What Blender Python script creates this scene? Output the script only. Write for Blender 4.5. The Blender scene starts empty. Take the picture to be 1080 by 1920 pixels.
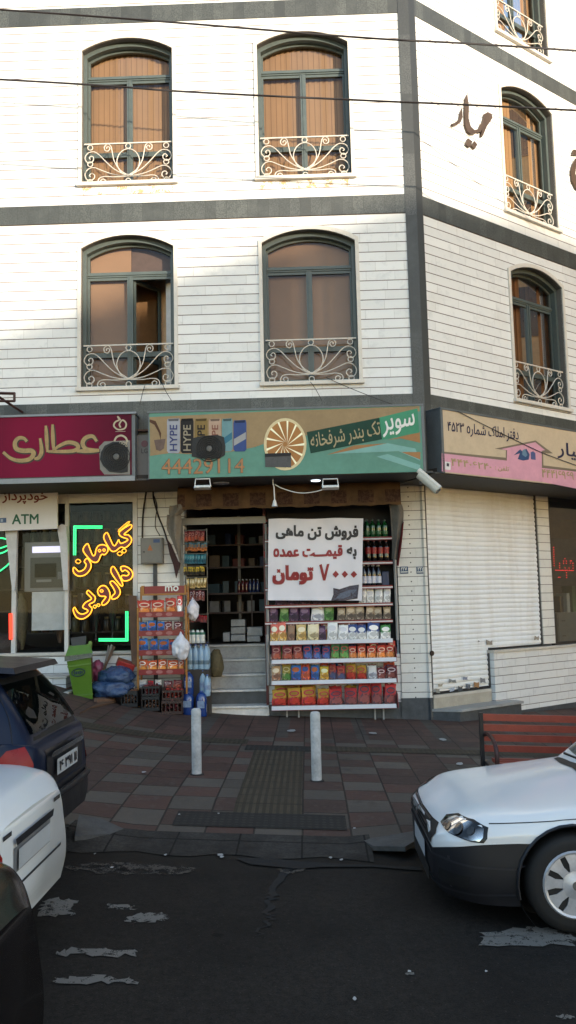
import bpy, bmesh, math, random
import numpy as np
from mathutils import Vector, Matrix
from mathutils.bvhtree import BVHTree

random.seed(7)
scene = bpy.context.scene
COL = scene.collection

# ------------------------------------------------------------------ camera
F_PX, PITCH, ROLL, YAW = 1589.18, 0.105616, 0.0232, 0.0206385
CAM = Vector((0.0, -12.7, 2.05))
_cr, _sr, _cp, _sp = math.cos(ROLL), math.sin(ROLL), math.cos(PITCH), math.sin(PITCH)
MC = (Matrix.Rotation(YAW, 3, 'Z')
      @ Matrix(((1, 0, 0), (0, _cp, -_sp), (0, _sp, _cp)))
      @ Matrix(((_cr, 0, _sr), (0, 1, 0), (-_sr, 0, _cr))))
cam = bpy.data.cameras.new('camera')
cam.sensor_fit = 'VERTICAL'; cam.sensor_height = 36.0; cam.lens = F_PX / 1920 * 36.0
cam.clip_start = 0.05; cam.clip_end = 500
camo = bpy.data.objects.new('camera', cam); COL.objects.link(camo)
_x, _y, _z = MC.col[0], MC.col[1], MC.col[2]
camo.matrix_world = Matrix(((_x[0], _z[0], -_y[0], CAM.x), (_x[1], _z[1], -_y[1], CAM.y),
                            (_x[2], _z[2], -_y[2], CAM.z), (0, 0, 0, 1)))
scene.camera = camo

# ------------------------------------------------------------------ light
SUN_TO = Vector((0.66, -1.0, 0.20)).normalized()          # direction towards the low sun
EL = math.asin(SUN_TO.z); AZ = math.atan2(SUN_TO.x, SUN_TO.y)
world = bpy.data.worlds.new('World'); scene.world = world; world.use_nodes = True
nt = world.node_tree; nt.nodes.clear()
sky = nt.nodes.new('ShaderNodeTexSky'); sky.sky_type = 'NISHITA'; sky.sun_disc = False
sky.sun_elevation = EL; sky.sun_rotation = AZ; sky.air_density = 1.0; sky.dust_density = 0.5; sky.ozone_density = 1.15
bg = nt.nodes.new('ShaderNodeBackground'); bg.inputs['Strength'].default_value = 0.15
wo = nt.nodes.new('ShaderNodeOutputWorld')
nt.links.new(sky.outputs[0], bg.inputs[0]); nt.links.new(bg.outputs[0], wo.inputs[0])
sun = bpy.data.lights.new('sun', 'SUN'); sun.energy = 2.0; sun.angle = math.radians(0.6); sun.color = (1.0, 0.86, 0.68)
suno = bpy.data.objects.new('sun', sun); COL.objects.link(suno)
suno.rotation_euler = (-SUN_TO).to_track_quat('-Z', 'Y').to_euler()
scene.view_settings.view_transform = 'Standard'; scene.view_settings.look = 'None'
scene.view_settings.gamma = 1.0; scene.view_settings.exposure = 1.85
scene.render.engine = 'CYCLES'
scene.cycles.max_bounces = 8; scene.cycles.transparent_max_bounces = 12
scene.cycles.use_denoising = True

# ------------------------------------------------------------------ pixel -> plane helpers
def ray(px, py):
    return MC @ Vector(((px - 540) / F_PX, 1, -(py - 960) / F_PX))
def F(px, py, Y=0.0):                      # point on a plane parallel to the front facade
    d = ray(px, py); t = (Y - CAM.y) / d.y
    p = CAM + d * t
    return p.x, p.z
ANG = 0.665785                             # the side street's angle to the front
C0 = Vector((1.85, 0, 0))
TR = Matrix.Translation(C0) @ Matrix.Rotation(ANG, 4, 'Z')
TRI = TR.inverted()
def R(px, py, y=0.0):                      # point on a plane parallel to the side facade: along it and up
    d = ray(px, py); n = Vector((-math.sin(ANG), math.cos(ANG), 0))
    t = ((C0 - CAM).dot(n) + y) / d.dot(n)
    p = TRI @ (CAM + d * t)
    return p.x, p.z
def Gz(px, py, z):
    d = ray(px, py); t = (z - CAM.z) / d.z
    p = CAM + d * t
    return p.x, p.y
def pave(x, y=0.0):                        # the side hill climbs towards the left, most of all along the shop fronts
    q = min(x + 0.8, 0.0)
    h = q * q if q > -2.8 else -5.6 * q - 7.84
    k = max(0.0, min(1.0, (y + 5.7) / 5.7))
    return 0.22 - 0.045 * max(min(x, 9), -9) + (0.005 + 0.040 * k) * h
KERB_Y = -5.7
def road(x):
    return pave(x, -6.0) - 0.10
def walk(x, y):                            # pavement incl. the dropped ramp between the kerb flares
    z = pave(x, y)
    k = max(0.0, min(1.0, (-4.7 - y) / 1.0))
    e = max(0.0, min(1.0, (x + 2.0) / 0.55)) * max(0.0, min(1.0, (0.75 - x) / 0.45))
    return z - 0.082 * k * e
def G(px, py):                             # pixel -> pavement point
    z = 0.2
    for _ in range(8):
        x, y = Gz(px, py, z); z = walk(x, y)
    return x, y, z
def GR(px, py):
    z = 0.1
    for _ in range(8):
        x, y = Gz(px, py, z); z = road(x)
    return x, y, z

# ------------------------------------------------------------------ materials
def lin(c):
    c = c / 255.0
    return c / 12.92 if c <= 0.04045 else ((c + 0.055) / 1.055) ** 2.4
def rgb(r, g, b):
    m = min(1.0, max(0.0, (lin(min(r, g, b)) - 0.25) / 0.3)); k = 0.55 + 0.45 * m * m * (3 - 2 * m)
    return (lin(r) * k, lin(g) * k, lin(b) * k, 1.0)
def sc(c, k):
    return (min(c[0] * k, 1), min(c[1] * k, 1), min(c[2] * k, 1), 1.0)
class NT:
    def __init__(s, name):
        s.m = bpy.data.materials.new(name); s.m.use_nodes = True
        s.t = s.m.node_tree; s.t.nodes.clear()
        s.out = s.n('ShaderNodeOutputMaterial'); s.b = s.n('ShaderNodeBsdfPrincipled')
        s.t.links.new(s.b.outputs[0], s.out.inputs[0])
    def n(s, t): return s.t.nodes.new(t)
    def l(s, a, b): s.t.links.new(a, b)
    def val(s, sock, v):
        if isinstance(v, (int, float, tuple, list)): sock.default_value = v
        else: s.l(v, sock)
    def math(s, op, a, b=0.0, c=0.0):
        n = s.n('ShaderNodeMath'); n.operation = op
        s.val(n.inputs[0], a); s.val(n.inputs[1], b); s.val(n.inputs[2], c)
        return n.outputs[0]
    def mix(s, f, a, b, blend='MIX'):
        n = s.n('ShaderNodeMix'); n.data_type = 'RGBA'; n.blend_type = blend
        s.val(n.inputs[0], f); s.val(n.inputs[6], a); s.val(n.inputs[7], b)
        return n.outputs[2]
    def noise(s, vec, scale, detail=4, rough=0.55):
        n = s.n('ShaderNodeTexNoise'); n.inputs['Scale'].default_value = scale
        n.inputs['Detail'].default_value = detail; n.inputs['Roughness'].default_value = rough
        if vec is not None: s.l(vec, n.inputs['Vector'])
        return n.outputs[0]
    def ramp(s, f, lo, hi):
        n = s.n('ShaderNodeMapRange'); s.val(n.inputs[0], f)
        n.inputs[1].default_value = lo; n.inputs[2].default_value = hi
        return n.outputs[0]
    def coord(s, which='Object'):
        return s.n('ShaderNodeTexCoord').outputs[which]
    def geo(s): return s.n('ShaderNodeNewGeometry').outputs['Position']
    def sep(s, v):
        n = s.n('ShaderNodeSeparateXYZ'); s.l(v, n.inputs[0]); return n.outputs
    def comb(s, x, y, z=0.0):
        n = s.n('ShaderNodeCombineXYZ'); s.val(n.inputs[0], x); s.val(n.inputs[1], y); s.val(n.inputs[2], z); return n.outputs[0]
    def white(s, v):
        n = s.n('ShaderNodeTexWhiteNoise'); n.noise_dimensions = '2D'; s.l(v, n.inputs['Vector']); return n.outputs
    def bump(s, h, strength=0.3, dist=0.01):
        n = s.n('ShaderNodeBump'); n.inputs['Strength'].default_value = strength; n.inputs['Distance'].default_value = dist
        s.l(h, n.inputs['Height']); s.l(n.outputs[0], s.b.inputs['Normal'])
    def set(s, **k):
        for a, v in k.items():
            s.val(s.b.inputs[{'color': 'Base Color', 'rough': 'Roughness', 'metal': 'Metallic', 'spec': 'Specular IOR Level',
                              'coat': 'Coat Weight', 'coatr': 'Coat Roughness', 'em': 'Emission Color', 'ems': 'Emission Strength',
                              'trans': 'Transmission Weight', 'alpha': 'Alpha', 'ior': 'IOR'}[a]], v)
        return s
_mc = {}
def mat(name, color, rough=0.6, metal=0.0, var=0.18, scale=6.0, bump=0.0, spec=0.5, coat=0.0):
    """plain surface with mottling, so that nothing is one flat tone"""
    if name in _mc: return _mc[name]
    n = NT(name); co = n.coord('Object')
    a = n.noise(co, scale, 5); b = n.noise(co, scale * 5.3, 3)
    k = n.math('ADD', n.math('MULTIPLY', a, 0.7), n.math('MULTIPLY', b, 0.3))
    k = n.ramp(k, 0.3, 0.7)
    n.set(color=n.mix(k, sc(color, 1 - var), sc(color, 1 + var * 0.7)),
          rough=n.math('ADD', n.math('MULTIPLY', a, 0.2), rough - 0.1), metal=metal, spec=spec, coat=coat)
    if bump: n.bump(n.noise(co, scale * 12, 4), bump, 0.004)
    _mc[name] = n.m
    return n.m
def emit(name, color, strength):
    if name in _mc: return _mc[name]
    n = NT(name); n.set(color=color, rough=0.4, em=color, ems=strength); _mc[name] = n.m
    return n.m
def glassm(name, tint, refl=1.0):
    if name in _mc: return _mc[name]
    n = NT(name); t = n.t
    tr = n.n('ShaderNodeBsdfTransparent'); tr.inputs[0].default_value = tint
    gl = n.n('ShaderNodeBsdfGlossy'); gl.inputs['Roughness'].default_value = 0.015
    fr = n.n('ShaderNodeFresnel'); fr.inputs[0].default_value = 1.5
    mx = n.n('ShaderNodeMixShader')
    n.l(n.math('MULTIPLY', fr.outputs[0], refl), mx.inputs[0]); n.l(tr.outputs[0], mx.inputs[1]); n.l(gl.outputs[0], mx.inputs[2])
    n.l(mx.outputs[0], n.out.inputs[0]); _mc[name] = n.m
    return n.m

def stone_mat(name, base, joint, H=0.1535, z0=8.045, W=0.62, jw=0.010, vw=0.004, tint=0.05, dots=False):
    n = NT(name); co = n.coord('Object'); s = n.sep(co)
    zz = n.math('DIVIDE', n.math('SUBTRACT', z0 + 30 * H, s[2]), H)
    row = n.math('FLOOR', zz); fz = n.math('FRACT', zz)
    w1 = n.white(n.comb(row, 3.7))
    xx = n.math('ADD', n.math('DIVIDE', s[0], W), n.math('MULTIPLY', w1[0], 7.0))
    # uneven block lengths: warp x by a per-row wave
    xx = n.math('ADD', xx, n.math('MULTIPLY', n.math('SINE', n.math('MULTIPLY', xx, 2.1)), 0.28))
    colid = n.math('FLOOR', xx); fx = n.math('FRACT', xx)
    tid = n.white(n.comb(colid, row))
    hz = n.math('LESS_THAN', fz, jw / H)
    vx = n.math('LESS_THAN', fx, vw / W)
    cl = n.noise(co, 1.3, 6, 0.62); fine = n.noise(co, 22, 4)
    vein = n.noise(n.comb(n.math('ADD', s[0], n.math('MULTIPLY', tid[0], 9)), s[2], n.math('MULTIPLY', tid[0], 5)), 5.5, 8, 0.7)
    k = n.math('MULTIPLY', n.ramp(vein, 0.53, 0.68), 0.5)
    c = n.mix(n.math('MULTIPLY', tid[0], 1.0), sc(base, 1 - tint), sc(base, 1 + tint))
    warm = n.mix(0.5, c, (c_ := sc(base, 1.0)))
    c = n.mix(k, c, (base[0] * 0.72, base[1] * 0.74, base[2] * 0.76, 1))
    c = n.mix(n.math('MULTIPLY', n.ramp(cl, 0.55, 0.8), 0.35), c, (base[0] * 0.80, base[1] * 0.74, base[2] * 0.64, 1))
    c = n.mix(n.math('MULTIPLY', vx, 0.5), c, joint)
    c = n.mix(n.math('MULTIPLY', hz, 0.92), c, joint)
    if dots:
        dx = n.math('SUBTRACT', n.math('FRACT', n.math('DIVIDE', s[0], 0.33)), 0.5)
        dz = n.math('SUBTRACT', fz, 0.55)
        d = n.math('ADD', n.math('POWER', n.math('MULTIPLY', dx, 0.33), 2.0), n.math('POWER', n.math('MULTIPLY', dz, H), 2.0))
        c = n.mix(n.math('LESS_THAN', d, 0.00012), c, rgb(70, 66, 62))
    h = n.math('SUBTRACT', n.math('MULTIPLY', fine, 0.12), n.math('MAXIMUM', hz, n.math('MULTIPLY', vx, 0.6)))
    n.set(color=c, rough=n.math('ADD', 0.38, n.math('MULTIPLY', cl, 0.3)), spec=0.4)
    n.bump(h, 0.55, 0.006)
    return n.m
WHITE_STONE = stone_mat('white_marble_cladding', (0.70, 0.70, 0.685, 1), rgb(104, 74, 58), jw=0.0125, tint=0.055)
GF_STONE = stone_mat('white_marble_ground_floor', (0.64, 0.63, 0.60, 1), rgb(92, 78, 68), W=0.9, z0=0.42 + 20 * 0.1535, dots=False)
GF_DOTS = stone_mat('white_marble_pinned', (0.62, 0.61, 0.58, 1), rgb(92, 78, 68), W=0.9, z0=0.42 + 20 * 0.1535, dots=True)
LOW_STONE = stone_mat('white_marble_low_wall', (0.64, 0.64, 0.63, 1), rgb(120, 105, 95), H=0.135, W=0.5, z0=1.13, vw=0.007)
def slab_mat(name, base, W=0.165):
    """dark granite strip cut into upright slabs"""
    n = NT(name); co = n.coord('Object'); s = n.sep(co)
    xx = n.math('DIVIDE', s[0], W); i = n.math('FLOOR', xx); fx = n.math('FRACT', xx)
    r = n.white(n.comb(i, n.math('FLOOR', n.math('DIVIDE', s[2], 1.0))))
    g = n.noise(co, 60, 6, 0.7); b = n.noise(co, 3, 4)
    c = n.mix(r[0], sc(base, 0.50), sc(base, 1.25))
    c = n.mix(n.ramp(g, 0.40, 0.60), sc(base, 0.45), c)
    c = n.mix(n.math('MULTIPLY', n.ramp(b, 0.5, 0.8), 0.4), c, sc(base, 1.5))
    j = n.math('LESS_THAN', fx, 0.035)
    c = n.mix(n.math('MULTIPLY', j, 0.8), c, sc(base, 0.35))
    n.set(color=c, rough=0.45, spec=0.5); n.bump(n.math('SUBTRACT', n.math('MULTIPLY', g, 0.3), j), 0.4, 0.004)
    return n.m
DARK_BAND = slab_mat('dark_granite_slabs', rgb(104, 108, 104))
DARK_PILLAR = slab_mat('dark_granite_pillar', rgb(92, 95, 93), W=3.0)
DARK_BASE = mat('dark_marble_base', rgb(92, 96, 100), 0.4, var=0.4, scale=9, bump=0.1)

def packmat(name, base, low, logo, style=0):
    base, low, logo = sc(base, 2.1), sc(low, 2.1), sc(logo, 1.6)
    """printed wrapper: body tone, a swirl of a second tone, an oval brand patch, foil crinkle"""
    if name in _mc: return _mc[name]
    n = NT(name); g = n.coord('Generated'); s = n.sep(g); ob = n.coord('Object')
    wob = n.math('MULTIPLY', n.math('SUBTRACT', n.noise(g, 4.0, 3), 0.5), 0.5)
    zz = n.math('ADD', s[2], wob)
    c = n.mix(n.ramp(zz, 0.5, 0.36), base, low)
    def blob(cx, cz, rx, rz):
        dx = n.math('DIVIDE', n.math('SUBTRACT', s[0], cx), rx); dz = n.math('DIVIDE', n.math('SUBTRACT', s[2], cz), rz)
        return n.math('LESS_THAN', n.math('ADD', n.math('POWER', dx, 2.0), n.math('POWER', dz, 2.0)), 1.0)
    vo = n.n('ShaderNodeTexVoronoi'); vo.inputs['Scale'].default_value = 5.5; n.l(g, vo.inputs['Vector']); vs_ = n.sep(vo.outputs['Color'])
    pic = n.mix(n.math('GREATER_THAN', vs_[0], 0.6), n.mix(n.math('GREATER_THAN', vs_[1], 0.55), sc(low, 0.45), sc(low, 1.7)), logo)
    c = n.mix(n.math('MULTIPLY', n.math('LESS_THAN', zz, 0.44), n.math('MULTIPLY', n.math('GREATER_THAN', vs_[2], 0.35), 0.75)), c, pic)
    c = n.mix(n.math('GREATER_THAN', s[2], 0.94), c, sc(base, 0.5))
    c = n.mix(blob(0.5, 0.66, 0.36, 0.15), c, logo)
    if style == 0:
        c = n.mix(blob(0.5, 0.66, 0.27, 0.09), c, sc(base, 0.7))
        c = n.mix(n.math('MULTIPLY', blob(0.56, 0.26, 0.3, 0.15), 0.8), c, sc(low, 1.5))
    else:
        c = n.mix(blob(0.5, 0.3, 0.3, 0.12), c, sc(low, 0.6))
    crk = n.noise(ob, 14, 4, 0.6)
    n.set(color=c, rough=0.28, spec=0.7, metal=0.55 if ('gold' in name or 'silver' in name) else 0.0); n.bump(crk, 0.9, 0.03); _mc[name] = n.m
    return n.m

# ------------------------------------------------------------------ geometry helpers
class MB:
    def __init__(s): s.bm = bmesh.new()
    def box(s, x0, y0, z0, x1, y1, z1, bev=0.0):
        vs = [s.bm.verts.new((x, y, z)) for x in (x0, x1) for y in (y0, y1) for z in (z0, z1)]
        fs = [(0, 1, 3, 2), (4, 6, 7, 5), (0, 4, 5, 1), (2, 3, 7, 6), (0, 2, 6, 4), (1, 5, 7, 3)]
        f = [s.bm.faces.new([vs[i] for i in q]) for q in fs]
        if bev:
            e = list({e for q in f for e in q.edges})
            bmesh.ops.bevel(s.bm, geom=e, offset=bev, segments=2, affect='EDGES', profile=0.5)
        return s
    def hexa(s, p):                      # eight corners: bottom ring, top ring
        v = [s.bm.verts.new(q) for q in p]
        for q in ((3, 2, 1, 0), (4, 5, 6, 7), (0, 1, 5, 4), (1, 2, 6, 5), (2, 3, 7, 6), (3, 0, 4, 7)):
            s.bm.faces.new([v[i] for i in q])
        return s
    def quad(s, *p):
        s.bm.faces.new([s.bm.verts.new(q) for q in p]); return s
    def poly(s, pts):
        f = s.bm.faces.new([s.bm.verts.new(q) for q in pts]); f.normal_update()
        if len(pts) > 4: bmesh.ops.triangulate(s.bm, faces=[f])
        return s
    def prism(s, pts, off):              # flat outline pushed along off
        o = Vector(off); n = len(pts)
        a = [s.bm.verts.new(q) for q in pts]; b = [s.bm.verts.new(Vector(q) + o) for q in pts]
        fa = s.bm.faces.new(a); fb = s.bm.faces.new(b[::-1]); fa.normal_update(); fb.normal_update()
        for i in range(n): s.bm.faces.new((a[i], b[i], b[(i + 1) % n], a[(i + 1) % n]))
        if n > 4: bmesh.ops.triangulate(s.bm, faces=[fa, fb])
        return s
    def tube(s, pts, r, seg=6, closed=False, cap=True):
        pts = [Vector(p) for p in pts]; n = len(pts)
        if n < 2: return s
        rs = r if isinstance(r, (list, tuple)) else [r] * n
        rings = []; up = None
        for i in range(n):
            if closed: t = pts[(i + 1) % n] - pts[i - 1]
            else: t = pts[min(i + 1, n - 1)] - pts[max(i - 1, 0)]
            if t.length < 1e-9: t = Vector((0, 0, 1))
            t.normalize()
            if up is None:
                up = Vector((0, 1, 0)) if abs(t.y) < 0.9 else Vector((1, 0, 0))
            a = up - t * up.dot(t)
            if a.length < 1e-6: a = t.orthogonal()
            a.normalize(); b = t.cross(a); up = a
            rings.append([s.bm.verts.new(pts[i] + (a * math.cos(k * 2 * math.pi / seg) + b * math.sin(k * 2 * math.pi / seg)) * rs[i]) for k in range(seg)])
        m = n if closed else n - 1
        for i in range(m):
            A, B = rings[i], rings[(i + 1) % n]
            for k in range(seg): s.bm.faces.new((A[k], A[(k + 1) % seg], B[(k + 1) % seg], B[k]))
        if cap and not closed:
            s.bm.faces.new(rings[0][::-1]); s.bm.faces.new(rings[-1])
        return s
    def lathe(s, prof, c=(0, 0, 0), seg=16, axis='Z'):
        rings = []
        for r, h in prof:
            ring = []
            for k in range(seg):
                a = k * 2 * math.pi / seg; p, q = r * math.cos(a), r * math.sin(a)
                v = (p, q, h) if axis == 'Z' else (p, h, q) if axis == 'Y' else (h, p, q)
                ring.append(s.bm.verts.new((c[0] + v[0], c[1] + v[1], c[2] + v[2])))
            rings.append(ring)
        for A, B in zip(rings, rings[1:]):
            for k in range(seg): s.bm.faces.new((A[k], A[(k + 1) % seg], B[(k + 1) % seg], B[k]))
        if prof[0][0] > 1e-5: s.bm.faces.new(rings[0][::-1])
        if prof[-1][0] > 1e-5: s.bm.faces.new(rings[-1])
        return s
    def grid(s, P):
        V = [[s.bm.verts.new(p) for p in row] for row in P]
        for i in range(len(V) - 1):
            for j in range(len(V[0]) - 1): s.bm.faces.new((V[i][j], V[i + 1][j], V[i + 1][j + 1], V[i][j + 1]))
        return s
    def add(s, verts, faces):
        v = [s.bm.verts.new(q) for q in verts]
        for f in faces:
            try: s.bm.faces.new([v[i] for i in f])
            except ValueError: pass
        return s
    def build(s, name, material, parent=None, xf=None, smooth=None, base=None, fixn=True):
        bm = s.bm
        if xf is not None: bmesh.ops.transform(bm, matrix=xf, verts=bm.verts)
        if base is not None: bmesh.ops.translate(bm, vec=-Vector(base), verts=bm.verts)
        if fixn: bmesh.ops.recalc_face_normals(bm, faces=bm.faces)
        me = bpy.data.meshes.new(name); bm.to_mesh(me); bm.free()
        if isinstance(material, (list, tuple)):
            for q in material: me.materials.append(q)
        elif material: me.materials.append(material)
        if smooth:
            me.shade_smooth(); me.set_sharp_from_angle(angle=math.radians(smooth))
        o = bpy.data.objects.new(name, me); COL.objects.link(o)
        if parent is not None: o.parent = parent
        return o
def thing(name, label, cat, loc=(0, 0, 0), rz=0.0, group=None):
    o = bpy.data.objects.new(name, None); COL.objects.link(o); o.empty_display_size = 0.1
    o.location = loc; o.rotation_euler = (0, 0, rz); o['label'] = label; o['category'] = cat
    if group: o['group'] = group
    return o
def tag(o, label, cat, group=None):
    o['label'] = label; o['category'] = cat
    if group: o['group'] = group
    return o
def struct(o, kind='structure'):
    o['kind'] = kind; return o
class W:
    """builds world-coordinate meshes as parts of one thing"""
    def __init__(s, root): s.r = root; s.l = Vector(root.location)
    def part(s, mb, name, m, parent=None, xf=None, smooth=None, label=None):
        o = mb.build(name, m, parent or s.r, xf=xf, smooth=smooth, base=s.l)
        if label: o['label'] = label
        return o
def copy_tree(o, parent=None):
    c = o.copy(); COL.objects.link(c); c.parent = parent
    for ch in list(o.children): copy_tree(ch, c)
    return c
def catmull(P, n=6, closed=False):
    P = [Vector(p) for p in P]; out = []
    m = len(P); last = m if closed else m - 1
    for i in range(last):
        if closed: a, b, c, d = P[i - 1], P[i], P[(i + 1) % m], P[(i + 2) % m]
        else:
            b, c = P[i], P[i + 1]; a = P[i - 1] if i else b * 2 - c; d = P[i + 2] if i + 2 < m else c * 2 - b
        for k in range(n):
            t = k / n
            out.append(0.5 * ((2 * b) + (c - a) * t + (2 * a - 5 * b + 4 * c - d) * t * t + (3 * b - a - 3 * c + d) * t ** 3))
    if not closed: out.append(P[-1])
    return out

# ------------------------------------------------------------------ lettering
_B = {'ا': (0xFE8D, 2), 'ب': (0xFE8F, 4), 'ت': (0xFE95, 4), 'خ': (0xFEA5, 4), 'د': (0xFEA9, 2), 'ر': (0xFEAD, 2), 'ز': (0xFEAF, 2),
      'س': (0xFEB1, 4), 'ش': (0xFEB5, 4), 'ط': (0xFEC1, 4), 'ع': (0xFEC9, 4), 'ف': (0xFED1, 4), 'ق': (0xFED5, 4), 'ل': (0xFEDD, 4),
      'م': (0xFEE1, 4), 'ن': (0xFEE5, 4), 'و': (0xFEED, 2), 'ه': (0xFEE9, 4), 'ی': (0xFBFC, 4), 'ک': (0xFB8E, 4), 'گ': (0xFB92, 4),
      'پ': (0xFB56, 4)}
def shape(s):
    if all(ord(c) < 128 for c in s): return s
    out = []; n = len(s)
    for i, c in enumerate(s):
        if c not in _B: out.append(c); continue
        b, k = _B[c]
        pv = i > 0 and (s[i - 1] == 'ـ' or (s[i - 1] in _B and _B[s[i - 1]][1] == 4))
        nx = k == 4 and i < n - 1 and (s[i + 1] in _B or s[i + 1] == 'ـ')
        out.append('\u0665' if c == 'ه' and not pv and not nx else chr(b + (3 if pv and nx else 2 if nx else 1 if pv else 0)))
    t = ''.join(out[::-1])
    import re
    return re.sub('[۰-۹]+', lambda m: m.group(0)[::-1], t)
_tc = {}
def text_flat(s, bold=0.0):
    """letters as a flat mesh in a unit box (0..1, 0..1); overlapping letter pieces get their own hair-thin layer"""
    key = (s, bold)
    if key in _tc: return _tc[key]
    cu = bpy.data.curves.new('lettering', 'FONT'); cu.body = shape(s); cu.size = 1; cu.resolution_u = 3; cu.offset = 0.0
    o = bpy.data.objects.new('lettering', cu); COL.objects.link(o)
    dg = bpy.context.evaluated_depsgraph_get()
    me = bpy.data.meshes.new_from_object(o.evaluated_get(dg))
    V = np.array([v.co[:] for v in me.vertices]); Fc = [list(p.vertices) for p in me.polygons]
    bpy.data.objects.remove(o); bpy.data.curves.remove(cu); bpy.data.meshes.remove(me)
    par = list(range(len(V)))
    def find(a):
        while par[a] != a: par[a] = par[par[a]]; a = par[a]
        return a
    for f in Fc:
        for q in f[1:]: par[find(q)] = find(f[0])
    ids = {}
    lay = np.array([ids.setdefault(find(i), len(ids)) for i in range(len(V))])
    if bold:
        n0, V0, F0, l0 = len(V), V, Fc, lay; m = lay.max() + 1; Vs, Ls, Fs = [V], [lay], list(Fc)
        for k in range(4):
            a = math.pi / 4 + k * math.pi / 2
            Vs.append(V0 + np.array([bold * 0.8 * math.cos(a), bold * 0.8 * math.sin(a), 0])); Ls.append(l0 + m * (k + 1)); Fs += [[q + n0 * (k + 1) for q in f] for f in F0]
        V, lay, Fc = np.concatenate(Vs), np.concatenate(Ls), Fs
    lay = lay * min(1.0, 14.0 / max(1, lay.max()))
    lo, hi = V[:, :2].min(0), V[:, :2].max(0)
    P = (V[:, :2] - lo) / (hi - lo)
    _tc[key] = (P, lay, Fc)
    return _tc[key]
def text_quad(mb, s, q, bold=0.0, out=0.004, step=0.0003, conv=None, flip=1):
    """q: TL, TR, BR, BL as plane points (x, z, y); letters lie on that quad, raised towards -y"""
    P, lay, Fc = text_flat(s, bold)
    TL, TR_, BR, BL = [Vector(p) for p in q]
    vs = []
    for (u, v), k in zip(P, lay):
        p = (BL * (1 - u) + BR * u) * (1 - v) + (TL * (1 - u) + TR_ * u) * v
        vs.append((p.x, p.y - out - step * float(k), p.z))
    mb.add(vs, Fc); return mb
def qF(pts, Y):                           # pixel corners -> points on a front plane
    return [(F(x, y, Y)[0], Y, F(x, y, Y)[1]) for x, y in pts]
def qR(pts, y):                           # pixel corners -> side-facade local points
    return [(R(a, b, y)[0], y, R(a, b, y)[1]) for a, b in pts]
def zm(pts, off, k):                      # enlarged-view coordinates -> photo pixels
    return [(off[0] + x / k, off[1] + y / k) for x, y in pts]
def letters(w, name, s, px, Y, m, bold=0.012, side=False, parent=None, out=0.004):
    mb = MB(); text_quad(mb, s, (qR if side else qF)(px, Y), bold, out=out)
    return w.part(mb, name, m, parent, xf=TR if side else None)
def flat(w, name, px, Y, m, side=False, out=0.003, parent=None):
    q = (qR if side else qF)(px, Y)
    mb = MB().poly([(p[0], p[1] - out, p[2]) for p in q])
    return w.part(mb, name, m, parent, xf=TR if side else None)

# ------------------------------------------------------------------ ground
def pav_mat():
    n = NT('pavement_tiles'); p = n.geo(); s = n.sep(p); T = 0.40
    xx = n.math('DIVIDE', n.math('ADD', s[0], 0.09), T); yy = n.math('DIVIDE', n.math('ADD', s[1], 40.15), T)
    # tile edges waver a little, each column is laid with its own shift
    i = n.math('FLOOR', xx); fx = n.math('FRACT', xx)
    yy = n.math('ADD', yy, n.math('MULTIPLY', n.white(n.comb(i, 9.0))[0], 0.22))
    j = n.math('FLOOR', yy); fy = n.math('FRACT', yy)
    par = n.math('MODULO', n.math('ADD', n.math('ADD', i, j), 400.0), 2.0)
    r = n.white(n.comb(i, j)); big = n.noise(p, 0.7, 5); fine = n.noise(p, 70, 4, 0.7); mid = n.noise(p, 9, 5, 0.65)
    flip = n.math('LESS_THAN', r[0], 0.10)
    par = n.math('ABSOLUTE', n.math('SUBTRACT', par, flip))
    red = n.mix(r[0], rgb(80, 64, 59), rgb(99, 75, 68)); gry = n.mix(r[0], rgb(86, 82, 76), rgb(106, 101, 94))
    # nearer the shops: wide red fields parted by pairs of grey strips
    fx2 = n.math('FRACT', n.math('DIVIDE', n.math('ADD', s[0], 20.28), 1.10))
    strip = n.math('LESS_THAN', fx2, 0.15)
    far = n.math('GREATER_THAN', s[1], -1.05)
    redf = n.mix(n.white(n.comb(n.math('FLOOR', n.math('DIVIDE', s[0], 0.4)), n.math('FLOOR', n.math('DIVIDE', s[1], 0.55))))[0], rgb(86, 70, 64), rgb(108, 82, 74))
    c = n.mix(par, red, gry)
    c = n.mix(far, c, n.mix(strip, redf, rgb(92, 89, 84)))
    c = n.mix(n.math('MULTIPLY', n.ramp(big, 0.4, 0.75), 0.5), c, rgb(62, 58, 54))
    c = n.mix(n.math('MULTIPLY', n.ramp(mid, 0.52, 0.7), 0.45), c, rgb(112, 106, 99))
    c = n.mix(n.math('MULTIPLY', n.ramp(n.noise(p, 2.2, 6, 0.7), 0.56, 0.7), 0.5), c, rgb(44, 41, 39))
    gx = n.math('MINIMUM', fx, n.math('SUBTRACT', 1.0, fx)); gy = n.math('MINIMUM', fy, n.math('SUBTRACT', 1.0, fy))
    g = n.math('LESS_THAN', n.math('MINIMUM', gx, gy), 0.022)
    c = n.mix(n.math('MULTIPLY', g, 0.75), c, rgb(36, 33, 31))
    mul = n.math('ADD', 0.75, n.math('MULTIPLY', fine, 0.5))
    c = n.mix(1.0, c, n.comb(mul, mul, mul), 'MULTIPLY')
    n.set(color=n.mix(1.0, c, (1.38, 1.25, 1.16, 1), 'MULTIPLY'), rough=n.math('ADD', 0.6, n.math('MULTIPLY', mid, 0.3)), spec=0.25)
    n.bump(n.math('SUBTRACT', n.math('ADD', n.math('MULTIPLY', fine, 0.3), n.math('MULTIPLY', r[0], 0.4)), g), 0.5, 0.006)
    return n.m
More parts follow.
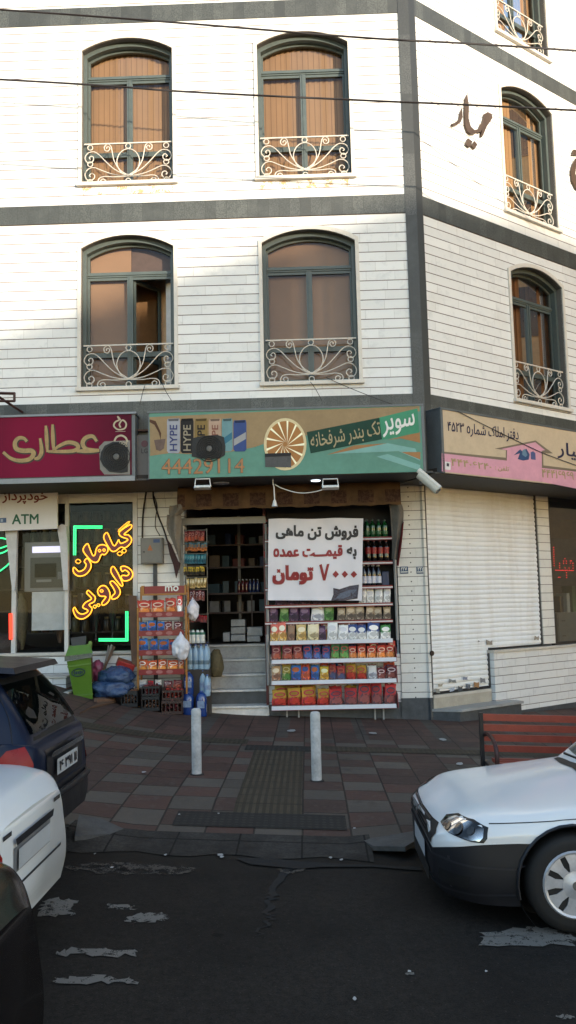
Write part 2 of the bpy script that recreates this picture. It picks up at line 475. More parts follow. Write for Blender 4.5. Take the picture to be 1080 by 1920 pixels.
def asphalt_mat():
    n = NT('worn_asphalt'); p = n.geo(); s = n.sep(p)
    fine = n.noise(p, 120, 5, 0.8); mid = n.noise(p, 6, 6, 0.7); big = n.noise(p, 0.9, 5)
    fine2 = n.noise(p, 24, 8, 0.85); fine = n.math('ADD', n.math('MULTIPLY', fine, 0.5), n.math('MULTIPLY', fine2, 0.5))
    c = n.mix(n.ramp(fine, 0.38, 0.64), rgb(26, 25, 24), rgb(90, 86, 83))
    c = n.mix(n.math('MULTIPLY', n.ramp(big, 0.4, 0.7), 0.6), c, rgb(32, 31, 32))
    c = n.mix(n.math('MULTIPLY', n.ramp(mid, 0.50, 0.80), 0.35), c, rgb(84, 80, 76))
    spot = n.n('ShaderNodeTexVoronoi'); spot.inputs['Scale'].default_value = 1.7; n.l(p, spot.inputs['Vector'])
    sp = n.math('LESS_THAN', n.math('ADD', spot.outputs['Distance'], n.math('MULTIPLY', mid, 0.16)), 0.16)
    c = n.mix(n.math('MULTIPLY', sp, 0.75), c, rgb(20, 19, 20))
    chip = n.n('ShaderNodeTexVoronoi'); chip.inputs['Scale'].default_value = 26; n.l(p, chip.inputs['Vector'])
    c = n.mix(n.math('LESS_THAN', chip.outputs['Distance'], 0.10), c, rgb(96, 94, 90))
    # dirt washed into the channel by the kerb
    gut = n.math('MULTIPLY', n.ramp(n.math('ADD', s[1], n.math('MULTIPLY', big, 0.5)), -6.25, -5.85), 0.55)
    c = n.mix(gut, c, rgb(66, 62, 57))
    n.set(color=n.mix(1.0, c, (0.66, 0.61, 0.55, 1), 'MULTIPLY'), rough=n.math('ADD', 0.7, n.math('MULTIPLY', mid, 0.25)), spec=0.15)
    n.bump(n.noise(p, 90, 4, 0.7), 0.35, 0.005)
    return n.m
PAVE, ASPH = pav_mat(), asphalt_mat()
xs = sorted(set([-60, -30, -18, -12] + [round(-9 + 0.25 * i, 3) for i in range(73)] + [12, 18, 30, 60]))
ysr = [KERB_Y, -6.2, -7, -8, -9.5, -11, -12.7, -15, -20, -30, -48, -90]
mb = MB(); mb.grid([[(x, y, road(x)) for y in ysr] for x in xs]); struct(mb.build('road', ASPH, smooth=60))
ysp = [KERB_Y + 0.001] + [round(-5.6 + 0.1 * i, 3) for i in range(11)] + [-4, -3, -2, -1, 0, 1, 2, 4, 8, 16, 40]
mb = MB(); mb.grid([[(x, y, walk(x, y)) for y in ysp] for x in xs]); struct(mb.build('pavement', PAVE, smooth=60))
KERB = mat('kerb_concrete', rgb(104, 103, 99), 0.75, var=0.45, scale=5, bump=0.4)
def kerb(xa, xb, name):
    mb = MB(); n = max(2, int(abs(xb - xa) / 0.4))
    rows = []
    for i in range(n + 1):
        x = xa + (xb - xa) * i / n
        t, r = walk(x, KERB_Y) + 0.006, road(x)
        rows.append([(x, KERB_Y + 0.16, t - 0.004), (x, KERB_Y + 0.02, t), (x, KERB_Y - 0.015, t - 0.02), (x, KERB_Y - 0.03, r - 0.03)])
    mb.grid(rows); return struct(mb.build(name, KERB, smooth=50))
kerb(-9, -1.95, 'kerb'); kerb(0.45, 9, 'kerb')
_n = NT('gutter_concrete'); _p = _n.geo(); _s = _n.sep(_p); _a = _n.noise(_p, 3, 7, 0.7); _b = _n.noise(_p, 40, 5, 0.75)
_c = _n.mix(_n.ramp(_a, 0.35, 0.65), rgb(56, 52, 48), rgb(92, 87, 81)); _c = _n.mix(_n.math('MULTIPLY', _n.ramp(_b, 0.45, 0.6), 0.5), _c, rgb(44, 41, 38))
_j = _n.math('MAXIMUM', _n.math('LESS_THAN', _n.math('FRACT', _n.math('DIVIDE', _n.math('ADD', _s[0], 9.1), 0.5)), 0.03), _n.math('LESS_THAN', _n.math('ABSOLUTE', _n.math('ADD', _s[1], 5.74)), 0.011))
_n.set(color=_n.mix(_n.math('MULTIPLY', _j, 0.85), _c, rgb(26, 24, 22)), rough=0.85, spec=0.2); _n.bump(_n.math('SUBTRACT', _n.math('MULTIPLY', _b, 0.5), _j), 0.6, 0.01); APRON = _n.m
mb = MB(); rows = []
for i in range(13):                       # concrete apron of the dropped kerb, flush with the gutter
    x = -1.95 + 2.4 * i / 12
    rows.append([(x, KERB_Y + 0.14, walk(x, KERB_Y + 0.14) + 0.004), (x, KERB_Y - 0.02, walk(x, KERB_Y) + 0.008), (x, KERB_Y - 0.38 - 0.05 * math.sin(i * 1.7), road(x) + 0.006)])
mb.grid(rows); struct(mb.build('gutter', APRON, smooth=60))
# kerb flares either side of the ramp, as paler cast blocks
for pts in ([(148, 1530), (190, 1537), (232, 1556), (205, 1566), (140, 1570)], [(680, 1577), (778, 1560), (786, 1574), (760, 1590), (700, 1589)]):
    q = [G(*p) for p in pts]
    mb = MB().prism([(x, y, z + 0.010) for x, y, z in q], (0, 0, -0.035))
    struct(mb.build('kerb', mat('kerb_flare', rgb(98, 97, 95), 0.75, var=0.5, scale=7, bump=0.4)))
# tactile paving
def tactile(col, dots):
    n = NT('tactile_' + ('studs' if dots else 'ribs') + str(int(col[0] * 9999))); p = n.geo(); s = n.sep(p)
    d = n.noise(p, 5, 6, 0.7); fine = n.noise(p, 60, 3)
    fx = n.math('FRACT', n.math('DIVIDE', s[0], 0.062)); fy = n.math('FRACT', n.math('DIVIDE', s[1], 0.062))
    wx = n.math('ABSOLUTE', n.math('SUBTRACT', fx, 0.5)); wy = n.math('ABSOLUTE', n.math('SUBTRACT', fy, 0.5))
    if dots: h = n.math('LESS_THAN', n.math('ADD', n.math('MULTIPLY', wx, wx), n.math('MULTIPLY', wy, wy)), 0.09)
    else: h = n.math('LESS_THAN', wx, 0.24)
    jx = n.math('LESS_THAN', n.math('FRACT', n.math('DIVIDE', s[1], 0.30)), 0.05)
    c = n.mix(n.ramp(d, 0.35, 0.7), sc(col, 0.7), sc(col, 1.25))
    c = n.mix(h, sc(c_dark := sc(col, 0.6), 1.0), c)
    c = n.mix(n.math('MULTIPLY', jx, 0.7), c, rgb(40, 36, 33))
    n.set(color=c, rough=0.8, spec=0.3); n.bump(n.math('ADD', h, n.math('MULTIPLY', fine, 0.4)), 0.8, 0.008)
    return n.m
TY, TG = rgb(98, 86, 68), rgb(70, 66, 61)
def sheet(name, x0, x1, y0, y1, m, off=0.005):
    nx = max(2, int((x1 - x0) / 0.2)); ny = max(2, int((y1 - y0) / 0.1))
    mb = MB().grid([[(x0 + (x1 - x0) * i / nx, y0 + (y1 - y0) * j / ny, walk(x0 + (x1 - x0) * i / nx, y0 + (y1 - y0) * j / ny) + off) for j in range(ny + 1)] for i in range(nx + 1)])
    return struct(mb.build(name, m))
sheet('tactile_paving', -0.70, -0.10, -5.05, -2.1, tactile(TY, False), 0.006)
sheet('tactile_paving', -0.82, 0.02, -2.1, -1.72, tactile(TG, True), 0.006)
sheet('tactile_paving', -1.18, 0.28, -5.42, -5.05, tactile(TG, True), 0.006)
sheet('tactile_paving', -7.0, -0.82, -1.66, -1.30, tactile(TY, True), 0.0055)
sheet('tactile_paving', 0.02, 8.0, -2.02, -1.66, tactile(TY, True), 0.0055)
# worn road paint and stains, ragged sheets
def worn(name, c, cover, scale=9.0):
    n = NT(name); p = n.geo(); a = n.noise(p, scale, 7, 0.72); b = n.noise(p, scale * 7, 4, 0.7)
    n.set(color=n.mix(b, sc(c, 0.65), sc(c, 1.25)), rough=0.85, spec=0.2)
    tr = n.n('ShaderNodeBsdfTransparent'); mx = n.n('ShaderNodeMixShader')
    n.l(n.ramp(n.math('ADD', n.math('MULTIPLY', a, 0.7), n.math('MULTIPLY', b, 0.3)), cover, cover + 0.05), mx.inputs[0])
    n.l(tr.outputs[0], mx.inputs[1]); n.l(n.b.outputs[0], mx.inputs[2]); n.l(mx.outputs[0], n.out.inputs[0])
    return n.m
PAINT = worn('worn_road_paint', rgb(150, 144, 136), 0.415, 16.0); PAINT2 = worn('dried_cement_spill', rgb(104, 96, 88), 0.47, 11.0); FILM = worn('pale_road_dust', rgb(50, 47, 44), 0.53, 5.0); RUSTST = worn('rust_streaks', (0.60, 0.38, 0.20, 1), 0.52, 7.0)
def ragged(px, m, name='road_marking', amp=0.035):
    pts = []
    P = [GR(*p) for p in px]
    for a, b in zip(P, P[1:] + P[:1]):
        for k in range(9):
            t = k / 9; x = a[0] + (b[0] - a[0]) * t; y = a[1] + (b[1] - a[1]) * t
            if k: x += random.uniform(-amp, amp); y += random.uniform(-amp, amp)
            pts.append((x, y, road(x) + 0.006))
    return struct(MB().poly(pts).build(name, m))
ragged([(78, 1697), (100, 1686), (148, 1690), (132, 1705), (136, 1718), (80, 1720)], PAINT)
ragged([(200, 1697), (240, 1698), (258, 1706), (210, 1705)], PAINT, amp=0.02)
ragged([(232, 1728), (262, 1712), (312, 1716), (310, 1728), (262, 1731)], PAINT, amp=0.025)
ragged([(108, 1792), (130, 1780), (250, 1783), (246, 1794)], PAINT)
ragged([(98, 1842), (130, 1832), (240, 1836), (258, 1848)], PAINT, amp=0.03)
ragged([(898, 1750), (985, 1738), (1080, 1752), (1080, 1776), (905, 1774)], PAINT)
ragged([(122, 1628), (180, 1618), (300, 1622), (368, 1630), (330, 1642), (190, 1640)], PAINT2)
ragged([(520, 1632), (548, 1626), (572, 1632), (540, 1640)], PAINT2, amp=0.02)
ragged([(1042, 1906), (1066, 1904), (1076, 1910), (1050, 1913)], PAINT, amp=0.01)
ragged([(760, 1826), (775, 1825), (778, 1829), (762, 1830)], PAINT, amp=0.005)
cr = [GR(*p) for p in ((545, 1625), (533, 1640), (515, 1672), (505, 1690), (503, 1712), (508, 1722), (497, 1738), (484, 1756))]
cr = [(x + random.uniform(-.03, .03), y, road(x) + 0.0045) for x, y, z in catmull(cr, 5)]
mb = MB(); 
L_, R_ = [], []
for i, p in enumerate(cr):
    w_ = 0.035 * (1 - i / len(cr)) * random.uniform(0.5, 1.2) + 0.006
    L_.append((p[0] - w_, p[1], p[2])); R_.append((p[0] + w_, p[1], p[2]))
mb.grid([L_, R_]); struct(mb.build('road_crack', mat('crack_tar', rgb(20, 19, 19), 0.9)))
dirt = [GR(*p) for p in ((440, 1610), (500, 1612), (560, 1616), (640, 1620), (700, 1622), (790, 1628), (790, 1634), (700, 1630), (600, 1630), (560, 1634), (470, 1622))]
struct(MB().poly([(x, y + random.uniform(-.03, .03), road(x) + 0.0098) for x, y, z in dirt]).build('gutter_dirt', mat('gutter_dirt', rgb(22, 20, 19), 0.9, var=0.5, scale=12, bump=0.5)))

# ------------------------------------------------------------------ the corner building
bld = thing('corner_building', 'white stone corner building with dark granite bands and arched windows above its shops', 'building', (1.85, 0.0, 0.0))
B = W(bld)
ZT = 15.5                                   # top of what is built
b1, b2b, b2t, b3b, b3t = 5.16, 8.045, 8.345, 11.385, 11.675
WW, WH, RISE = 1.45, 2.22, 0.20             # window opening
LW = [(-2.675, 8.70), (0.135, 8.70), (-2.68, 5.40), (0.15, 5.40)]
LWx = LW + [(-5.66, 8.70), (-5.66, 5.40), (-2.675, 12.02), (0.135, 12.02), (-5.66, 12.02)]
RW = [(2.94, 8.69), (2.94, 5.36), (2.94, 12.0)]
RWx = RW + [(6.2, 8.69), (6.2, 5.36), (6.2, 12.0)]
def arch(cx, z, n=14, w=WW, rise=RISE, h=WH):
    r = (w * w / 4 + rise * rise) / (2 * rise); zc = z + h + rise - r; a = math.asin(w / 2 / r)
    return [(cx + r * math.sin(-a + 2 * a * i / n), zc + r * math.cos(-a + 2 * a * i / n)) for i in range(n + 1)]
def wall_sheet(x0, x1, z0, z1, wins):
    mb = MB(); ws = sorted(w for w in wins if z0 < w[1] < z1)
    x = x0
    for cx, wz in ws:
        a, b = cx - WW / 2, cx + WW / 2
        mb.quad((x, 0, z0), (a, 0, z0), (a, 0, z1), (x, 0, z1))
        mb.quad((a, 0, z0), (b, 0, z0), (b, 0, wz), (a, 0, wz))
        A = arch(cx, wz)
        for p, q in zip(A, A[1:]):
            mb.quad((p[0], 0, p[1]), (q[0], 0, q[1]), (q[0], 0, z1), (p[0], 0, z1))
        x = b
    mb.quad((x, 0, z0), (x1, 0, z0), (x1, 0, z1), (x, 0, z1))
    return mb
XL = -9.0; UR = 11.0; PL, PR = 1.68, 0.13    # the pillar's left edge (front), right edge (side)
for z0, z1 in ((b1, b2b), (b2t, b3b), (b3t, ZT)):
    B.part(wall_sheet(XL, PL, z0, z1, LWx), 'facade_wall', WHITE_STONE)
    o = wall_sheet(PR, UR, z0, z1, RWx).build('facade_wall', WHITE_STONE, bld); o.location = C0 - Vector(bld.location); o.rotation_euler = (0, 0, ANG)
def side(mb, name, m, parent=None, smooth=None):   # a part of the building given in side-facade coordinates
    o = mb.build(name, m, parent or bld, smooth=smooth)
    if parent is None or parent is bld:
        o.location = C0 - Vector(bld.location); o.rotation_euler = (0, 0, ANG)
    return o
for z0, z1 in ((3.93, b1), (b2b, b2t), (b3b, b3t)):
    B.part(MB().box(XL, -0.012, z0, PL, 0.05, z1), 'granite_band', DARK_BAND)
    side(MB().box(PR, -0.012, z0, UR, 0.05, z1), 'granite_band', DARK_BAND)
# the corner pillar, folded round the corner
q = [(PL, -0.02), (1.85 + 0.007, -0.02)]
ca, sa = math.cos(ANG), math.sin(ANG)
e0 = Vector((1.85 + 0.02 * sa * 0.35, -0.02, 0)); e1 = Vector((1.85 + PR * ca + 0.02 * sa, PR * sa - 0.02 * ca, 0))
mb = MB()
zz = [3.93, 4.9, 5.55, 6.3, 7.4, 8.2, 9.1, 10.3, 11.5, 12.7, ZT]
mb.prism([(PL, -0.02, 3.93), (e0.x, e0.y, 3.93), (e1.x, e1.y, 3.93), (e1.x - 0.06, e1.y + 0.12, 3.93), (PL, 0.12, 3.93)], (0, 0, ZT - 3.93))
B.part(mb, 'corner_pillar', DARK_PILLAR)
# window kit (origin: middle of the opening's foot, on the wall face; y runs inwards)
TRIM = mat('pale_stone_trim', rgb(206, 200, 190), 0.5, var=0.12, scale=10)
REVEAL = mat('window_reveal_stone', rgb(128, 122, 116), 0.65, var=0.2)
FRAME = mat('teal_painted_steel', rgb(98, 110, 107), 0.42, var=0.16, scale=9)
IRON = mat('cream_painted_iron', rgb(204, 196, 184), 0.5, var=0.15, scale=20)
PANE = glassm('bronze_window_glass', (0.66, 0.60, 0.53, 1), 0.8)
def cloth_mat(name, a, b, k=60):
    n = NT(name); co = n.coord('Object'); s = n.sep(co)
    w = n.math('FRACT', n.math('MULTIPLY', s[0], k)); ln = n.math('LESS_THAN', w, 0.12 if k < 20 else 0.0); z = n.noise(co, 2.0, 4)
    fine = n.noise(co, 130, 3)
    c = n.mix(n.math('MULTIPLY', n.math('ABSOLUTE', n.math('SUBTRACT', w, 0.5)), 0.8), a, b)
    c = n.mix(n.ramp(z, 0.4, 0.7), c, sc(c if False else a, 0.88))
    c = n.mix(n.math('MULTIPLY', ln, 0.6), c, sc(b, 0.45))
    n.set(color=c, rough=0.85, spec=0.2); n.bump(fine, 0.2, 0.003)
    return n.m
TAN_BLIND = cloth_mat('tan_vertical_blind', (0.60, 0.44, 0.29, 1), (0.52, 0.37, 0.24, 1), 11.2)
FLAT_BLIND = cloth_mat('peach_woven_blind', (0.54, 0.40, 0.30, 1), (0.47, 0.34, 0.26, 1), 90)
BROWN_CURTAIN = cloth_mat('brown_curtain', (0.40, 0.24, 0.14, 1), (0.28, 0.16, 0.09, 1), 12)
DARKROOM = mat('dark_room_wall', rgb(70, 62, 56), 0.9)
LIGHTROOM = mat('room_wall', rgb(150, 146, 142), 0.9)
def ring_arch(w, h, rise, d):                # closed outline of an arched opening, inset by d
    cx = 0; A = arch(0, 0, 14, w - 2 * d, rise * (w - 2 * d) / w, h - d * 0.0 - 0.0)
    return [(-(w / 2 - d), d)] + [(x, z - d * 0.9) for x, z in A] + [(w / 2 - d, d)]
def frame_mesh(mb, d0, d1, y0, y1, d2=None):
    a, b = ring_arch(WW, WH, RISE, d0), ring_arch(WW, WH, RISE, d1); n = len(a)
    for i in range(n):
        j = (i + 1) % n
        mb.quad((a[i][0], y0, a[i][1]), (a[j][0], y0, a[j][1]), (b[j][0], y0, b[j][1]), (b[i][0], y0, b[i][1]))
        mb.quad((b[i][0], y0, b[i][1]), (b[j][0], y0, b[j][1]), (b[j][0], y1, b[j][1]), (b[i][0], y1, b[i][1]))
    return mb
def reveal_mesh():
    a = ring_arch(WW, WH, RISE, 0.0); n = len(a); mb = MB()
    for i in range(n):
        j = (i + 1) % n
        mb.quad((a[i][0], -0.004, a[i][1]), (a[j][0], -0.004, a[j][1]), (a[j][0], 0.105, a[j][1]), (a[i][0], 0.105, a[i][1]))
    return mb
ZR = WH - 0.36                              # transom
def kit_frame():
    mb = MB(); frame_mesh(mb, 0.0, 0.055, 0.10, 0.24); frame_mesh(mb, 0.055, 0.085, 0.20, 0.26)
    w = WW / 2 - 0.055
    mb.box(-w, 0.185, ZR - 0.04, w, 0.25, ZR + 0.04)
    mb.box(-w, 0.170, ZR - 0.014, w, 0.184, ZR + 0.014)
    mb.box(-0.045, 0.19, 0.06, 0.045, 0.249, ZR - 0.041); mb.box(-0.011, 0.176, 0.06, 0.011, 0.189, ZR - 0.041)
    mb.box(-w, 0.192, 0.52, w, 0.25, 0.60)
    for a, b in ((-w + 0.03, -0.046), (0.046, w - 0.03)):
        mb.box(a, 0.2, ZR - 0.085, b, 0.248, ZR - 0.041)
    return mb
def kit_trim():
    a, b = ring_arch(WW, WH, RISE, 0.0), ring_arch(WW, WH, RISE, -0.055); n = len(a); mb = MB()
    for i in range(n - 1):
        j = i + 1
        for (p, q, y0, y1) in ((a, b, -0.028, -0.028), (b, b, -0.028, 0.0), (a, a, -0.028, 0.02)):
            mb.quad((p[i][0], y0, p[i][1]), (p[j][0], y0, p[j][1]), (q[j][0], y1, q[j][1]), (q[i][0], y1, q[i][1]))
    return mb
def mirror(p): return [(-x, z) for x, z in p]
def kit_railing():
    s = 0.001867; mb = MB(); Y = 0.055
    def T(p, r=0.0085, n=5, close=False):
        q = [(x * s, Y, z * s) for x, z in p]
        q = catmull(q, n) if not close else q
        mb.tube(q, r, 6, closed=close)
    L = lambda pts: [(x, 1262 - y) for x, y in pts]
    lines = [
        L([(0, 1190), (-60, 1165), (-130, 1120), (-200, 1050), (-250, 995), (-295, 968), (-345, 978), (-370, 1020), (-355, 1055), (-325, 1066), (-300, 1046), (-298, 1018), (-316, 1006), (-334, 1022), (-322, 1034)]),
        L([(0, 1192), (-80, 1185), (-150, 1168), (-230, 1135), (-290, 1110), (-340, 1120), (-370, 1165), (-355, 1212), (-320, 1224), (-290, 1202), (-290, 1174), (-312, 1160), (-332, 1178), (-320, 1192)]),
        L([(0, 1188), (-70, 1138), (-118, 1060), (-135, 985), (-148, 925), (-174, 903), (-203, 924), (-200, 955), (-176, 966), (-157, 946), (-165, 928), (-182, 930), (-184, 945)]),
        L([(0, 1196), (-120, 1198), (-200, 1192), (-245, 1205), (-258, 1238), (-235, 1262), (-205, 1254), (-195, 1230), (-215, 1214), (-236, 1228), (-226, 1242)])]
    for l in lines: T(l); T(mirror(l))
    T([(98 * math.cos(a) * (1 - 0.12 * (math.sin(a) < 0) * -math.sin(a)), 192 + 120 * math.sin(a)) for a in [i * math.pi / 16 for i in range(32)]], close=True)
    for cx, cz in ((-325, 332), (325, 332), (-325, 184), (325, 184), (-327, 26), (327, 26), (0, 337), (0, 26)):
        T([(cx + 22 * math.cos(a), cz + 22 * math.sin(a)) for a in [i * math.pi / 6 for i in range(12)]], 0.008, close=True)
    mb.box(-0.70, Y - 0.012, 0.665, 0.70, Y + 0.012, 0.685); mb.box(-0.70, Y - 0.010, 0.0, 0.70, Y + 0.010, 0.014)
    mb.lathe([(0, -0.02), (0.02, -0.02), (0.02, 0.0), (0, 0.0)], (0, Y, 72 * s), 8, 'Y')
    return mb
def kit_sill():
    return MB().box(-WW / 2 - 0.075, -0.065, -0.062, WW / 2 + 0.075, 0.10, -0.002, 0.006)
def arched_sheet(d, y, z0=0.0, xa=None, xb=None):
    a = ring_arch(WW, WH, RISE, d); mb = MB()
    top = a[1:-1]
    for p, q in zip(top, top[1:]):
        if xa is not None and q[0] <= xa: continue
        if xb is not None and p[0] >= xb: continue
        mb.quad((p[0], y, z0), (q[0], y, z0), (q[0], y, q[1]), (p[0], y, p[1]))
    return mb
def blind_slats(seed, w=0.089, ang=0.45):
    rnd = random.Random(seed); mb = MB(); W2 = WW / 2 - 0.06; x = -W2
    while x < W2:
        x1 = min(x + w, W2); a = rnd.uniform(-0.004, 0.012)
        for p, q in (((x, 0.315 + a), (x1 + 0.008, 0.29)),):
            mb.quad((p[0], p[1], 0.02), (q[0], q[1], 0.02), (q[0], q[1], WH + RISE), (p[0], p[1], WH + RISE))
        x = x1
    return mb
def folds(seed, n=60, y0=0.34, amp=0.03):
    rnd = random.Random(seed); mb = MB(); W2 = WW / 2; rows = []
    ph = rnd.random() * 6
    for i in range(n + 1):
        x = -W2 + 2 * W2 * i / n; y = y0 + amp * math.sin(i * 0.75 + ph) + amp * 0.6 * math.sin(i * 1.9 + ph)
        rows.append([(x, y, 0.0), (x + 0.01 * math.sin(i), y, 1.2), (x, y, WH + RISE)])
    return mb.grid(rows)
kit = {}
def window(xf_loc, rz, variant, label):
    if not kit:
        kit['f'] = kit_frame(); kit['t'] = kit_trim(); kit['r'] = kit_railing(); kit['s'] = kit_sill(); kit['v'] = reveal_mesh(); kit['p'] = arched_sheet(0.06, 0.225, 0.05)
        for k, m, nm, sm in (('f', FRAME, 'window', None), ('t', TRIM, 'trim', None), ('r', IRON, 'railing', 50), ('s', TRIM, 'sill', None), ('v', REVEAL, 'reveal', None), ('p', PANE, 'pane', None)):
            ob = kit[k].build(nm, m, smooth=sm); kit[k] = ob.data; bpy.data.objects.remove(ob)
    w = bpy.data.objects.new('window', kit['f']); COL.objects.link(w); w.parent = bld
    w.location = Vector(xf_loc) - Vector(bld.location); w.rotation_euler = (0, 0, rz)
    w['label'] = label
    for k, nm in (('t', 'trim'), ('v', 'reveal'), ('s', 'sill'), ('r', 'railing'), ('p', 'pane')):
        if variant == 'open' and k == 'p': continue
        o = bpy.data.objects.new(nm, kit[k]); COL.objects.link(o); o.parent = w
    rnd = random.Random(label)
    if variant == 'slats': blind_slats(label).build('blind', TAN_BLIND, w, fixn=False)
    elif variant == 'flat': arched_sheet(0.05, 0.30).build('blind', FLAT_BLIND, w)
    elif variant == 'curtain': folds(label).build('curtain', BROWN_CURTAIN, w, smooth=60)
    elif variant == 'open':
        arched_sheet(0.06, 0.225, ZR + 0.03).build('pane', PANE, w)
        MB().quad((-0.67, 0.225, 0.05), (-0.05, 0.225, 0.05), (-0.05, 0.225, ZR - 0.04), (-0.67, 0.225, ZR - 0.04)).build('pane', PANE, w)
        mb = MB()
        for p in ((-0.70, -0.02, 0.0, ZR), ):
            mb.quad((p[0], 0.30, 0.02), (-0.06, 0.30, 0.02), (-0.06, 0.30, ZR + 0.03), (p[0], 0.30, ZR + 0.03))
        a = ring_arch(WW, WH, RISE, 0.05)[1:-1]
        for p, q in zip(a, a[1:]):
            if q[0] <= 0.02: mb.quad((p[0], 0.30, ZR - 0.05), (q[0], 0.30, ZR - 0.05), (q[0], 0.30, q[1]), (p[0], 0.30, p[1]))
        mb.build('blind', FLAT_BLIND, w)
        arched_sheet(0.05, 0.33, ZR - 0.02, 0.02, 0.8).build('blind', mat('mauve_grey_dim_room', (0.20, 0.16, 0.16, 1), 0.8), w)  # added sheet, its mauve grey stands in for the dimly lit room behind
        mb = MB(); x0 = 0.05; c, s_ = math.cos(0.95), math.sin(0.95)
        Wd = 0.60
        def P(u, y, z): return (x0 + u * c - y * s_, 0.24 + u * s_ + y * c, z)
        for (u0, u1, z0, z1) in ((0, 0.05, 0.05, ZR - 0.05), (Wd - 0.05, Wd, 0.05, ZR - 0.05), (0.05, Wd - 0.05, 0.05, 0.11), (0.05, Wd - 0.05, 0.52, 0.60), (0.05, Wd - 0.05, ZR - 0.11, ZR - 0.05)):
            mb.hexa([P(u0, 0, z0), P(u1, 0, z0), P(u1, 0.04, z0), P(u0, 0.04, z0), P(u0, 0, z1), P(u1, 0, z1), P(u1, 0.04, z1), P(u0, 0.04, z1)])
        mb.build('open_sash', FRAME, w)
        mb = MB().quad(P(0.05, 0.02, 0.1), P(Wd - 0.05, 0.02, 0.1), P(Wd - 0.05, 0.02, ZR - 0.1), P(0.05, 0.02, ZR - 0.1)); mb.build('pane', PANE, w)
        mb = MB(); mb.quad((-0.1, 1.35, -0.3), (1.9, 1.35, -0.3), (1.9, 1.35, 2.6), (-0.1, 1.35, 2.6))
        mb.build('room_wall', LIGHTROOM, w)
        MB().quad((0.53, 0.42, 0.0), (0.74, 0.30, 0.0), (0.74, 0.30, ZR), (0.53, 0.42, ZR)).build('inner_jamb', mat('pale_inner_jamb', (0.55, 0.53, 0.52, 1), 0.7), w)
        MB().quad((-0.05, 0.86, 0.0), (0.60, 0.80, 0.0), (0.60, 0.80, 2.4), (-0.05, 0.86, 2.4)).build('curtain', mat('tan_side_curtain', (0.62, 0.42, 0.26, 1), 0.8), w)  # added sheet, its tan stands in for the reflection in the open sash
    return w
lab = ['left third-floor window with tan vertical blinds', 'right third-floor window with tan vertical blinds', 'second-floor window with one sash swung open', 'second-floor window with peach blind, all shut']
for i, (cx, z) in enumerate(LW): window((cx, 0, z), 0, ('slats', 'slats', 'open', 'flat')[i], lab[i])
for i, (cx, z) in enumerate(LWx[4:]): window((cx, 0, z), 0, 'slats', 'arched window out at the edge of the front')
for i, (u, z) in enumerate(RWx):
    p = C0 + Vector((u * ca, u * sa, z))
    window(p, ANG, ('slats', 'curtain', 'slats', 'slats', 'slats', 'slats')[i], ['side-street window on the third floor', 'side-street window with brown curtains', 'topmost side-street window'][i % 3])
for cx, z in LW[:2]: B.part(MB().quad((cx - WW / 2, -0.003, z - 0.2), (cx + WW / 2, -0.003, z - 0.2), (cx + WW / 2, -0.003, z - 0.063), (cx - WW / 2, -0.003, z - 0.063)), 'rust_stain', RUSTST)
# shell behind the facade so that no light leaks through
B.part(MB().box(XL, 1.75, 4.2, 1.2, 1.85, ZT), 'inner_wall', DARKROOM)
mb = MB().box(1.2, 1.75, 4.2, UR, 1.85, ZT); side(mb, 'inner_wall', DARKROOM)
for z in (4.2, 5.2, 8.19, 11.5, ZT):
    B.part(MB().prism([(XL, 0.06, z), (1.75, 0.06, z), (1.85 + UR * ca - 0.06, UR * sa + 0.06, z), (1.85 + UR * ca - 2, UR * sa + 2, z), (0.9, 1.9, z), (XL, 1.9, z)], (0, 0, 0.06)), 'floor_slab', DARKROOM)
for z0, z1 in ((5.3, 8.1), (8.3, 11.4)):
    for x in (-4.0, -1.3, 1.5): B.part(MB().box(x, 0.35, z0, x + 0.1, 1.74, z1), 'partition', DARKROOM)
# ---- ground floor, set back under the first floor
GY = 1.1
SOF = mat('soffit_slats', rgb(92, 90, 86), 0.7, var=0.25)
mb = MB(); 
for i in range(14): mb.box(XL, -0.26 + 0.1 * i, 3.90, 1.9 + (0.05 * i), -0.17 + 0.1 * i, 3.925)
B.part(mb, 'soffit', SOF)
mb = MB()
for i in range(11): mb.box(-0.1 + 0.03 * i, -0.26 + 0.1 * i, 3.885, UR, -0.17 + 0.1 * i, 3.905)
side(mb, 'soffit', SOF)
B.part(MB().box(XL, -0.2, 3.93, 1.72, GY + 0.4, 3.99), 'floor_slab', DARKROOM)
side(MB().box(0.0, -0.2, 3.93, UR, 1.2, 3.985), 'floor_slab', DARKROOM)
def piece(x0, x1, z0, z1, m, name, y0=GY, y1=GY + 0.25): return B.part(MB().box(x0, y0, z0, x1, y1, z1), name, m)
piece(-2.76, -1.99, 0.1, 3.9, GF_STONE, 'pillar_wall')
piece(1.47, 1.925, 0.48, 3.9, GF_DOTS, 'pillar_wall')
piece(1.455, 1.935, -0.05, 0.48, DARK_BASE, 'plinth', GY - 0.012, GY + 0.26)
side(MB().box(0.70, 0.80, 0.48, 0.76, 1.05, 3.9), 'pillar_wall', GF_STONE)
side(MB().box(0.695, 0.788, -0.05, 0.76, 1.0, 0.48), 'plinth', DARK_BASE)
# beneath the big display shelf
piece(-0.655, 1.465, 0.42, 1.18, LOW_STONE, 'low_wall', GY + 0.02); piece(-0.655, 1.455, 0.0, 0.42, DARK_BASE, 'plinth', GY + 0.01)
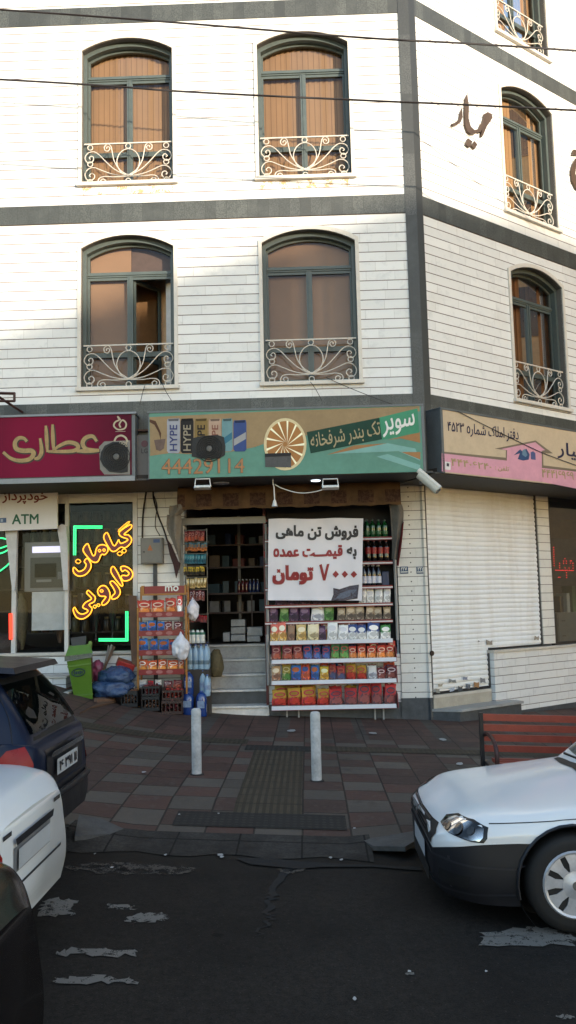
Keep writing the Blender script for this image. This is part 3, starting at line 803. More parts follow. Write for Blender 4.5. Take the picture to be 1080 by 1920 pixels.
# doorway and steps
STEP = mat('worn_grey_marble_step', (0.62, 0.60, 0.56, 1), 0.5, var=0.3, scale=5)
RISER = mat('grey_marble_riser', (0.40, 0.39, 0.37, 1), 0.6, var=0.35, scale=5)
st = thing('entrance_steps', 'worn marble steps rising into the dark grocery doorway', 'steps', (-1.33, GY, 0.25))
S = W(st)
zs = [0.415, 0.645, 0.875, 1.105, 1.335]
for i, z in enumerate(zs):
    y = GY - 0.02 + 0.27 * i
    x0 = -2.0
    S.part(MB().box(x0, y - 0.035, z - 0.035, -0.66, y + 0.30, z, 0.008), 'tread', STEP)
    S.part(MB().box(x0, y, (zs[i - 1] if i else -0.02), -0.66, y + 0.28, z - 0.036), 'riser', (DARK_BASE if i == 1 else (mat('pale_marble_riser', (0.60, 0.58, 0.54, 1), 0.5, var=0.2) if i == 0 else RISER)))
FLOORZ = 1.335
# shop room
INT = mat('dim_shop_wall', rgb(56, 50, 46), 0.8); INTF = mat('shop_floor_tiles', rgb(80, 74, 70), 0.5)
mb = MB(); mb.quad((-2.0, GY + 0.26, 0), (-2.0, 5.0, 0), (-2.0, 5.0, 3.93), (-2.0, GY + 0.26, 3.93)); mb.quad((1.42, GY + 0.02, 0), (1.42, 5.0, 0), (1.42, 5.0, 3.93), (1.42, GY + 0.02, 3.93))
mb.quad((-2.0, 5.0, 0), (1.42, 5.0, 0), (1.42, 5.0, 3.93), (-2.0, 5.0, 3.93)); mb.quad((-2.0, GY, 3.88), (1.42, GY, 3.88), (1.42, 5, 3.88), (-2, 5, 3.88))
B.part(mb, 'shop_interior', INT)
B.part(MB().box(-2.0, GY + 1.15, 1.2, 1.42, 5.0, FLOORZ - 0.003), 'shop_floor', INTF)
ALU = mat('worn_aluminium_frame', rgb(150, 146, 138), 0.45, metal=0.3, var=0.2)
DKF = mat('dark_shop_frame', rgb(58, 50, 46), 0.55)
x0, z0 = F(343, 978, GY); x1, _ = F(498, 966, GY)
B.part(MB().box(x0 - 0.06, GY - 0.03, 3.34, x1, GY + 0.08, 3.45), 'door_lintel', ALU)
B.part(MB().box(x0 - 0.06, GY - 0.02, 0.42, x0 + 0.0, GY + 0.08, 3.34), 'door_jamb', ALU)
B.part(MB().box(-0.70, GY - 0.02, 0.42, -0.66, GY + 0.1, 3.75), 'door_jamb', mat('red_door_jamb', rgb(108, 34, 34), 0.5))
B.part(MB().box(-2.0, GY - 0.01, 3.62, 1.47, GY + 0.1, 3.90), 'door_header', DKF)
# side street: shutter, post, office window, low wall, step slab
n = NT('white_shutter_slats'); co = n.coord('Object'); s = n.sep(co)
st_ = n.noise(n.comb(n.math('MULTIPLY', s[0], 3.0), n.math('MULTIPLY', s[2], 0.35)), 1.2, 5, 0.6); fine = n.noise(co, 9, 6, 0.7)
c = n.mix(n.math('MULTIPLY', n.ramp(st_, 0.45, 0.72), 0.55), (0.74, 0.76, 0.78, 1), (0.56, 0.54, 0.51, 1))
c = n.mix(n.math('MULTIPLY', n.ramp(fine, 0.58, 0.75), 0.35), c, (0.46, 0.43, 0.39, 1))
low = n.ramp(s[2], 1.3, 0.55); c = n.mix(n.math('MULTIPLY', low, 0.45), c, (0.68, 0.63, 0.53, 1))
n.set(color=c, rough=0.5, spec=0.4); SHUT = n.m
def slats(x0, x1, z0, z1, y, H=0.082):
    mb = MB(); rows = []; z = z1
    prof = [(0.0, 0.010), (0.012, 0.0), (0.04, -0.008), (0.066, -0.002), (0.074, 0.008)]
    pts = []
    while z > z0 + 0.02:
        for dz, dy in prof:
            if z - dz > z0: pts.append((y + dy, z - dz))
        z -= H
    pts.append((y, z0))
    nx = 14
    for i in range(nx + 1):
        x = x0 + (x1 - x0) * i / nx
        rows.append([(x, py + 0.004 * math.sin(i * 1.3 + pz * 2), pz + 0.003 * math.sin(i * 0.9)) for py, pz in pts])
    return mb.grid(rows)
SY = 0.80
sh = side(slats(0.765, 2.165, 0.56, 1.32, SY + 0.02), 'roller_shutter', SHUT)
side(slats(0.765, 3.64, 1.16, 3.9, SY + 0.021), 'upper_curtain', SHUT, sh)
RUB = mat('black_rubber_strip', rgb(34, 32, 34), 0.7)
side(MB().box(0.77, SY, 0.52, 2.16, SY + 0.05, 0.562), 'bottom_bar', RUB, sh); side(MB().box(2.172, SY, 1.155, 3.64, SY + 0.05, 1.19), 'bottom_bar', RUB, sh)
for bx_ in ((0.757, SY - 0.01, 0.5, 0.775, SY + 0.06, 3.88), (3.632, SY - 0.012, 1.18, 3.65, SY + 0.06, 3.9), (2.15, SY - 0.01, 0.53, 2.175, SY + 0.06, 1.14)): side(MB().box(*bx_), 'guide_rail', mat('grey_guide_rail', rgb(112, 108, 104), 0.5, metal=0.4), sh)
x, z = R(806, 1225, SY); side(MB().lathe([(0, -0.02), (0.04, -0.02), (0.045, 0.0), (0.03, 0.015), (0, 0.015)], (x + 0.03, SY - 0.01, z), 12, 'Y'), 'lock', mat('rusty_lock', rgb(84, 66, 58), 0.7, metal=0.5), sh)
# torn stickers on the shutter foot
rnd = random.Random(3)
for px, py, w_, h_, cc in ((826, 1285, 10, 6, (168, 158, 140)), (848, 1277, 14, 7, (120, 122, 120)), (872, 1272, 10, 9, (128, 134, 150)), (820, 1295, 9, 7, (140, 138, 130)), (848, 1292, 8, 8, (152, 160, 172)),
                         (863, 1291, 8, 8, (70, 74, 78)), (878, 1287, 9, 7, (92, 96, 104)), (893, 1284, 10, 11, (150, 112, 74)), (905, 1276, 10, 9, (124, 124, 126)), (918, 1205, 11, 9, (134, 126, 116)), (1006, 1197, 9, 8, (150, 142, 130)), (897, 1203, 4, 3, (80, 76, 72))):
    q = [R(px + a * w_ * 0.5 + rnd.uniform(-1.5, 1.5), py + b * h_ * 0.5 + rnd.uniform(-1.5, 1.5), SY) for a, b in ((-1, -1), (0.1, -0.8), (1, -1), (0.8, 0), (1, 1), (-0.2, 0.7), (-1, 1))]
    side(MB().poly([(u, SY - 0.003, z) for u, z in q]), 'torn_sticker', mat('sticker_%d_%d' % (cc[0], cc[2]), sc(rgb(*cc), 1.9), 0.7, var=0.5, scale=30), sh)
side(MB().box(3.65, SY - 0.03, 1.18, 3.99, SY + 0.25, 3.9), 'pillar_wall', GF_STONE)
side(MB().box(2.17, SY - 0.10, 0.02, UR, SY + 0.2, 1.105), 'low_wall', LOW_STONE)
CAPM = mat('marble_cap', rgb(196, 190, 180), 0.45, var=0.15)
side(MB().box(2.14, SY - 0.13, 1.105, UR, SY + 0.25, 1.15, 0.006), 'wall_cap', CAPM)
side(MB().box(2.5, SY - 0.115, -0.2, UR, SY, 0.10), 'plinth', DARK_BASE)
side(MB().box(0.76, SY - 0.02, 0.30, 2.17, SY + 0.2, 0.47), 'threshold', mat('cream_marble', rgb(190, 182, 166), 0.5, var=0.2))
side(MB().box(0.76, SY - 0.03, 0.471, 2.168, SY + 0.2, 0.515), 'threshold_cap', CAPM)
stp = thing('marble_step', 'grey marble step slab on a dark base below the white shutter', 'step', tuple(TR @ Vector((1.6, SY - 0.25, 0.1))))
Q = W(stp)
Q.part(MB().prism([(0.72, SY - 0.01, 0.265), (0.98, SY - 0.40, 0.265), (2.52, SY - 0.40, 0.265), (2.52, SY - 0.11, 0.265), (2.2, SY - 0.01, 0.265)], (0, 0, 0.04)), 'slab', mat('grey_marble_slab', rgb(170, 170, 168), 0.4, var=0.25, scale=4), xf=TR)
Q.part(MB().prism([(0.74, SY - 0.01, -0.1), (0.985, SY - 0.36, -0.1), (2.50, SY - 0.36, -0.1), (2.50, SY - 0.11, -0.1), (2.2, SY - 0.01, -0.1)], (0, 0, 0.364)), 'base', DARK_BASE, xf=TR)
# office beside the shutter
SHOPGLASS = glassm('shop_window_glass', (0.86, 0.88, 0.87, 1), 0.4)
ofw = side(MB().box(3.99, SY - 0.01, 1.15, 4.04, SY + 0.06, 3.9).box(4.04, SY - 0.01, 1.15, UR, SY + 0.06, 1.2).box(6.4, SY - 0.01, 1.2, 6.46, SY + 0.06, 3.9), 'office_window', DKF)
side(MB().quad((4.04, SY + 0.03, 1.2), (UR, SY + 0.03, 1.2), (UR, SY + 0.03, 3.9), (4.04, SY + 0.03, 3.9)), 'pane', SHOPGLASS, ofw)
mb = MB(); mb.quad((3.7, SY + 2.6, 1.0), (UR, SY + 2.6, 1.0), (UR, SY + 2.6, 3.93), (3.7, SY + 2.6, 3.93)); mb.quad((3.9, SY + 0.25, 1.0), (3.9, SY + 2.6, 1.0), (3.9, SY + 2.6, 3.93), (3.9, SY + 0.25, 3.93))
mb.quad((3.7, SY + 0.2, 1.12), (UR, SY + 0.2, 1.12), (UR, SY + 2.6, 1.12), (3.7, SY + 2.6, 1.12)); side(mb, 'office_interior', mat('office_wall', rgb(96, 88, 80), 0.8))
side(MB().box(3.7, SY + 0.1, 0.0, UR, SY + 0.35, 1.1), 'inner_wall', DARKROOM)
# ---- herbalist's glazed front on the left
xw, zw = F(60, 1222, GY); ZS = F(60, 1224, GY)[1]
XM = [F(26, 1160, GY)[0], F(125, 1160, GY)[0]]
hs = B.part(MB().box(XL, GY - 0.06, ZS - 0.05, -2.765, GY + 0.16, ZS + 0.0, 0.006), 'window_sill', CAPM)
piece(XL, -2.765, 0.1, ZS - 0.051, LOW_STONE, 'low_wall', GY - 0.02, GY + 0.2)
WF = mat('white_shopfront_frame', rgb(190, 190, 188), 0.45, var=0.1)
shf = B.part(MB().box(XM[0] - 0.035, GY - 0.02, ZS + 0.001, XM[0] + 0.035, GY + 0.06, 3.9).box(XM[1] - 0.03, GY - 0.02, ZS + 0.001, XM[1] + 0.03, GY + 0.06, 3.9)
             .box(-2.835, GY - 0.02, ZS + 0.001, -2.761, GY + 0.06, 3.9).box(XL, GY, 3.75, -2.836, GY + 0.05, 3.9), 'shop_window', WF)
B.part(MB().quad((XL, GY + 0.02, ZS), (-2.835, GY + 0.02, ZS), (-2.835, GY + 0.02, 3.75), (XL, GY + 0.02, 3.75)), 'pane', SHOPGLASS, shf)
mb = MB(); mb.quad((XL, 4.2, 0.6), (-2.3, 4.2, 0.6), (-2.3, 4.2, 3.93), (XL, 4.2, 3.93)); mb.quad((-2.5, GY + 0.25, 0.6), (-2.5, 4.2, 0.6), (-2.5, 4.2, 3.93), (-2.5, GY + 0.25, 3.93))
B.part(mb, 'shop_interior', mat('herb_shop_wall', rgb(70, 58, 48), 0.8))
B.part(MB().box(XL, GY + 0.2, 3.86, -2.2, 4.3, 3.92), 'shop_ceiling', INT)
side(MB().box(3.6, SY + 0.26, 3.86, UR, SY + 2.7, 3.92), 'office_ceiling', INT)
B.part(MB().box(XL, GY + 0.2, ZS - 0.12, -2.5, 4.2, ZS - 0.06), 'shop_floor', INTF)
# white steps at the far left
ls = thing('stone_steps', 'white stone steps at the herbalist front, half hidden by the blue hatchback', 'steps', (-3.6, 0.6, 0.4))
S2 = W(ls)
xa = F(128, 1290, 0.75)[0]
S2.part(MB().box(-7.5, 0.62, 0.2, xa, GY - 0.021, F(110, 1268, 0.62)[1] - 0.03), 'riser', LOW_STONE)
S2.part(MB().box(-7.5, 0.59, F(110, 1268, 0.62)[1] - 0.029, xa + 0.02, GY - 0.021, F(110, 1268, 0.62)[1], 0.006), 'tread', CAPM)
S2.part(MB().box(-7.5, 0.25, 0.2, F(128, 1298, 0.3)[0], 0.619, F(128, 1297, 0.3)[1] - 0.03), 'riser', LOW_STONE)
S2.part(MB().box(-7.5, 0.22, F(128, 1297, 0.3)[1] - 0.029, F(131, 1298, 0.3)[0], 0.619, F(128, 1297, 0.3)[1], 0.006), 'tread', CAPM)

# ------------------------------------------------------------------ shop signs
SGY = -0.30
def flatmat(name, c, rough=0.45, var=0.08, em=0): return mat(name, sc(c, 1.75), 0.65, var=var, scale=4, spec=0.2)
CASE = mat('grey_sign_casing', rgb(120, 126, 130), 0.45, metal=0.3, var=0.2)
def sign_box(name, label, x0, x1, z0, z1, m, loc):
    t = thing(name, label, 'shop sign', loc); w = W(t)
    w.part(MB().box(x0, SGY + 0.002, z0, x1, -0.015, z1), 'casing', CASE)
    return t, w
# 1: crimson sign of the herbalist
nz = NT('crimson_sign_film'); s = nz.sep(nz.geo()); k = nz.ramp(nz.noise(nz.geo(), 1.2, 4), 0.3, 0.7)
cx_ = nz.math('ABSOLUTE', nz.math('ADD', s[0], 3.9)); 
c = nz.mix(nz.ramp(nz.math('ADD', cx_, nz.math('MULTIPLY', k, 0.3)), 0.4, 1.6), rgb(150, 20, 66), rgb(92, 15, 44)); nz.set(color=c, rough=0.6, spec=0.15); CRIM = nz.m
x1, zt = F(253, 774, SGY); _, zb = F(250, 899, SGY)
t1, w1 = sign_box('shop_sign', 'crimson shop sign with golden calligraphy above the herbalist window', -7.5, x1, zb, zt, CRIM, (-4, -0.15, 4.0))
w1.part(MB().box(-7.5, SGY - 0.012, zb + 0.07, x1 - 0.05, SGY + 0.001, zt - 0.02), 'face', CRIM)
w1.part(MB().box(-7.5, SGY - 0.03, zb - 0.02, x1, SGY + 0.001, zb + 0.05).box(-7.5, SGY - 0.03, zt - 0.019, x1 + 0.02, -0.02, zt + 0.012), 'edge_trim', mat('pale_sign_edge', rgb(150, 152, 158), 0.35, metal=0.4))
GOLD = mat('gold_sign_letters', rgb(196, 160, 92), 0.35, var=0.35, scale=12); GOLDD = mat('dark_gold_outline', rgb(66, 40, 30), 0.5)
def stroke(w, name, pts, wd, off, k, Y, m, out, n=6, taper=True):
    P = zm(pts, off, k); Q = [F(a, b, Y) for a, b in P]
    Q = [Vector((x, Y - out, z)) for x, z in Q]; Q = catmull(Q, n); L, Rr = [], []
    m_ = len(Q)
    for i, p in enumerate(Q):
        tt = (Q[min(i + 1, m_ - 1)] - Q[max(i - 1, 0)]).normalized(); nn = Vector((-tt.z, 0, tt.x))
        u = i / (m_ - 1); ww = wd * ((0.35 + 0.65 * math.sin(math.pi * min(max(u, 0.06), 0.94)) ** 0.5) if taper else 1)
        L.append(p + nn * ww); Rr.append(p - nn * ww)
    return w.part(MB().grid([L, Rr]), name, m)
o5 = (0, 740); k5 = 2.7
ST = [([(138, 238), (122, 222), (95, 222), (78, 245), (85, 275), (120, 285), (160, 285), (172, 302), (150, 328), (100, 335), (55, 322), (18, 292)], 0.034),
      ([(205, 222), (212, 270), (210, 300), (195, 322), (176, 326)], 0.030), ([(234, 158), (238, 220), (242, 292)], 0.028),
      ([(268, 152), (270, 220), (274, 288)], 0.028), ([(272, 285), (300, 262), (345, 243), (385, 250), (398, 270), (370, 286), (300, 289), (246, 288)], 0.030),
      ([(390, 287), (450, 286), (505, 284)], 0.032), ([(492, 238), (470, 212), (436, 220), (420, 248), (440, 276), (505, 282)], 0.032)]
for i, (pts, wd) in enumerate(ST):
    stroke(w1, 'letter_shadow', [(a + 3, b + 3) for a, b in pts], wd + 0.012, o5, k5, SGY, GOLDD, 0.014 + 0.0004 * i)  # dark printed outline behind each gold stroke
    stroke(w1, 'lettering', pts, wd, o5, k5, SGY, GOLD, 0.020 + 0.0006 * i)
CREAM = mat('cream_print', rgb(206, 190, 160), 0.5)
stroke(w1, 'emblem', [(605, 130), (585, 140), (578, 160), (600, 178), (632, 172), (640, 148), (622, 130), (606, 150), (612, 168)], 0.012, o5, k5, SGY, CREAM, 0.018, taper=False)
stroke(w1, 'emblem', [(596, 110), (604, 122), (612, 130)], 0.016, o5, k5, SGY, CREAM, 0.0187)
stroke(w1, 'emblem', [(580, 236), (592, 216), (615, 208), (636, 218), (648, 240)], 0.014, o5, k5, SGY, CREAM, 0.018, taper=False)
letters(w1, 'lettering', 'oog', zm([(606, 236), (646, 240), (648, 266), (608, 262)], o5, k5), SGY, CREAM, 0.01, out=0.0195)
w1.part(MB().box(*[F(585 / 2.7, 740 + 187 / 2.7, SGY)[0], SGY - 0.016, F(585 / 2.7, 740 + 189 / 2.7, SGY)[1], F(636 / 2.7, 740 + 187 / 2.7, SGY)[0], SGY - 0.0125, F(585 / 2.7, 740 + 187 / 2.7, SGY)[1]]), 'caption_line', CREAM)
# 2: green drinks sign of the grocery
TAN = flatmat('tan_sign_film', rgb(150, 128, 96), 0.4, 0.15); TEAL = flatmat('teal_sign_film', rgb(98, 142, 126), 0.4, 0.15)
x0, zt = F(280, 774, SGY); x1, _ = F(789, 767, SGY); _, zb = F(284, 898, SGY)
t2, w2 = sign_box('shop_sign', 'faded teal and tan drinks sign with cans and an orange slice over the grocery', x0 - 0.02, x1 + 0.04, zb, zt, TAN, (-0.25, -0.15, 3.9))
w2.part(MB().box(x0, SGY - 0.010, zb, x1, SGY + 0.001, zt - 0.01), 'face', TEAL)
w2.part(MB().box(x0 - 0.03, SGY - 0.02, zt - 0.009, x1 + 0.04, -0.02, zt + 0.02), 'top_cap', CASE)
w2.part(MB().box(x1 + 0.001, SGY - 0.015, zb, x1 + 0.04, SGY + 0.001, zt - 0.01), 'edge_trim', CASE)
o6, k6 = (260, 740), 1.929
def g2(name, pts, m, out): return flat(w2, name, zm(pts, o6, k6), SGY, m, out=out)
g2('tan_panel', [(40, 82), (460, 62), (1015, 42), (1016, 60), (880, 82), (700, 120), (600, 150), (470, 172), (420, 190), (330, 208), (200, 216), (110, 212), (42, 222)], TAN, 0.0125)
LTEAL = flatmat('pale_teal_print', rgb(126, 170, 162), 0.4, 0.12); TERRA = flatmat('ochre_print', rgb(160, 118, 78), 0.4, 0.15)
g2('stripe', [(900, 165), (1016, 135), (1018, 175), (990, 168), (945, 158)], TERRA, 0.0128)
g2('stripe', [(680, 218), (780, 184), (905, 176), (790, 200)], TERRA, 0.0128)
g2('stripe', [(700, 215), (900, 176), (1000, 195), (1018, 240), (985, 225), (940, 205)], LTEAL, 0.0133)
g2('stripe', [(860, 225), (900, 215), (1018, 255), (1018, 275)], LTEAL, 0.0128)
g2('stripe', [(950, 208), (1018, 208), (1018, 235)], TERRA, 0.0138)
DKG = flatmat('dark_green_ribbon', rgb(34, 66, 54), 0.4, 0.15); MIDG = flatmat('mid_green_ribbon', rgb(70, 140, 108), 0.4, 0.12)
g2('ribbon', [(608, 136), (870, 84), (880, 162), (622, 213)], DKG, 0.0145); g2('ribbon', [(868, 84), (1008, 50), (1014, 138), (880, 164)], MIDG, 0.0145)
WHT = mat('white_print', rgb(216, 216, 210), 0.5, var=0.06); CRM2 = mat('cream_letters', rgb(206, 188, 140), 0.5)
letters(w2, 'lettering', 'تک بندر شرفخانه', zm([(618, 142), (870, 92), (876, 160), (626, 208)], o6, k6), SGY, CRM2, 0.014, out=0.0165)
letters(w2, 'lettering', 'سویر', zm([(878, 92), (996, 68), (1000, 132), (884, 156)], o6, k6), SGY, WHT, 0.02, out=0.0165)
letters(w2, 'lettering', '44429114', zm([(82, 232), (383, 230), (383, 284), (84, 290)], o6, k6), SGY, mat('brown_outline', rgb(120, 74, 44), 0.5), 0.018, out=0.0145)
letters(w2, 'lettering', '44429114', zm([(84, 233), (383, 231), (383, 283), (85, 289)], o6, k6), SGY, mat('tan_digits', rgb(206, 144, 88), 0.5), 0.0, out=0.0195)
# orange slice
oc = zm([(530, 180)], o6, k6)[0]
def ell(rx, rz, n=32, a0=0, a1=2 * math.pi): return [(oc[0] + rx * math.cos(a0 + (a1 - a0) * i / n), oc[1] + rz * math.sin(a0 + (a1 - a0) * i / n)) for i in range(n)]
PEEL = flatmat('orange_peel_print', rgb(206, 190, 150), 0.4); FLESH = flatmat('orange_flesh_print', rgb(168, 118, 70), 0.4, 0.2); PITH = flatmat('pith_print', rgb(216, 206, 176), 0.4)
flat(w2, 'orange_slice', ell(40, 49), SGY, PEEL, out=0.0148); flat(w2, 'orange_slice', ell(35, 43.5), SGY, FLESH, out=0.0156)
for i in range(13):
    a = i * 2 * math.pi / 13; da = 0.05
    flat(w2, 'pith_line', [(oc[0] + 4 * math.cos(a + 1.2), oc[1] + 4 * math.sin(a + 1.2)), (oc[0] + 36 * math.cos(a - da), oc[1] + 44 * math.sin(a - da)), (oc[0] + 36 * math.cos(a + da), oc[1] + 44 * math.sin(a + da))], SGY, PITH, out=0.0162 + 0.0001 * i)
# drink cans printed on the sign
for i, (a, b, c1, c2, txt) in enumerate(((103, 150, (150, 152, 160), (60, 66, 110), 'HYPE'), (152, 199, (40, 38, 38), (150, 140, 120), 'HYPE'), (203, 250, (130, 108, 66), (34, 32, 34), 'HYPE'),
                                      (255, 298, (176, 150, 130), (130, 84, 72), 'HYPE'), (301, 340, (110, 146, 150), (60, 110, 130), ''), (343, 390, (60, 78, 128), (150, 150, 150), ''))):
    top, bot = 88 + (i == 5) * 6, 212 - (i > 3) * 6
    g2('drink_can', [(a + 3, top), (b - 3, top - 2), (b, top + 8), (b, bot - 8), (b - 6, bot), (a + 6, bot), (a, bot - 8), (a, top + 10)], flatmat('can_print_%d' % i, rgb(*c1), 0.4, 0.2), 0.0150 + 0.0003 * (i % 2))
    g2('drink_can', [(a + 4, top + 1), (b - 4, top - 1), (b - 6, top + 8), (a + 6, top + 9)], flatmat('can_lid_%d' % i, rgb(*[q * 0.6 for q in c1]), 0.4, 0.2), 0.0164)
    m_ = flatmat('can_mark_%d' % i, rgb(*c2), 0.4, 0.1)
    if txt: letters(w2, 'lettering', txt, zm([(a + 10, bot - 8), (a + 10, top + 22), (b - 10, top + 22), (b - 10, bot - 8)], o6, k6), SGY, m_, 0.02, out=0.0160)
    else: g2('drink_can', [(a + 2, bot - 45), (b - 2, bot - 70), (b - 2, bot - 45), (a + 2, bot - 20)], m_, 0.0158)
g2('juice_glass', [(56, 165), (98, 160), (92, 195), (78, 205), (64, 200)], flatmat('glass_print', rgb(110, 92, 84), 0.4, 0.4), 0.0146)
g2('juice_glass', [(40, 90), (62, 96), (82, 140), (80, 165), (74, 140), (58, 110), (40, 100)], flatmat('pour_print', rgb(84, 58, 44), 0.4, 0.3), 0.0150)
# the two cut-outs with machinery behind, built as boxes let into the sign
BLK = mat('black_fan_grille', rgb(26, 25, 26), 0.6); BLK2 = mat('dark_cavity', rgb(44, 44, 48), 0.8)
ACW = mat('aged_white_ac_casing', rgb(150, 146, 138), 0.5, var=0.2)
def fan(label, px, r_px, square, cx, cy, name='air_conditioner'):
    x, z = F(cx, cy, SGY); r = r_px * (SGY - CAM.y) / F_PX
    t = thing(name, label, 'air conditioner', (x, SGY, z - r)); w = W(t)
    out = [F(a, b, SGY) for a, b in px]
    w.part(MB().prism([(a, SGY - 0.022, b) for a, b in out], (0, 0.0195, 0)), 'grille_plate', BLK)
    mb = MB()
    for q in (0.35, 0.5, 0.65, 0.8, 0.95): mb.tube([(x + r * q * math.cos(a), SGY - 0.030, z + r * q * math.sin(a)) for a in [i * math.pi / 12 for i in range(24)]], 0.006, 4, closed=True)
    for i in range(12):
        a = i * math.pi / 6; mb.tube([(x + r * 0.2 * math.cos(a), SGY - 0.027, z + r * .2 * math.sin(a)), (x + r * 0.95 * math.cos(a + .2), SGY - 0.027, z + r * .95 * math.sin(a + .2))], 0.004, 4)
    w.part(mb, 'fan_guard', mat('grille_wire', rgb(52, 50, 48), 0.5))
    w.part(MB().lathe([(0, -0.012), (r * 0.2, -0.008), (r * 0.22, 0.0), (0, 0)], (x, SGY - 0.034, z), 14, 'Y'), 'hub', mat('fan_hub', rgb(112, 110, 106), 0.5))
    return t, w
tf, wf = fan('air conditioner fan set into the crimson sign beside its gold letters', [(190, 848), (197, 836), (212, 829), (228, 829), (240, 835), (240, 885), (228, 887), (206, 885), (194, 874), (188, 862)], 27, True, 219, 857)
o = [F(a, b, SGY) for a, b in [(186, 838), (196, 828), (244, 826), (244, 890), (196, 890), (188, 880)]]
wf.part(MB().prism([(a, SGY - 0.0125, b) for a, b in o], (0, 0.012, 0)), 'casing', ACW)
fan('black air conditioner fan showing through the teal sign below the printed cans', [(360, 833), (362, 822), (378, 818), (408, 816), (420, 820), (423, 838), (422, 853), (412, 860), (376, 860), (360, 856)], 26, True, 393, 842)
tb = thing('vent_box', 'grey square vent opening cut through the orange slice of the teal sign', 'vent', (F(521, 877, SGY)[0], SGY, F(521, 877, SGY)[1])); wb = W(tb)
q = [F(*p, SGY) for p in zm([(457, 214), (551, 211), (552, 264), (458, 262)], o6, k6)]
wb.part(MB().prism([(a, SGY - 0.020, b) for a, b in q], (0, 0.0195, 0)), 'back_plate', mat('grey_duct', rgb(92, 92, 94), 0.5, metal=0.4, var=0.4, scale=8))
q2 = [F(*p, SGY) for p in zm([(457, 214), (551, 211), (551, 222), (457, 226)], o6, k6)]
wb.part(MB().prism([(a, SGY - 0.026, b) for a, b in q2], (0, 0.0055, 0)), 'lip', BLK2)
# 3: estate agent's sign on the side street
RSY = -0.30
t3 = thing('shop_sign', 'beige and pink estate agent sign with blue lettering on the side street', 'shop sign', tuple(C0 + Vector((0.9, -0.1, 3.9)))); w3 = W(t3)
u0, zt = R(824, 765, RSY); _, zb = R(827, 886, RSY)
w3.part(MB().box(u0, RSY + 0.002, zb, UR, -0.015, zt), 'casing', CASE, xf=TR)
BEI = flatmat('beige_sign_film', rgb(190, 172, 146), 0.45, 0.12); PNK = flatmat('pink_sign_film', rgb(202, 148, 164), 0.45, 0.12)
w3.part(MB().box(u0 + 0.05, RSY - 0.010, zb, UR, RSY + 0.001, zt - 0.02), 'face', BEI, xf=TR)
w3.part(MB().box(u0, RSY - 0.014, zb, u0 + 0.049, RSY + 0.001, zt - 0.02).box(u0, RSY - 0.02, zt - 0.019, UR, -0.02, zt + 0.012), 'edge_trim', CASE, xf=TR)
o7, k7 = (760, 740), 3.375
def g3(name, pts, m, out): return flat(w3, name, zm(pts, o7, k7), RSY, m, side=True, out=out)
GLN = flatmat('grey_outline', rgb(120, 108, 92), 0.45); NVY = mat('navy_letters', rgb(38, 36, 84), 0.5); YEL = mat('pale_yellow_letters', rgb(206, 186, 130), 0.5)
g3('outline', [(226, 360), (632, 400), (632, 352), (562, 342), (820, 290), (930, 372), (868, 372), (870, 448), (1300, 500), (1300, 520), (860, 470), (640, 424), (226, 376)], GLN, 0.0125)
g3('pink_panel', [(226, 372), (638, 418), (640, 352), (600, 346), (818, 302), (880, 352), (858, 356), (860, 464), (1300, 512), (1300, 640), (860, 552), (226, 486)], PNK, 0.0140)
BLU = mat('blue_emblem', rgb(38, 84, 140), 0.5)
g3('emblem', [(680, 385), (722, 346), (742, 366), (760, 340), (782, 380), (776, 412), (740, 418), (706, 408), (720, 372)], BLU, 0.0155)
g3('emblem', [(788, 366), (804, 358), (818, 370), (820, 414), (790, 410)], mat('slate_emblem', rgb(96, 110, 168), 0.5), 0.0155)
g3('emblem', [(736, 352), (752, 344), (768, 384), (756, 396), (734, 380)], mat('pale_emblem', rgb(124, 160, 186), 0.5), 0.0160)
g3('sticker', [(246, 424), (282, 428), (282, 478), (246, 474)], mat('white_sticker', rgb(206, 204, 204), 0.5), 0.0155); g3('sticker', [(256, 434), (272, 436), (272, 456), (256, 454)], mat('dark_sticker_mark', rgb(80, 76, 90), 0.5), 0.0163)
letters(w3, 'lettering', 'دفتر املاک شماره ۴۵۲۳', zm([(262, 168), (712, 216), (712, 308), (262, 250)], o7, k7), RSY, NVY, 0.012, True, out=0.0135)
letters(w3, 'lettering', 'مهیار', zm([(958, 296), (1190, 334), (1190, 440), (958, 402)], o7, k7), RSY, NVY, 0.02, True, out=0.0135)
letters(w3, 'lettering', '۴۴۴۰۶۲۴۰', zm([(284, 402), (540, 440), (540, 478), (284, 450)], o7, k7), RSY, YEL, 0.016, True, out=0.0155)
letters(w3, 'lettering', 'تلفن :', zm([(562, 446), (650, 456), (650, 496), (562, 482)], o7, k7), RSY, YEL, 0.014, True, out=0.0155)
letters(w3, 'lettering', '۴۴۴۱۶۹۶۹', zm([(858, 470), (1060, 492), (1060, 540), (858, 524)], o7, k7), RSY, YEL, 0.016, True, out=0.0155)
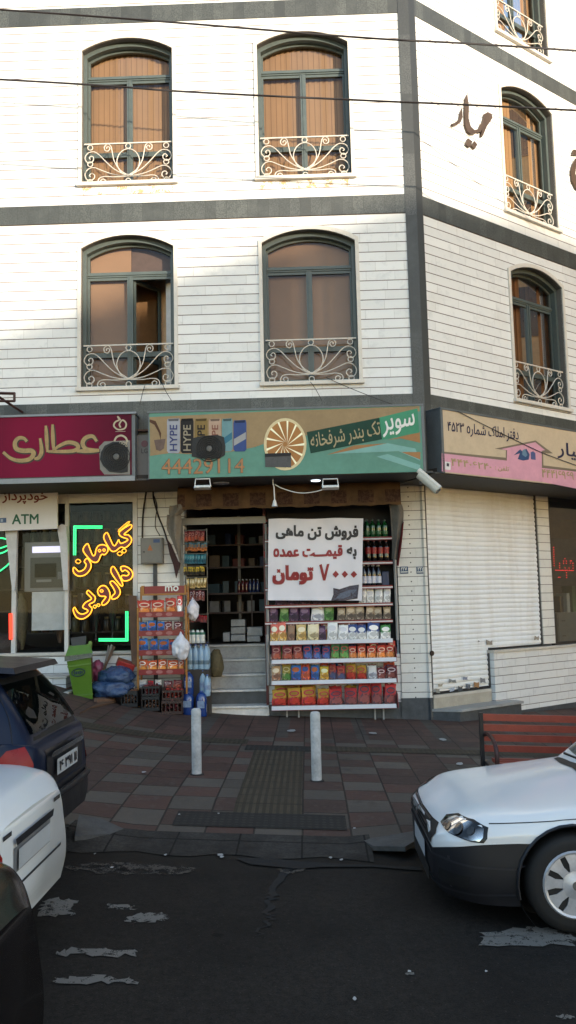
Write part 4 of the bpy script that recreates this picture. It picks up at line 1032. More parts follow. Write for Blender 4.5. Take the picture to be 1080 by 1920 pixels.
# grey outdoor unit in the gap between the two signs
xa, zt = F(258, 816, -0.15); xb, zb = F(279, 896, -0.15)
ta = thing('air_conditioner', 'narrow grey air conditioner squeezed between the crimson and teal signs', 'air conditioner', ((xa + xb) / 2, -0.1, zb)); wa = W(ta)
wa.part(MB().box(xa - 0.02, -0.14, zb, xb + 0.05, -0.02, zt), 'casing', mat('grey_ac_casing', rgb(116, 112, 112), 0.5, var=0.15))
letters(wa, 'lettering', 'LG', [(265, 841), (277, 841), (277, 850), (265, 850)], -0.14, mat('dark_letter', rgb(60, 56, 58), 0.5), 0.02)
wa.part(MB().lathe([(0, -0.004), (0.05, -0.004), (0.052, 0.0), (0, 0)], (F(271, 832, -0.14)[0], -0.141, F(271, 832, -0.14)[1]), 20, 'Y'), 'emblem', mat('wine_emblem', rgb(112, 52, 66), 0.5))
wa.part(MB().box(xa - 0.02, -0.10, zt + 0.07, xb + 0.05, -0.02, zt + 0.10), 'bracket', mat('rust_bracket', rgb(104, 68, 52), 0.7))
# wall lettering on the side facade
t4 = thing('wall_lettering', 'bronze cut-out letters fixed to the sunlit side wall left of the window', 'sign', tuple(C0 + Vector((0.9, 0.6, 9.8)))); w4 = W(t4)
BRZ = mat('bronze_letters', rgb(112, 92, 78), 0.45, metal=0.4, var=0.25)
def cut(w, pts, off, k):
    q = [R(a, b, -0.05) for a, b in zm(pts, off, k)]
    w.part(MB().prism([(u, -0.05, z) for u, z in q], (0, 0.03, 0)), 'letter', BRZ, xf=TR)
cut(w4, [(653, 405), (655, 440), (648, 458), (634, 468), (618, 472), (614, 464), (630, 458), (643, 446), (648, 422)], (540, 0), 2)
cut(w4, [(673, 353), (679, 400), (678, 445), (686, 474), (700, 487), (716, 484), (722, 468), (729, 459), (735, 440), (737, 426), (748, 421), (764, 428), (768, 440), (758, 457), (746, 474), (736, 498), (728, 514), (724, 508), (728, 484), (722, 496), (710, 494), (700, 502), (686, 502), (674, 492), (666, 470), (664, 420), (666, 370)], (540, 0), 2)
cut(w4, [(676, 518), (692, 530), (682, 552), (667, 540)], (540, 0), 2); cut(w4, [(700, 528), (711, 542), (700, 559), (689, 545)], (540, 0), 2)
t5 = thing('wall_lettering', 'bronze curved letter at the far right of the sunlit side wall', 'sign', tuple(C0 + Vector((3.4, 2.6, 9.2)))); w5 = W(t5)
cut(w5, [(1072, 560), (1098, 566), (1100, 582), (1066, 580)], (540, 0), 2)
cut(w5, [(1082, 592), (1070, 612), (1062, 640), (1066, 676), (1080, 706), (1110, 726), (1150, 712), (1168, 660), (1154, 640), (1146, 684), (1118, 702), (1092, 686), (1078, 650), (1084, 614), (1096, 600)], (540, 0), 2)
# ------------------------------------------------------------------ lamps, cameras, wires on the front
LW_ = mat('white_lamp_housing', rgb(206, 206, 202), 0.4, var=0.08); GREY = mat('grey_metal', rgb(130, 130, 128), 0.45, metal=0.4)
DIFF = mat('lamp_glass', rgb(196, 200, 200), 0.25)
for cx, lb in ((380, 'white floodlight under the teal sign, above the doorway'), (619, 'white floodlight under the teal sign, above the price banner')):
    x, zt = F(cx, 897, -0.28); _, zb = F(cx, 917, -0.28)
    tt = thing('floodlight', lb, 'floodlight', (x, -0.26, zt)); w = W(tt); h = 0.118
    w.part(MB().hexa([(x - 0.125, -0.36, zb + 0.012), (x + 0.125, -0.36, zb + 0.012), (x + 0.125, -0.26, zb - 0.01), (x - 0.125, -0.26, zb - 0.01), (x - 0.105, -0.34, zb + 0.05), (x + 0.105, -0.34, zb + 0.05), (x + 0.105, -0.25, zb + 0.04), (x - 0.105, -0.25, zb + 0.04)]), 'housing', LW_)
    w.part(MB().tube([(x - 0.118, -0.30, zb + 0.03), (x - 0.105, -0.29, zt - 0.01), (x + 0.105, -0.29, zt - 0.01), (x + 0.118, -0.30, zb + 0.03)], 0.010, 6), 'yoke', LW_)
    w.part(MB().box(x - 0.10, -0.365, zb + 0.016, x + 0.10, -0.361, zb + 0.04), 'lens', DIFF)
x, z = F(803, 905, -0.2)
tc = thing('security_camera', 'white bullet security camera angled down at the corner below the signs', 'camera', (x, -0.15, z)); w = W(tc)
a, b = F(787, 889, -0.45), F(821, 922, -0.45); d = Vector((b[0] - a[0], -0.12, b[1] - a[1])); A0 = Vector((a[0], -0.39, a[1]))
w.part(MB().tube([A0, A0 + d * 0.98], 0.062, 12), 'body', mat('camera_body', rgb(196, 192, 178), 0.4), smooth=40)
up = Vector((0, -0.2, 1)).normalized() * 0.058
w.part(MB().tube([A0 + up - d * 0.03, A0 + up + d * 1.08], 0.042, 8), 'sun_shield', mat('camera_hood', rgb(206, 202, 190), 0.4), smooth=40)
w.part(MB().tube([A0 + d * 0.4, A0 + d * 0.2 + Vector((-0.02, 0.14, -0.06)), Vector((x - 0.1, -0.05, z + 0.12))], 0.022, 8), 'mount', GREY)
w.part(MB().tube([A0 + d * 0.985, A0 + d * 1.0], 0.045, 12), 'lens', mat('camera_lens', rgb(30, 30, 34), 0.1))
# bulb socket on its cord
x, z = F(515, 945, -0.05)
tl = thing('lamp_socket', 'white bulb holder dangling on a cord before the price banner', 'lamp', (x, -0.05, z)); w = W(tl)
w.part(MB().lathe([(0.0, -0.055), (0.045, -0.055), (0.032, -0.01), (0.022, 0.03), (0.010, 0.05), (0, 0.05)], (x, -0.05, z + 0.02), 12), 'socket', LW_, smooth=40)
xt, zt = F(512, 900, -0.05)
w.part(MB().tube([(xt, -0.05, 3.9), (xt, -0.05, zt - 0.05), (x - 0.004, -0.05, z + 0.25), (x, -0.05, z + 0.06)], 0.010, 5), 'cord', LW_)
pts = [F(*p, -0.04) for p in ((515, 908), (530, 916), (560, 924), (590, 922), (625, 912))]
w.part(MB().tube(catmull([(a, -0.04, b) for a, b in pts], 5), 0.008, 5), 'cord', LW_)
# steel bracket sticking in at the far left
RUST = mat('rusty_red_steel', rgb(84, 50, 44), 0.65, var=0.3)
tb = thing('steel_bracket', 'rusty steel wall bracket above the crimson sign', 'bracket', tuple([F(20, 750, -0.5)[0], -0.3, F(20, 750, -0.5)[1]])); w = W(tb)
P = lambda a, b, y=-0.6: (F(a, b, y)[0], y, F(a, b, y)[1])
w.part(MB().tube([P(-40, 736), P(28, 738)], 0.022, 4), 'arm', RUST); w.part(MB().tube([P(-40, 752), P(28, 752)], 0.018, 4), 'arm', RUST); w.part(MB().tube([P(27, 736), P(27, 753)], 0.02, 4), 'end_plate', RUST)
w.part(MB().tube([P(-30, 726, -0.9), P(42, 773, -0.05)], 0.024, 4), 'brace', RUST)
# overhead cables
CBL = mat('black_cable', rgb(44, 34, 34), 0.6)
def cable(name, label, px, Y, r, cat='cable', grp=None, n=12):
    pts = [Vector((F(a, b, Y)[0], Y, F(a, b, Y)[1])) for a, b in px]
    a, b = pts[0], pts[-1]; e = b - a
    pts = [a - e * 1.5] + pts + [b + e * 1.5] if cat == 'cable' and abs(e.x) > 5 else pts
    o = MB().tube(catmull(pts, n), r, 6).build(name, CBL, smooth=60); tag(o, label, cat, grp); return o
cable('overhead_cable', 'upper of two black cables strung across the front at the top windows', [(0, 18), (350, 44), (700, 72), (1080, 95)], -1.6, 0.0135)
cable('overhead_cable', 'lower of two black cables strung across the third-floor windows', [(0, 149), (350, 172), (700, 189), (1080, 207)], -1.6, 0.0135)
for px, lb in (([(272, 722), (267, 738), (262, 760)], 'thin black wire hanging under the open-sash window'), ([(303, 716), (310, 732), (322, 752)], 'thin black wire trailing to the teal sign top'),
               ([(582, 716), (592, 730), (604, 752)], 'thin black wire hanging under the closed peach window'), ([(612, 708), (650, 725), (700, 745), (762, 768)], 'thin black wire slanting towards the corner under the peach window')):
    cable('wire', lb, px, -0.09, 0.005, 'wire', n=5)
pts = [(x, RSY - 0.03, z) for x, z in [R(a, b, RSY - 0.03) for a, b in ((858, 771), (905, 795), (960, 822), (1020, 850), (1090, 876))]]
tag(MB().tube(catmull([TR @ Vector(p) for p in pts], 5), 0.006, 5).build('wire', CBL), 'thin black wire crossing the estate agent sign', 'wire')
# ------------------------------------------------------------------ grocery front: awning, banner, electrics
AWN = NT('brown_awning_cloth'); co = AWN.coord('Object'); s = AWN.sep(co)
fx = AWN.math('FRACT', AWN.math('DIVIDE', AWN.math('ADD', s[0], 10.05), 0.425))
sq = AWN.math('MULTIPLY', AWN.math('LESS_THAN', AWN.math('ABSOLUTE', AWN.math('SUBTRACT', fx, 0.5)), 0.29), AWN.math('LESS_THAN', AWN.math('ABSOLUTE', AWN.math('SUBTRACT', s[2], -0.005)), 0.10))
nz = AWN.noise(co, 22, 3, 0.8); st_ = AWN.noise(co, 2.5, 5, 0.7)
c = AWN.mix(AWN.ramp(st_, 0.35, 0.7), rgb(126, 96, 66), rgb(86, 66, 48)); c = AWN.mix(AWN.math('MULTIPLY', sq, 0.85), c, AWN.mix(AWN.ramp(nz, 0.45, 0.55), rgb(64, 40, 38), rgb(98, 72, 56)))
AWN.set(color=c, rough=0.85, spec=0.2); AWNM = AWN.m
CANV = mat('grimy_canvas', rgb(150, 140, 126), 0.85, var=0.35, scale=5)
AY = 0.55
xa, zt = F(332, 915, AY); xb, zb = F(752, 948, AY)
zc = (F(540, 916, AY)[1] + F(540, 951, AY)[1]) / 2; hz = (F(540, 916, AY)[1] - F(540, 951, AY)[1]) / 2
tw = thing('awning', 'rolled brown awning with patterned squares above the grocery doorway', 'awning', ((xa + xb) / 2, AY, zc)); w = W(tw)
rows = []
for i in range(61):
    x = xa + (xb - xa) * i / 60; dz = 0.008 * math.sin(i * 0.7) + 0.006 * math.sin(i * 1.9)
    rows.append([(x, AY + 0.35, zc + hz + 0.16), (x, AY + 0.10, zc + hz + 0.08), (x, AY, zc + hz), (x, AY - 0.02 + 0.012 * math.sin(i * 0.45), zc), (x, AY + 0.02 * math.sin(i * .6), zc - hz + dz), (x, AY + 0.05, zc - hz + dz + 0.01)])
w.part(MB().grid(rows), 'valance', AWNM, smooth=60)
def drape(label, px, Y, m):
    pts = [F(a, b, Y) for a, b in px]; n = len(pts) // 2
    Lf, Rt = pts[:n], pts[n:][::-1]
    rows = []
    for j in range(n):
        row = []
        for i in range(9):
            t = i / 8; x = Lf[j][0] * (1 - t) + Rt[j][0] * t; z = Lf[j][1] * (1 - t) + Rt[j][1] * t
            row.append((x, Y + 0.05 * math.sin(t * 7 + j * .5), z))
        rows.append(row)
    cols = [catmull([rows[j][i] for j in range(n)], 4) for i in range(9)]
    return w.part(MB().grid(cols), 'side_curtain', m, smooth=60, label=label)
drape('bunched grimy canvas end on the left', [(313, 965), (312, 990), (320, 1010), (330, 1035), (336, 1052), (340, 1050), (338, 1025), (337, 1000), (340, 975), (338, 962)], 0.62, CANV)
drape(None, [(318, 948), (316, 960), (318, 968), (336, 966), (350, 952), (345, 945)], 0.58, CANV)
drape('bunched canvas end with a red lining on the right', [(728, 938), (732, 960), (734, 990), (736, 1020), (735, 1048), (745, 1050), (748, 1020), (756, 985), (757, 955), (750, 938)], 0.62, mat('grey_canvas', rgb(124, 118, 110), 0.85, var=0.3))
drape(None, [(750, 990), (747, 1015), (744, 1060), (748, 1062), (754, 1020), (758, 975)], 0.66, mat('red_canvas', rgb(122, 30, 34), 0.8))
# electric box, conduit and cables on the left pillar
ex0, ez1 = F(267, 1010, GY); ex1, ez0 = F(308, 1057, GY)
te = thing('electric_box', 'grey electric meter box with a warning triangle on the white stone pillar', 'electric box', ((ex0 + ex1) / 2, GY, ez0)); w = W(te)
BOXM = mat('grey_enamel_box', rgb(146, 142, 134), 0.5, var=0.15)
w.part(MB().box(ex0, GY - 0.16, ez0, ex1, GY - 0.002, ez1, 0.008), 'body', BOXM)
w.part(MB().box(ex0 + 0.02, GY - 0.172, ez0 + 0.02, ex1 - 0.02, GY - 0.1605, ez1 - 0.02, 0.004), 'door', BOXM)
w.part(MB().prism([(F(280, 1033, GY)[0] , GY - 0.176, F(280, 1033.5, GY)[1]), (F(290, 1033, GY)[0], GY - 0.176, F(290, 1033.5, GY)[1]), (F(285, 1022, GY)[0], GY - 0.176, F(285, 1022, GY)[1])], (0, 0.0035, 0)), 'warning_triangle', mat('orange_warning', rgb(206, 118, 48), 0.5))
w.part(MB().box(F(291, 1012, GY)[0], GY - 0.176, F(291, 1019, GY)[1], F(303, 1012, GY)[0], GY - 0.1725, F(291, 1012.5, GY)[1]), 'badge', mat('blue_badge', rgb(64, 92, 146), 0.5))
w.part(MB().lathe([(0, -0.02), (0.012, -0.02), (0.012, 0), (0, 0)], (ex0 + 0.06, GY - 0.172, (ez0 + ez1) / 2 - 0.02), 8, 'Y'), 'lock', BLK)
w.part(MB().box(F(288, 1060, GY)[0], GY - 0.05, 0.6, F(295, 1060, GY)[0], GY - 0.002, ez0), 'conduit', mat('dark_conduit', rgb(62, 66, 72), 0.5, var=0.5, scale=14))
for px, lb in (([(275, 915), (272, 935), (268, 965), (267, 1000), (268, 1020)], 'left black cable running down the pillar to the electric box'), ([(287, 915), (288, 935), (296, 965), (306, 990), (314, 1015)], 'right black cable slanting down the pillar past the electric box'),
               ([(289, 930), (294, 950), (291, 985), (300, 1005)], 'thinner black cable drooping between the pillar cables')):
    cable('pillar_cable', lb, px, GY - 0.03, 0.014 if 'thin' not in lb else 0.007, 'wire', n=5)
MESH = mat('dark_red_sacking', rgb(72, 40, 40), 0.8, var=0.5, scale=20)
drapeP = [F(*p, GY - 0.08) for p in ((312, 1010), (320, 1020), (334, 1052), (338, 1056), (330, 1084), (325, 1060), (318, 1040))]
tag(MB().prism([(a, GY - 0.08, b) for a, b in drapeP], (0, 0.04, 0)).build('bundled_sacking', MESH), 'dark red bundled sacking hanging beside the electric box', 'cloth')
# house number plaques
for px, num, lb in (((750, 1062, 765, 1076), '۲۲۷', 'blue house number plaque on the pillar, the one nearer the display shelves'), ((781, 1062, 797, 1076), '۲۲۵', 'blue house number plaque on the pillar, the one by the white shutter')):
    xa, za = F(px[0], px[3], GY); xb, zb = F(px[2], px[1], GY)
    t = thing('number_plaque', lb, 'house number', ((xa + xb) / 2, GY, za)); w = W(t)
    w.part(MB().box(xa, GY - 0.012, za, xb, GY - 0.001, zb, 0.003), 'plate', mat('blue_enamel_plate', rgb(52, 88, 132), 0.35))
    letters(w, 'lettering', num, [(px[0] + 2, px[1] + 1.5), (px[2] - 2, px[1] + 1.5), (px[2] - 2, px[1] + 8), (px[0] + 2, px[1] + 8)], GY - 0.012, WHT, 0.02, out=0.003)
    zl = za + (zb - za) * 0.2; w.part(MB().box(xa + 0.01, GY - 0.0155, zl, xb - 0.01, GY - 0.0125, zl + 0.012), 'line', WHT)
# price banner
BY = 0.86
t = thing('price_banner', 'white price banner with black and red lettering hung on the display shelves', 'banner', (F(590, 1126, BY)[0], BY, F(590, 1126, BY)[1])); w = W(t)
BAN = mat('white_banner_vinyl', rgb(210, 208, 216), 0.45, var=0.05, scale=2)
c4 = qF([(503.6, 973), (681, 971.5), (678.5, 1126), (502, 1125.5)], BY); TL, TR_, BR_, BL_ = [Vector(p) for p in c4]
def bwave(u, v): return 0.012 * math.sin(u * 9 + v * 3) * (0.3 + 0.7 * abs(v - 0.5)) + 0.010 * math.sin(v * 8 + u * 2.2) + 0.006 * math.sin(u * 21 + v * 9)
def bpt(u, v, o=0.0):
    p = (BL_ * (1 - u) + BR_ * u) * (1 - v) + (TL * (1 - u) + TR_ * u) * v
    return Vector((p.x, p.y + bwave(u, v) - o, p.z + 0.006 * math.sin(u * 11) * v))
w.part(MB().grid([[bpt(i / 30, j / 24) for j in range(25)] for i in range(31)]), 'cloth', BAN, smooth=80)
def btext(s, zx, m, bold, o=0.006):
    zx = [((a - 503) / 178.0, 1 - (b - 972) / 153.8) for a, b in zm(zx, (480, 900), 3.6)]
    P, lay, Fc = text_flat(s, bold); vs = []
    a, b, c, d = [Vector((x, y, 0)) for x, y in zx]
    for (u, v), k in zip(P, lay):
        q = (d * (1 - u) + c * u) * (1 - v) + (a * (1 - u) + b * u) * v
        vs.append(bpt(q.x, q.y, o + 0.0003 * float(k)))
    return w.part(MB().add(vs, Fc), 'lettering', m)
INK = mat('black_print', rgb(48, 44, 52), 0.5); REDP = mat('red_print', rgb(176, 34, 40), 0.5, var=0.08)
btext('فروش تن ماهی', [(132, 302), (692, 306), (692, 412), (132, 400)], INK, 0.07)
btext('به', [(615, 455), (683, 455), (683, 540), (615, 520)], INK, 0.07); btext('قیمـــت عمده', [(118, 445), (588, 440), (588, 535), (118, 540)], REDP, 0.07)
PLEAD = mat('pale_red_halo', rgb(204, 128, 132), 0.5)
btext('تومان', [(112, 575), (392, 575), (392, 708), (112, 708)], PLEAD, 0.10, 0.003); btext('تومان', [(115, 578), (390, 578), (390, 705), (115, 705)], REDP, 0.065, 0.0085)
def bpoly(pts, m, o, name='lettering'):
    q = [((a - 503) / 178.0, 1 - (b - 972) / 153.8) for a, b in zm(pts, (480, 900), 3.6)]
    return w.part(MB().poly([bpt(u, v, o) for u, v in q]), name, m)
bpoly([(430, 575), (447, 568), (466, 640), (482, 570), (500, 568), (474, 680), (458, 680)], REDP, 0.0085)
for cx in (543, 605, 666): bpoly([(cx - 22, 638), (cx, 614), (cx + 22, 638), (cx, 662)], REDP, 0.0085)
nn = NT('tuna_photo_print'); g = nn.coord('Generated'); a = nn.noise(g, 4, 6, 0.7); b = nn.noise(g, 18, 4, 0.7)
nn.set(color=nn.mix(nn.ramp(b, 0.4, 0.62), nn.mix(nn.ramp(a, 0.4, 0.6), rgb(40, 34, 52), rgb(104, 116, 140)), rgb(78, 50, 66)), rough=0.5)
bpoly([(515, 812), (530, 772), (528, 730), (570, 738), (640, 715), (702, 706), (694, 800), (600, 815)], nn.m, 0.006, 'printed_picture')
bpoly([(545, 800), (575, 765), (640, 742), (690, 738), (660, 775), (600, 800)], mat('silver_fish_print', rgb(110, 122, 148), 0.5, var=0.4, scale=30), 0.0075, 'printed_picture')

# ------------------------------------------------------------------ goods
def fix(o, loc, scl=(1, 1, 1), rot=(0, 0, 0)):
    o.location = loc; o.scale = scl; o.rotation_euler = rot; return o
_mesh = {}
def mesh_of(key, fn, m, smooth=50):
    k = (key, m.name if not isinstance(m, (list, tuple)) else tuple(q.name for q in m))
    if k not in _mesh:
        o = fn().build(key, m, smooth=smooth); _mesh[k] = o.data; bpy.data.objects.remove(o)
    return _mesh[k]
def inst(name, me, parent=None):
    o = bpy.data.objects.new(name, me); COL.objects.link(o)
    if parent is not None: o.parent = parent
    return o
def pouch(seed=0, puff=0.30):
    def fn():
        rnd = random.Random(seed); nx, nz = 8, 12; mb = MB()
        def side(sg):
            rows = []
            for i in range(nx + 1):
                u = i / nx * 2 - 1; row = []
                for j in range(nz + 1):
                    v = j / nz * 2 - 1
                    d = puff * (max(0, 1 - abs(u) ** 2.6)) ** 0.55 * (max(0, 1 - abs(v) ** 4.0)) ** 0.7 * 0.5
                    d *= 1 + 0.16 * math.sin(5 * u + seed) * math.cos(4 * v + seed)
                    w = 0.5 * (1 - 0.10 * (1 - abs(v)) - 0.07 * max(0, v) ** 2 + 0.04 * math.sin(v * 4 + seed))
                    z = 0.5 + v * 0.5 + (0.035 * math.sin(u * 6 + seed * 2) + 0.02 * math.sin(u * 13 + seed)) * max(0, v) ** 3
                    row.append((u * w + 0.02 * v * math.sin(seed), sg * d, z))
                rows.append(row)
            mb.grid(rows)
        side(-1); side(1)
        bmesh.ops.remove_doubles(mb.bm, verts=mb.bm.verts, dist=0.004)
        return mb
    return fn
PM = {
 'maroon': packmat('wrap_maroon', rgb(120, 34, 48), rgb(150, 70, 48), rgb(196, 150, 140)),
 'blue': packmat('wrap_navy', rgb(38, 58, 112), rgb(70, 96, 150), rgb(206, 60, 56)),
 'green': packmat('wrap_green', rgb(42, 110, 66), rgb(90, 140, 70), rgb(196, 60, 60)),
 'orange-red': packmat('wrap_orange_red', rgb(186, 56, 40), rgb(206, 120, 56), rgb(206, 190, 170)),
 'tan': packmat('wrap_tan', rgb(176, 144, 106), rgb(150, 104, 80), rgb(206, 196, 176), 1),
 'gold and green': packmat('wrap_gold_green', rgb(170, 150, 66), rgb(80, 120, 60), rgb(216, 206, 160)),
 'sky blue': packmat('wrap_sky', rgb(44, 112, 190), rgb(40, 90, 160), rgb(206, 110, 50), 1),
 'orange': packmat('wrap_orange', rgb(196, 76, 44), rgb(206, 90, 50), rgb(60, 90, 160), 1),
 'yellow': packmat('wrap_yellow', rgb(206, 176, 54), rgb(206, 150, 50), rgb(220, 214, 180), 1),
 'red and blue': packmat('wrap_red_blue', rgb(150, 36, 42), rgb(58, 66, 100), rgb(190, 110, 70)),
 'gold': packmat('wrap_gold', rgb(190, 150, 58), rgb(170, 54, 40), rgb(206, 60, 90)),
 'silver': packmat('wrap_silver', rgb(190, 190, 200), rgb(170, 172, 184), rgb(206, 206, 212), 1),
 'dark maroon': packmat('wrap_dark_maroon', rgb(100, 22, 36), rgb(120, 60, 50), rgb(196, 180, 180)),
 'red': packmat('wrap_red', rgb(176, 34, 38), rgb(120, 60, 56), rgb(60, 56, 80)),
 'purple': packmat('wrap_purple', rgb(74, 40, 76), rgb(60, 34, 60), rgb(150, 120, 150), 1),
 'leaf green': packmat('wrap_leaf', rgb(86, 130, 58), rgb(60, 110, 46), rgb(150, 180, 120), 1),
 'kraft': packmat('wrap_kraft', rgb(170, 150, 124), rgb(110, 96, 84), rgb(200, 186, 166), 1),
 'pink': packmat('wrap_pink', rgb(214, 110, 96), rgb(216, 160, 80), rgb(224, 206, 190), 1),
 'brown': packmat('wrap_brown', rgb(150, 116, 92), rgb(130, 98, 80), rgb(170, 140, 116), 1),
 'straw': packmat('wrap_straw', rgb(206, 180, 120), rgb(196, 160, 90), rgb(216, 206, 180), 1),
 'cream': packmat('wrap_cream', rgb(206, 196, 164), rgb(196, 180, 140), rgb(214, 206, 180), 1),
 'white': packmat('wrap_white', rgb(214, 212, 214), rgb(204, 202, 206), rgb(190, 190, 196), 1),
 'blue and white': packmat('wrap_blue_white', rgb(44, 72, 136), rgb(206, 210, 218), rgb(210, 210, 216), 1),
 'green and white': packmat('wrap_green_white', rgb(46, 120, 56), rgb(206, 210, 206), rgb(210, 214, 206), 1),
 'white orange': packmat('wrap_white_orange', rgb(206, 90, 50), rgb(210, 130, 56), rgb(220, 214, 200)),
}
ORD = ['first', 'second', 'third', 'fourth', 'fifth', 'sixth', 'seventh', 'eighth', 'ninth', 'tenth', 'eleventh', 'twelfth', 'thirteenth']
def bag(x0, x1, zb, zt, y, col, label, grp, cat='snack bag', name='snack_bag', puff=0.42):
    k = random.randint(0, 3)
    o = inst(name, mesh_of('%s_%d' % (name, k), pouch(k + 1), PM[col]))
    fix(o, ((x0 + x1) / 2, y, zb), ((x1 - x0) * random.uniform(1.0, 1.12), (x1 - x0) * puff / 0.30 * 0.68, (zt - zb) * random.uniform(0.94, 1.07)), (random.uniform(-.08, .14), random.uniform(-.06, .06), random.uniform(-.35, .35)))
    return tag(o, label, cat, grp)
# the wide display unit
Z3 = lambda x, y: (480 + x / 3.6, 900 + y / 3.6)
DYU, DYL = 1.0, 0.86
ROWS = [((408, 380), DYU), ((572, 543), DYU), ((735, 708), DYU), ((850, 825), DYU), ((963, 938), DYU), ((1090, 1074), DYL + 0.03), ((1216, 1203), DYL), ((1358, 1345), DYL), ((1526, 1520), DYL)]
du = thing('display_shelves', 'wide nine-shelf display unit packed with snacks right of the doorway', 'display shelves', (0.4, 0.95, 0.2)); D = W(du)
EDGE = mat('white_price_strip', rgb(196, 196, 200), 0.45, var=0.06); REDE = mat('red_price_strip', rgb(150, 34, 40), 0.45); POST = mat('grey_shelf_post', rgb(170, 168, 166), 0.5)
def zrow(r, xz): # shelf height at a given enlarged x
    (a, b), Y = ROWS[r]; t = (xz - 80) / 850; px, py = Z3(xz, a + (b - a) * t); return F(px, py, Y)[1]
for r, ((a, b), Y) in enumerate(ROWS):
    zl = (zrow(r, 85) + zrow(r, 930)) / 2
    xa = F(*Z3((62 if r < 5 else 95) if r < 6 else 106, a), Y)[0]; xb = F(*Z3(922 if r < 6 else 947, b), Y)[0]
    D.part(MB().box(xa, Y, zl - 0.02, xb, 1.38 if r < 5 else 1.095, zl), 'shelf', POST)
    if r < 5:
        D.part(MB().box(xa, Y - 0.012, zl - 0.042, xb, Y - 0.001, zl - 0.004), 'price_strip', EDGE)
        D.part(MB().box(xa, Y - 0.016, zl - 0.014, xb, Y - 0.0125, zl + 0.006).box(xa, Y - 0.016, zl - 0.048, xb, Y - 0.0125, zl - 0.036), 'red_trim', REDE)
    else:
        D.part(MB().hexa([(xa, Y - 0.03, zl - 0.052), (xb, Y - 0.03, zl - 0.052), (xb, Y, zl - 0.052), (xa, Y, zl - 0.052), (xa, Y - 0.012, zl + 0.008), (xb, Y - 0.012, zl + 0.008), (xb, Y, zl + 0.008), (xa, Y, zl + 0.008)]), 'price_strip', EDGE)
        D.part(MB().box(xa, Y - 0.028, zl - 0.060, xb, Y, zl - 0.0525), 'red_trim', REDE)
for px, y0, y1, Y in ((498.5, 983, 1285, 1.04), (738.5, 1000, 1200, 1.04), (501, 1190, 1285, 0.98)):
    x, zt = F(px, y0, Y); x2, zb = F(px + (y1 - y0) * (0.02 if px < 600 else 0.035), y1, Y)
    D.part(MB().tube([(x2, Y, zb), (x, Y, zt)], 0.022, 4), 'post', POST)
for px in (538, 560, 703, 719):
    x, z = F(px, 1330, 0.98); D.part(MB().box(x - 0.012, 0.97, pave(x, 1) - 0.02, x + 0.012, 0.994, zrow(8, 500) - 0.02), 'leg', POST)
xb = F(*Z3(947, 1215), DYL)[0]
for r in (6, 7, 8):
    z = zrow(r, 900); D.part(MB().prism([(xb, 0.86, z - 0.05), (xb, 1.09, z - 0.05), (xb, 1.09, z + 0.20), (xb, 0.90, z + 0.16)], (0.012, 0, 0)), 'side_panel', REDE)
D.part(MB().box(-0.66, 1.375, 1.2, 1.42, 1.39, 3.8), 'back_panel', mat('navy_back_panel', rgb(34, 38, 52), 0.7))
ROWN = {4: 'shelf just below the banner', 5: 'shelf second below the banner', 6: 'top jutting tray', 7: 'middle jutting tray', 8: 'lowest jutting tray'}
SPEC = {
 4: (850, [('purple', 85, 150), ('leaf green', 158, 216), ('purple', 220, 286), ('purple', 291, 363), ('silver', 372, 455), ('leaf green', 457, 526), ('kraft', 545, 601), ('kraft', 603, 666), ('kraft', 671, 731), ('kraft', 738, 791), ('kraft', 795, 852), ('kraft', 857, 909)]),
 5: (972, [('pink', 95, 150), ('pink', 152, 206), ('brown', 210, 258), ('straw', 270, 341), ('cream', 345, 426), ('purple', 421, 472), ('white', 478, 549), ('white', 552, 616), ('blue and white', 620, 683), ('blue and white', 685, 746), ('blue and white', 748, 831), ('green and white', 838, 909)]),
 6: (1112, [('maroon', 105, 167), ('maroon', 175, 246), ('maroon', 252, 313), ('blue', 320, 381), ('blue', 385, 434), ('blue', 440, 501), ('green', 503, 563), ('green', 569, 626), ('orange-red', 628, 680), ('orange-red', 685, 747), ('orange-red', 751, 809), ('orange-red', 815, 873), ('orange-red', 877, 931)]),
 7: (1252, [('tan', 105, 167), ('gold and green', 174, 233), ('sky blue', 235, 304), ('orange', 307, 365), ('sky blue', 370, 426), ('yellow', 428, 488), ('red and blue', 490, 541), ('red and blue', 543, 601), ('gold', 604, 676), ('gold', 679, 749), ('silver', 752, 813), ('dark maroon', 815, 871), ('dark maroon', 875, 951)]),
 8: (1405, [('gold', 108, 209), ('gold', 215, 306), ('gold', 310, 409), ('gold', 412, 493), ('red', 495, 589), ('red', 596, 679), ('red', 682, 769), ('red', 775, 853), ('red', 861, 946)])}
for r, (top, items) in SPEC.items():
    Y = ROWS[r][1]
    for i, (col, a, b) in enumerate(items):
        tp = top + random.randint(-6, 8)
        if r == 8 and a > 680: tp -= 28
        if r == 7 and col in ('gold', 'silver'): tp -= 8
        x0 = F(*Z3(a, tp), Y + 0.08)[0]; x1 = F(*Z3(b, tp), Y + 0.08)[0]; zb = zrow(r, (a + b) / 2); zt = F(*Z3(a, tp), Y + 0.07)[1]
        same = [q for q in items if q[0] == col]; k = [q[1] for q in same].index(a)
        ords = 'only' if len(same) == 1 else ORD[k] + ' from the left'
        nm = {4: 'pouch', 5: 'packet', 6: 'bag', 7: 'bag', 8: 'bag'}[r]
        lb = ('only %s %s on the %s' % (col, nm, ROWN[r])) if len(same) == 1 else '%s %s, %s of its colour, %s' % (col, nm, ORD[k], ROWN[r])
        bag(x0, x1, zb, zt, Y + 0.09, col, lb, 'packets on the display shelves', 'packet' if r in (4, 5) else 'snack bag', 'grocery_packet' if r in (4, 5) else 'snack_bag', 0.36 if r < 8 else 0.30)
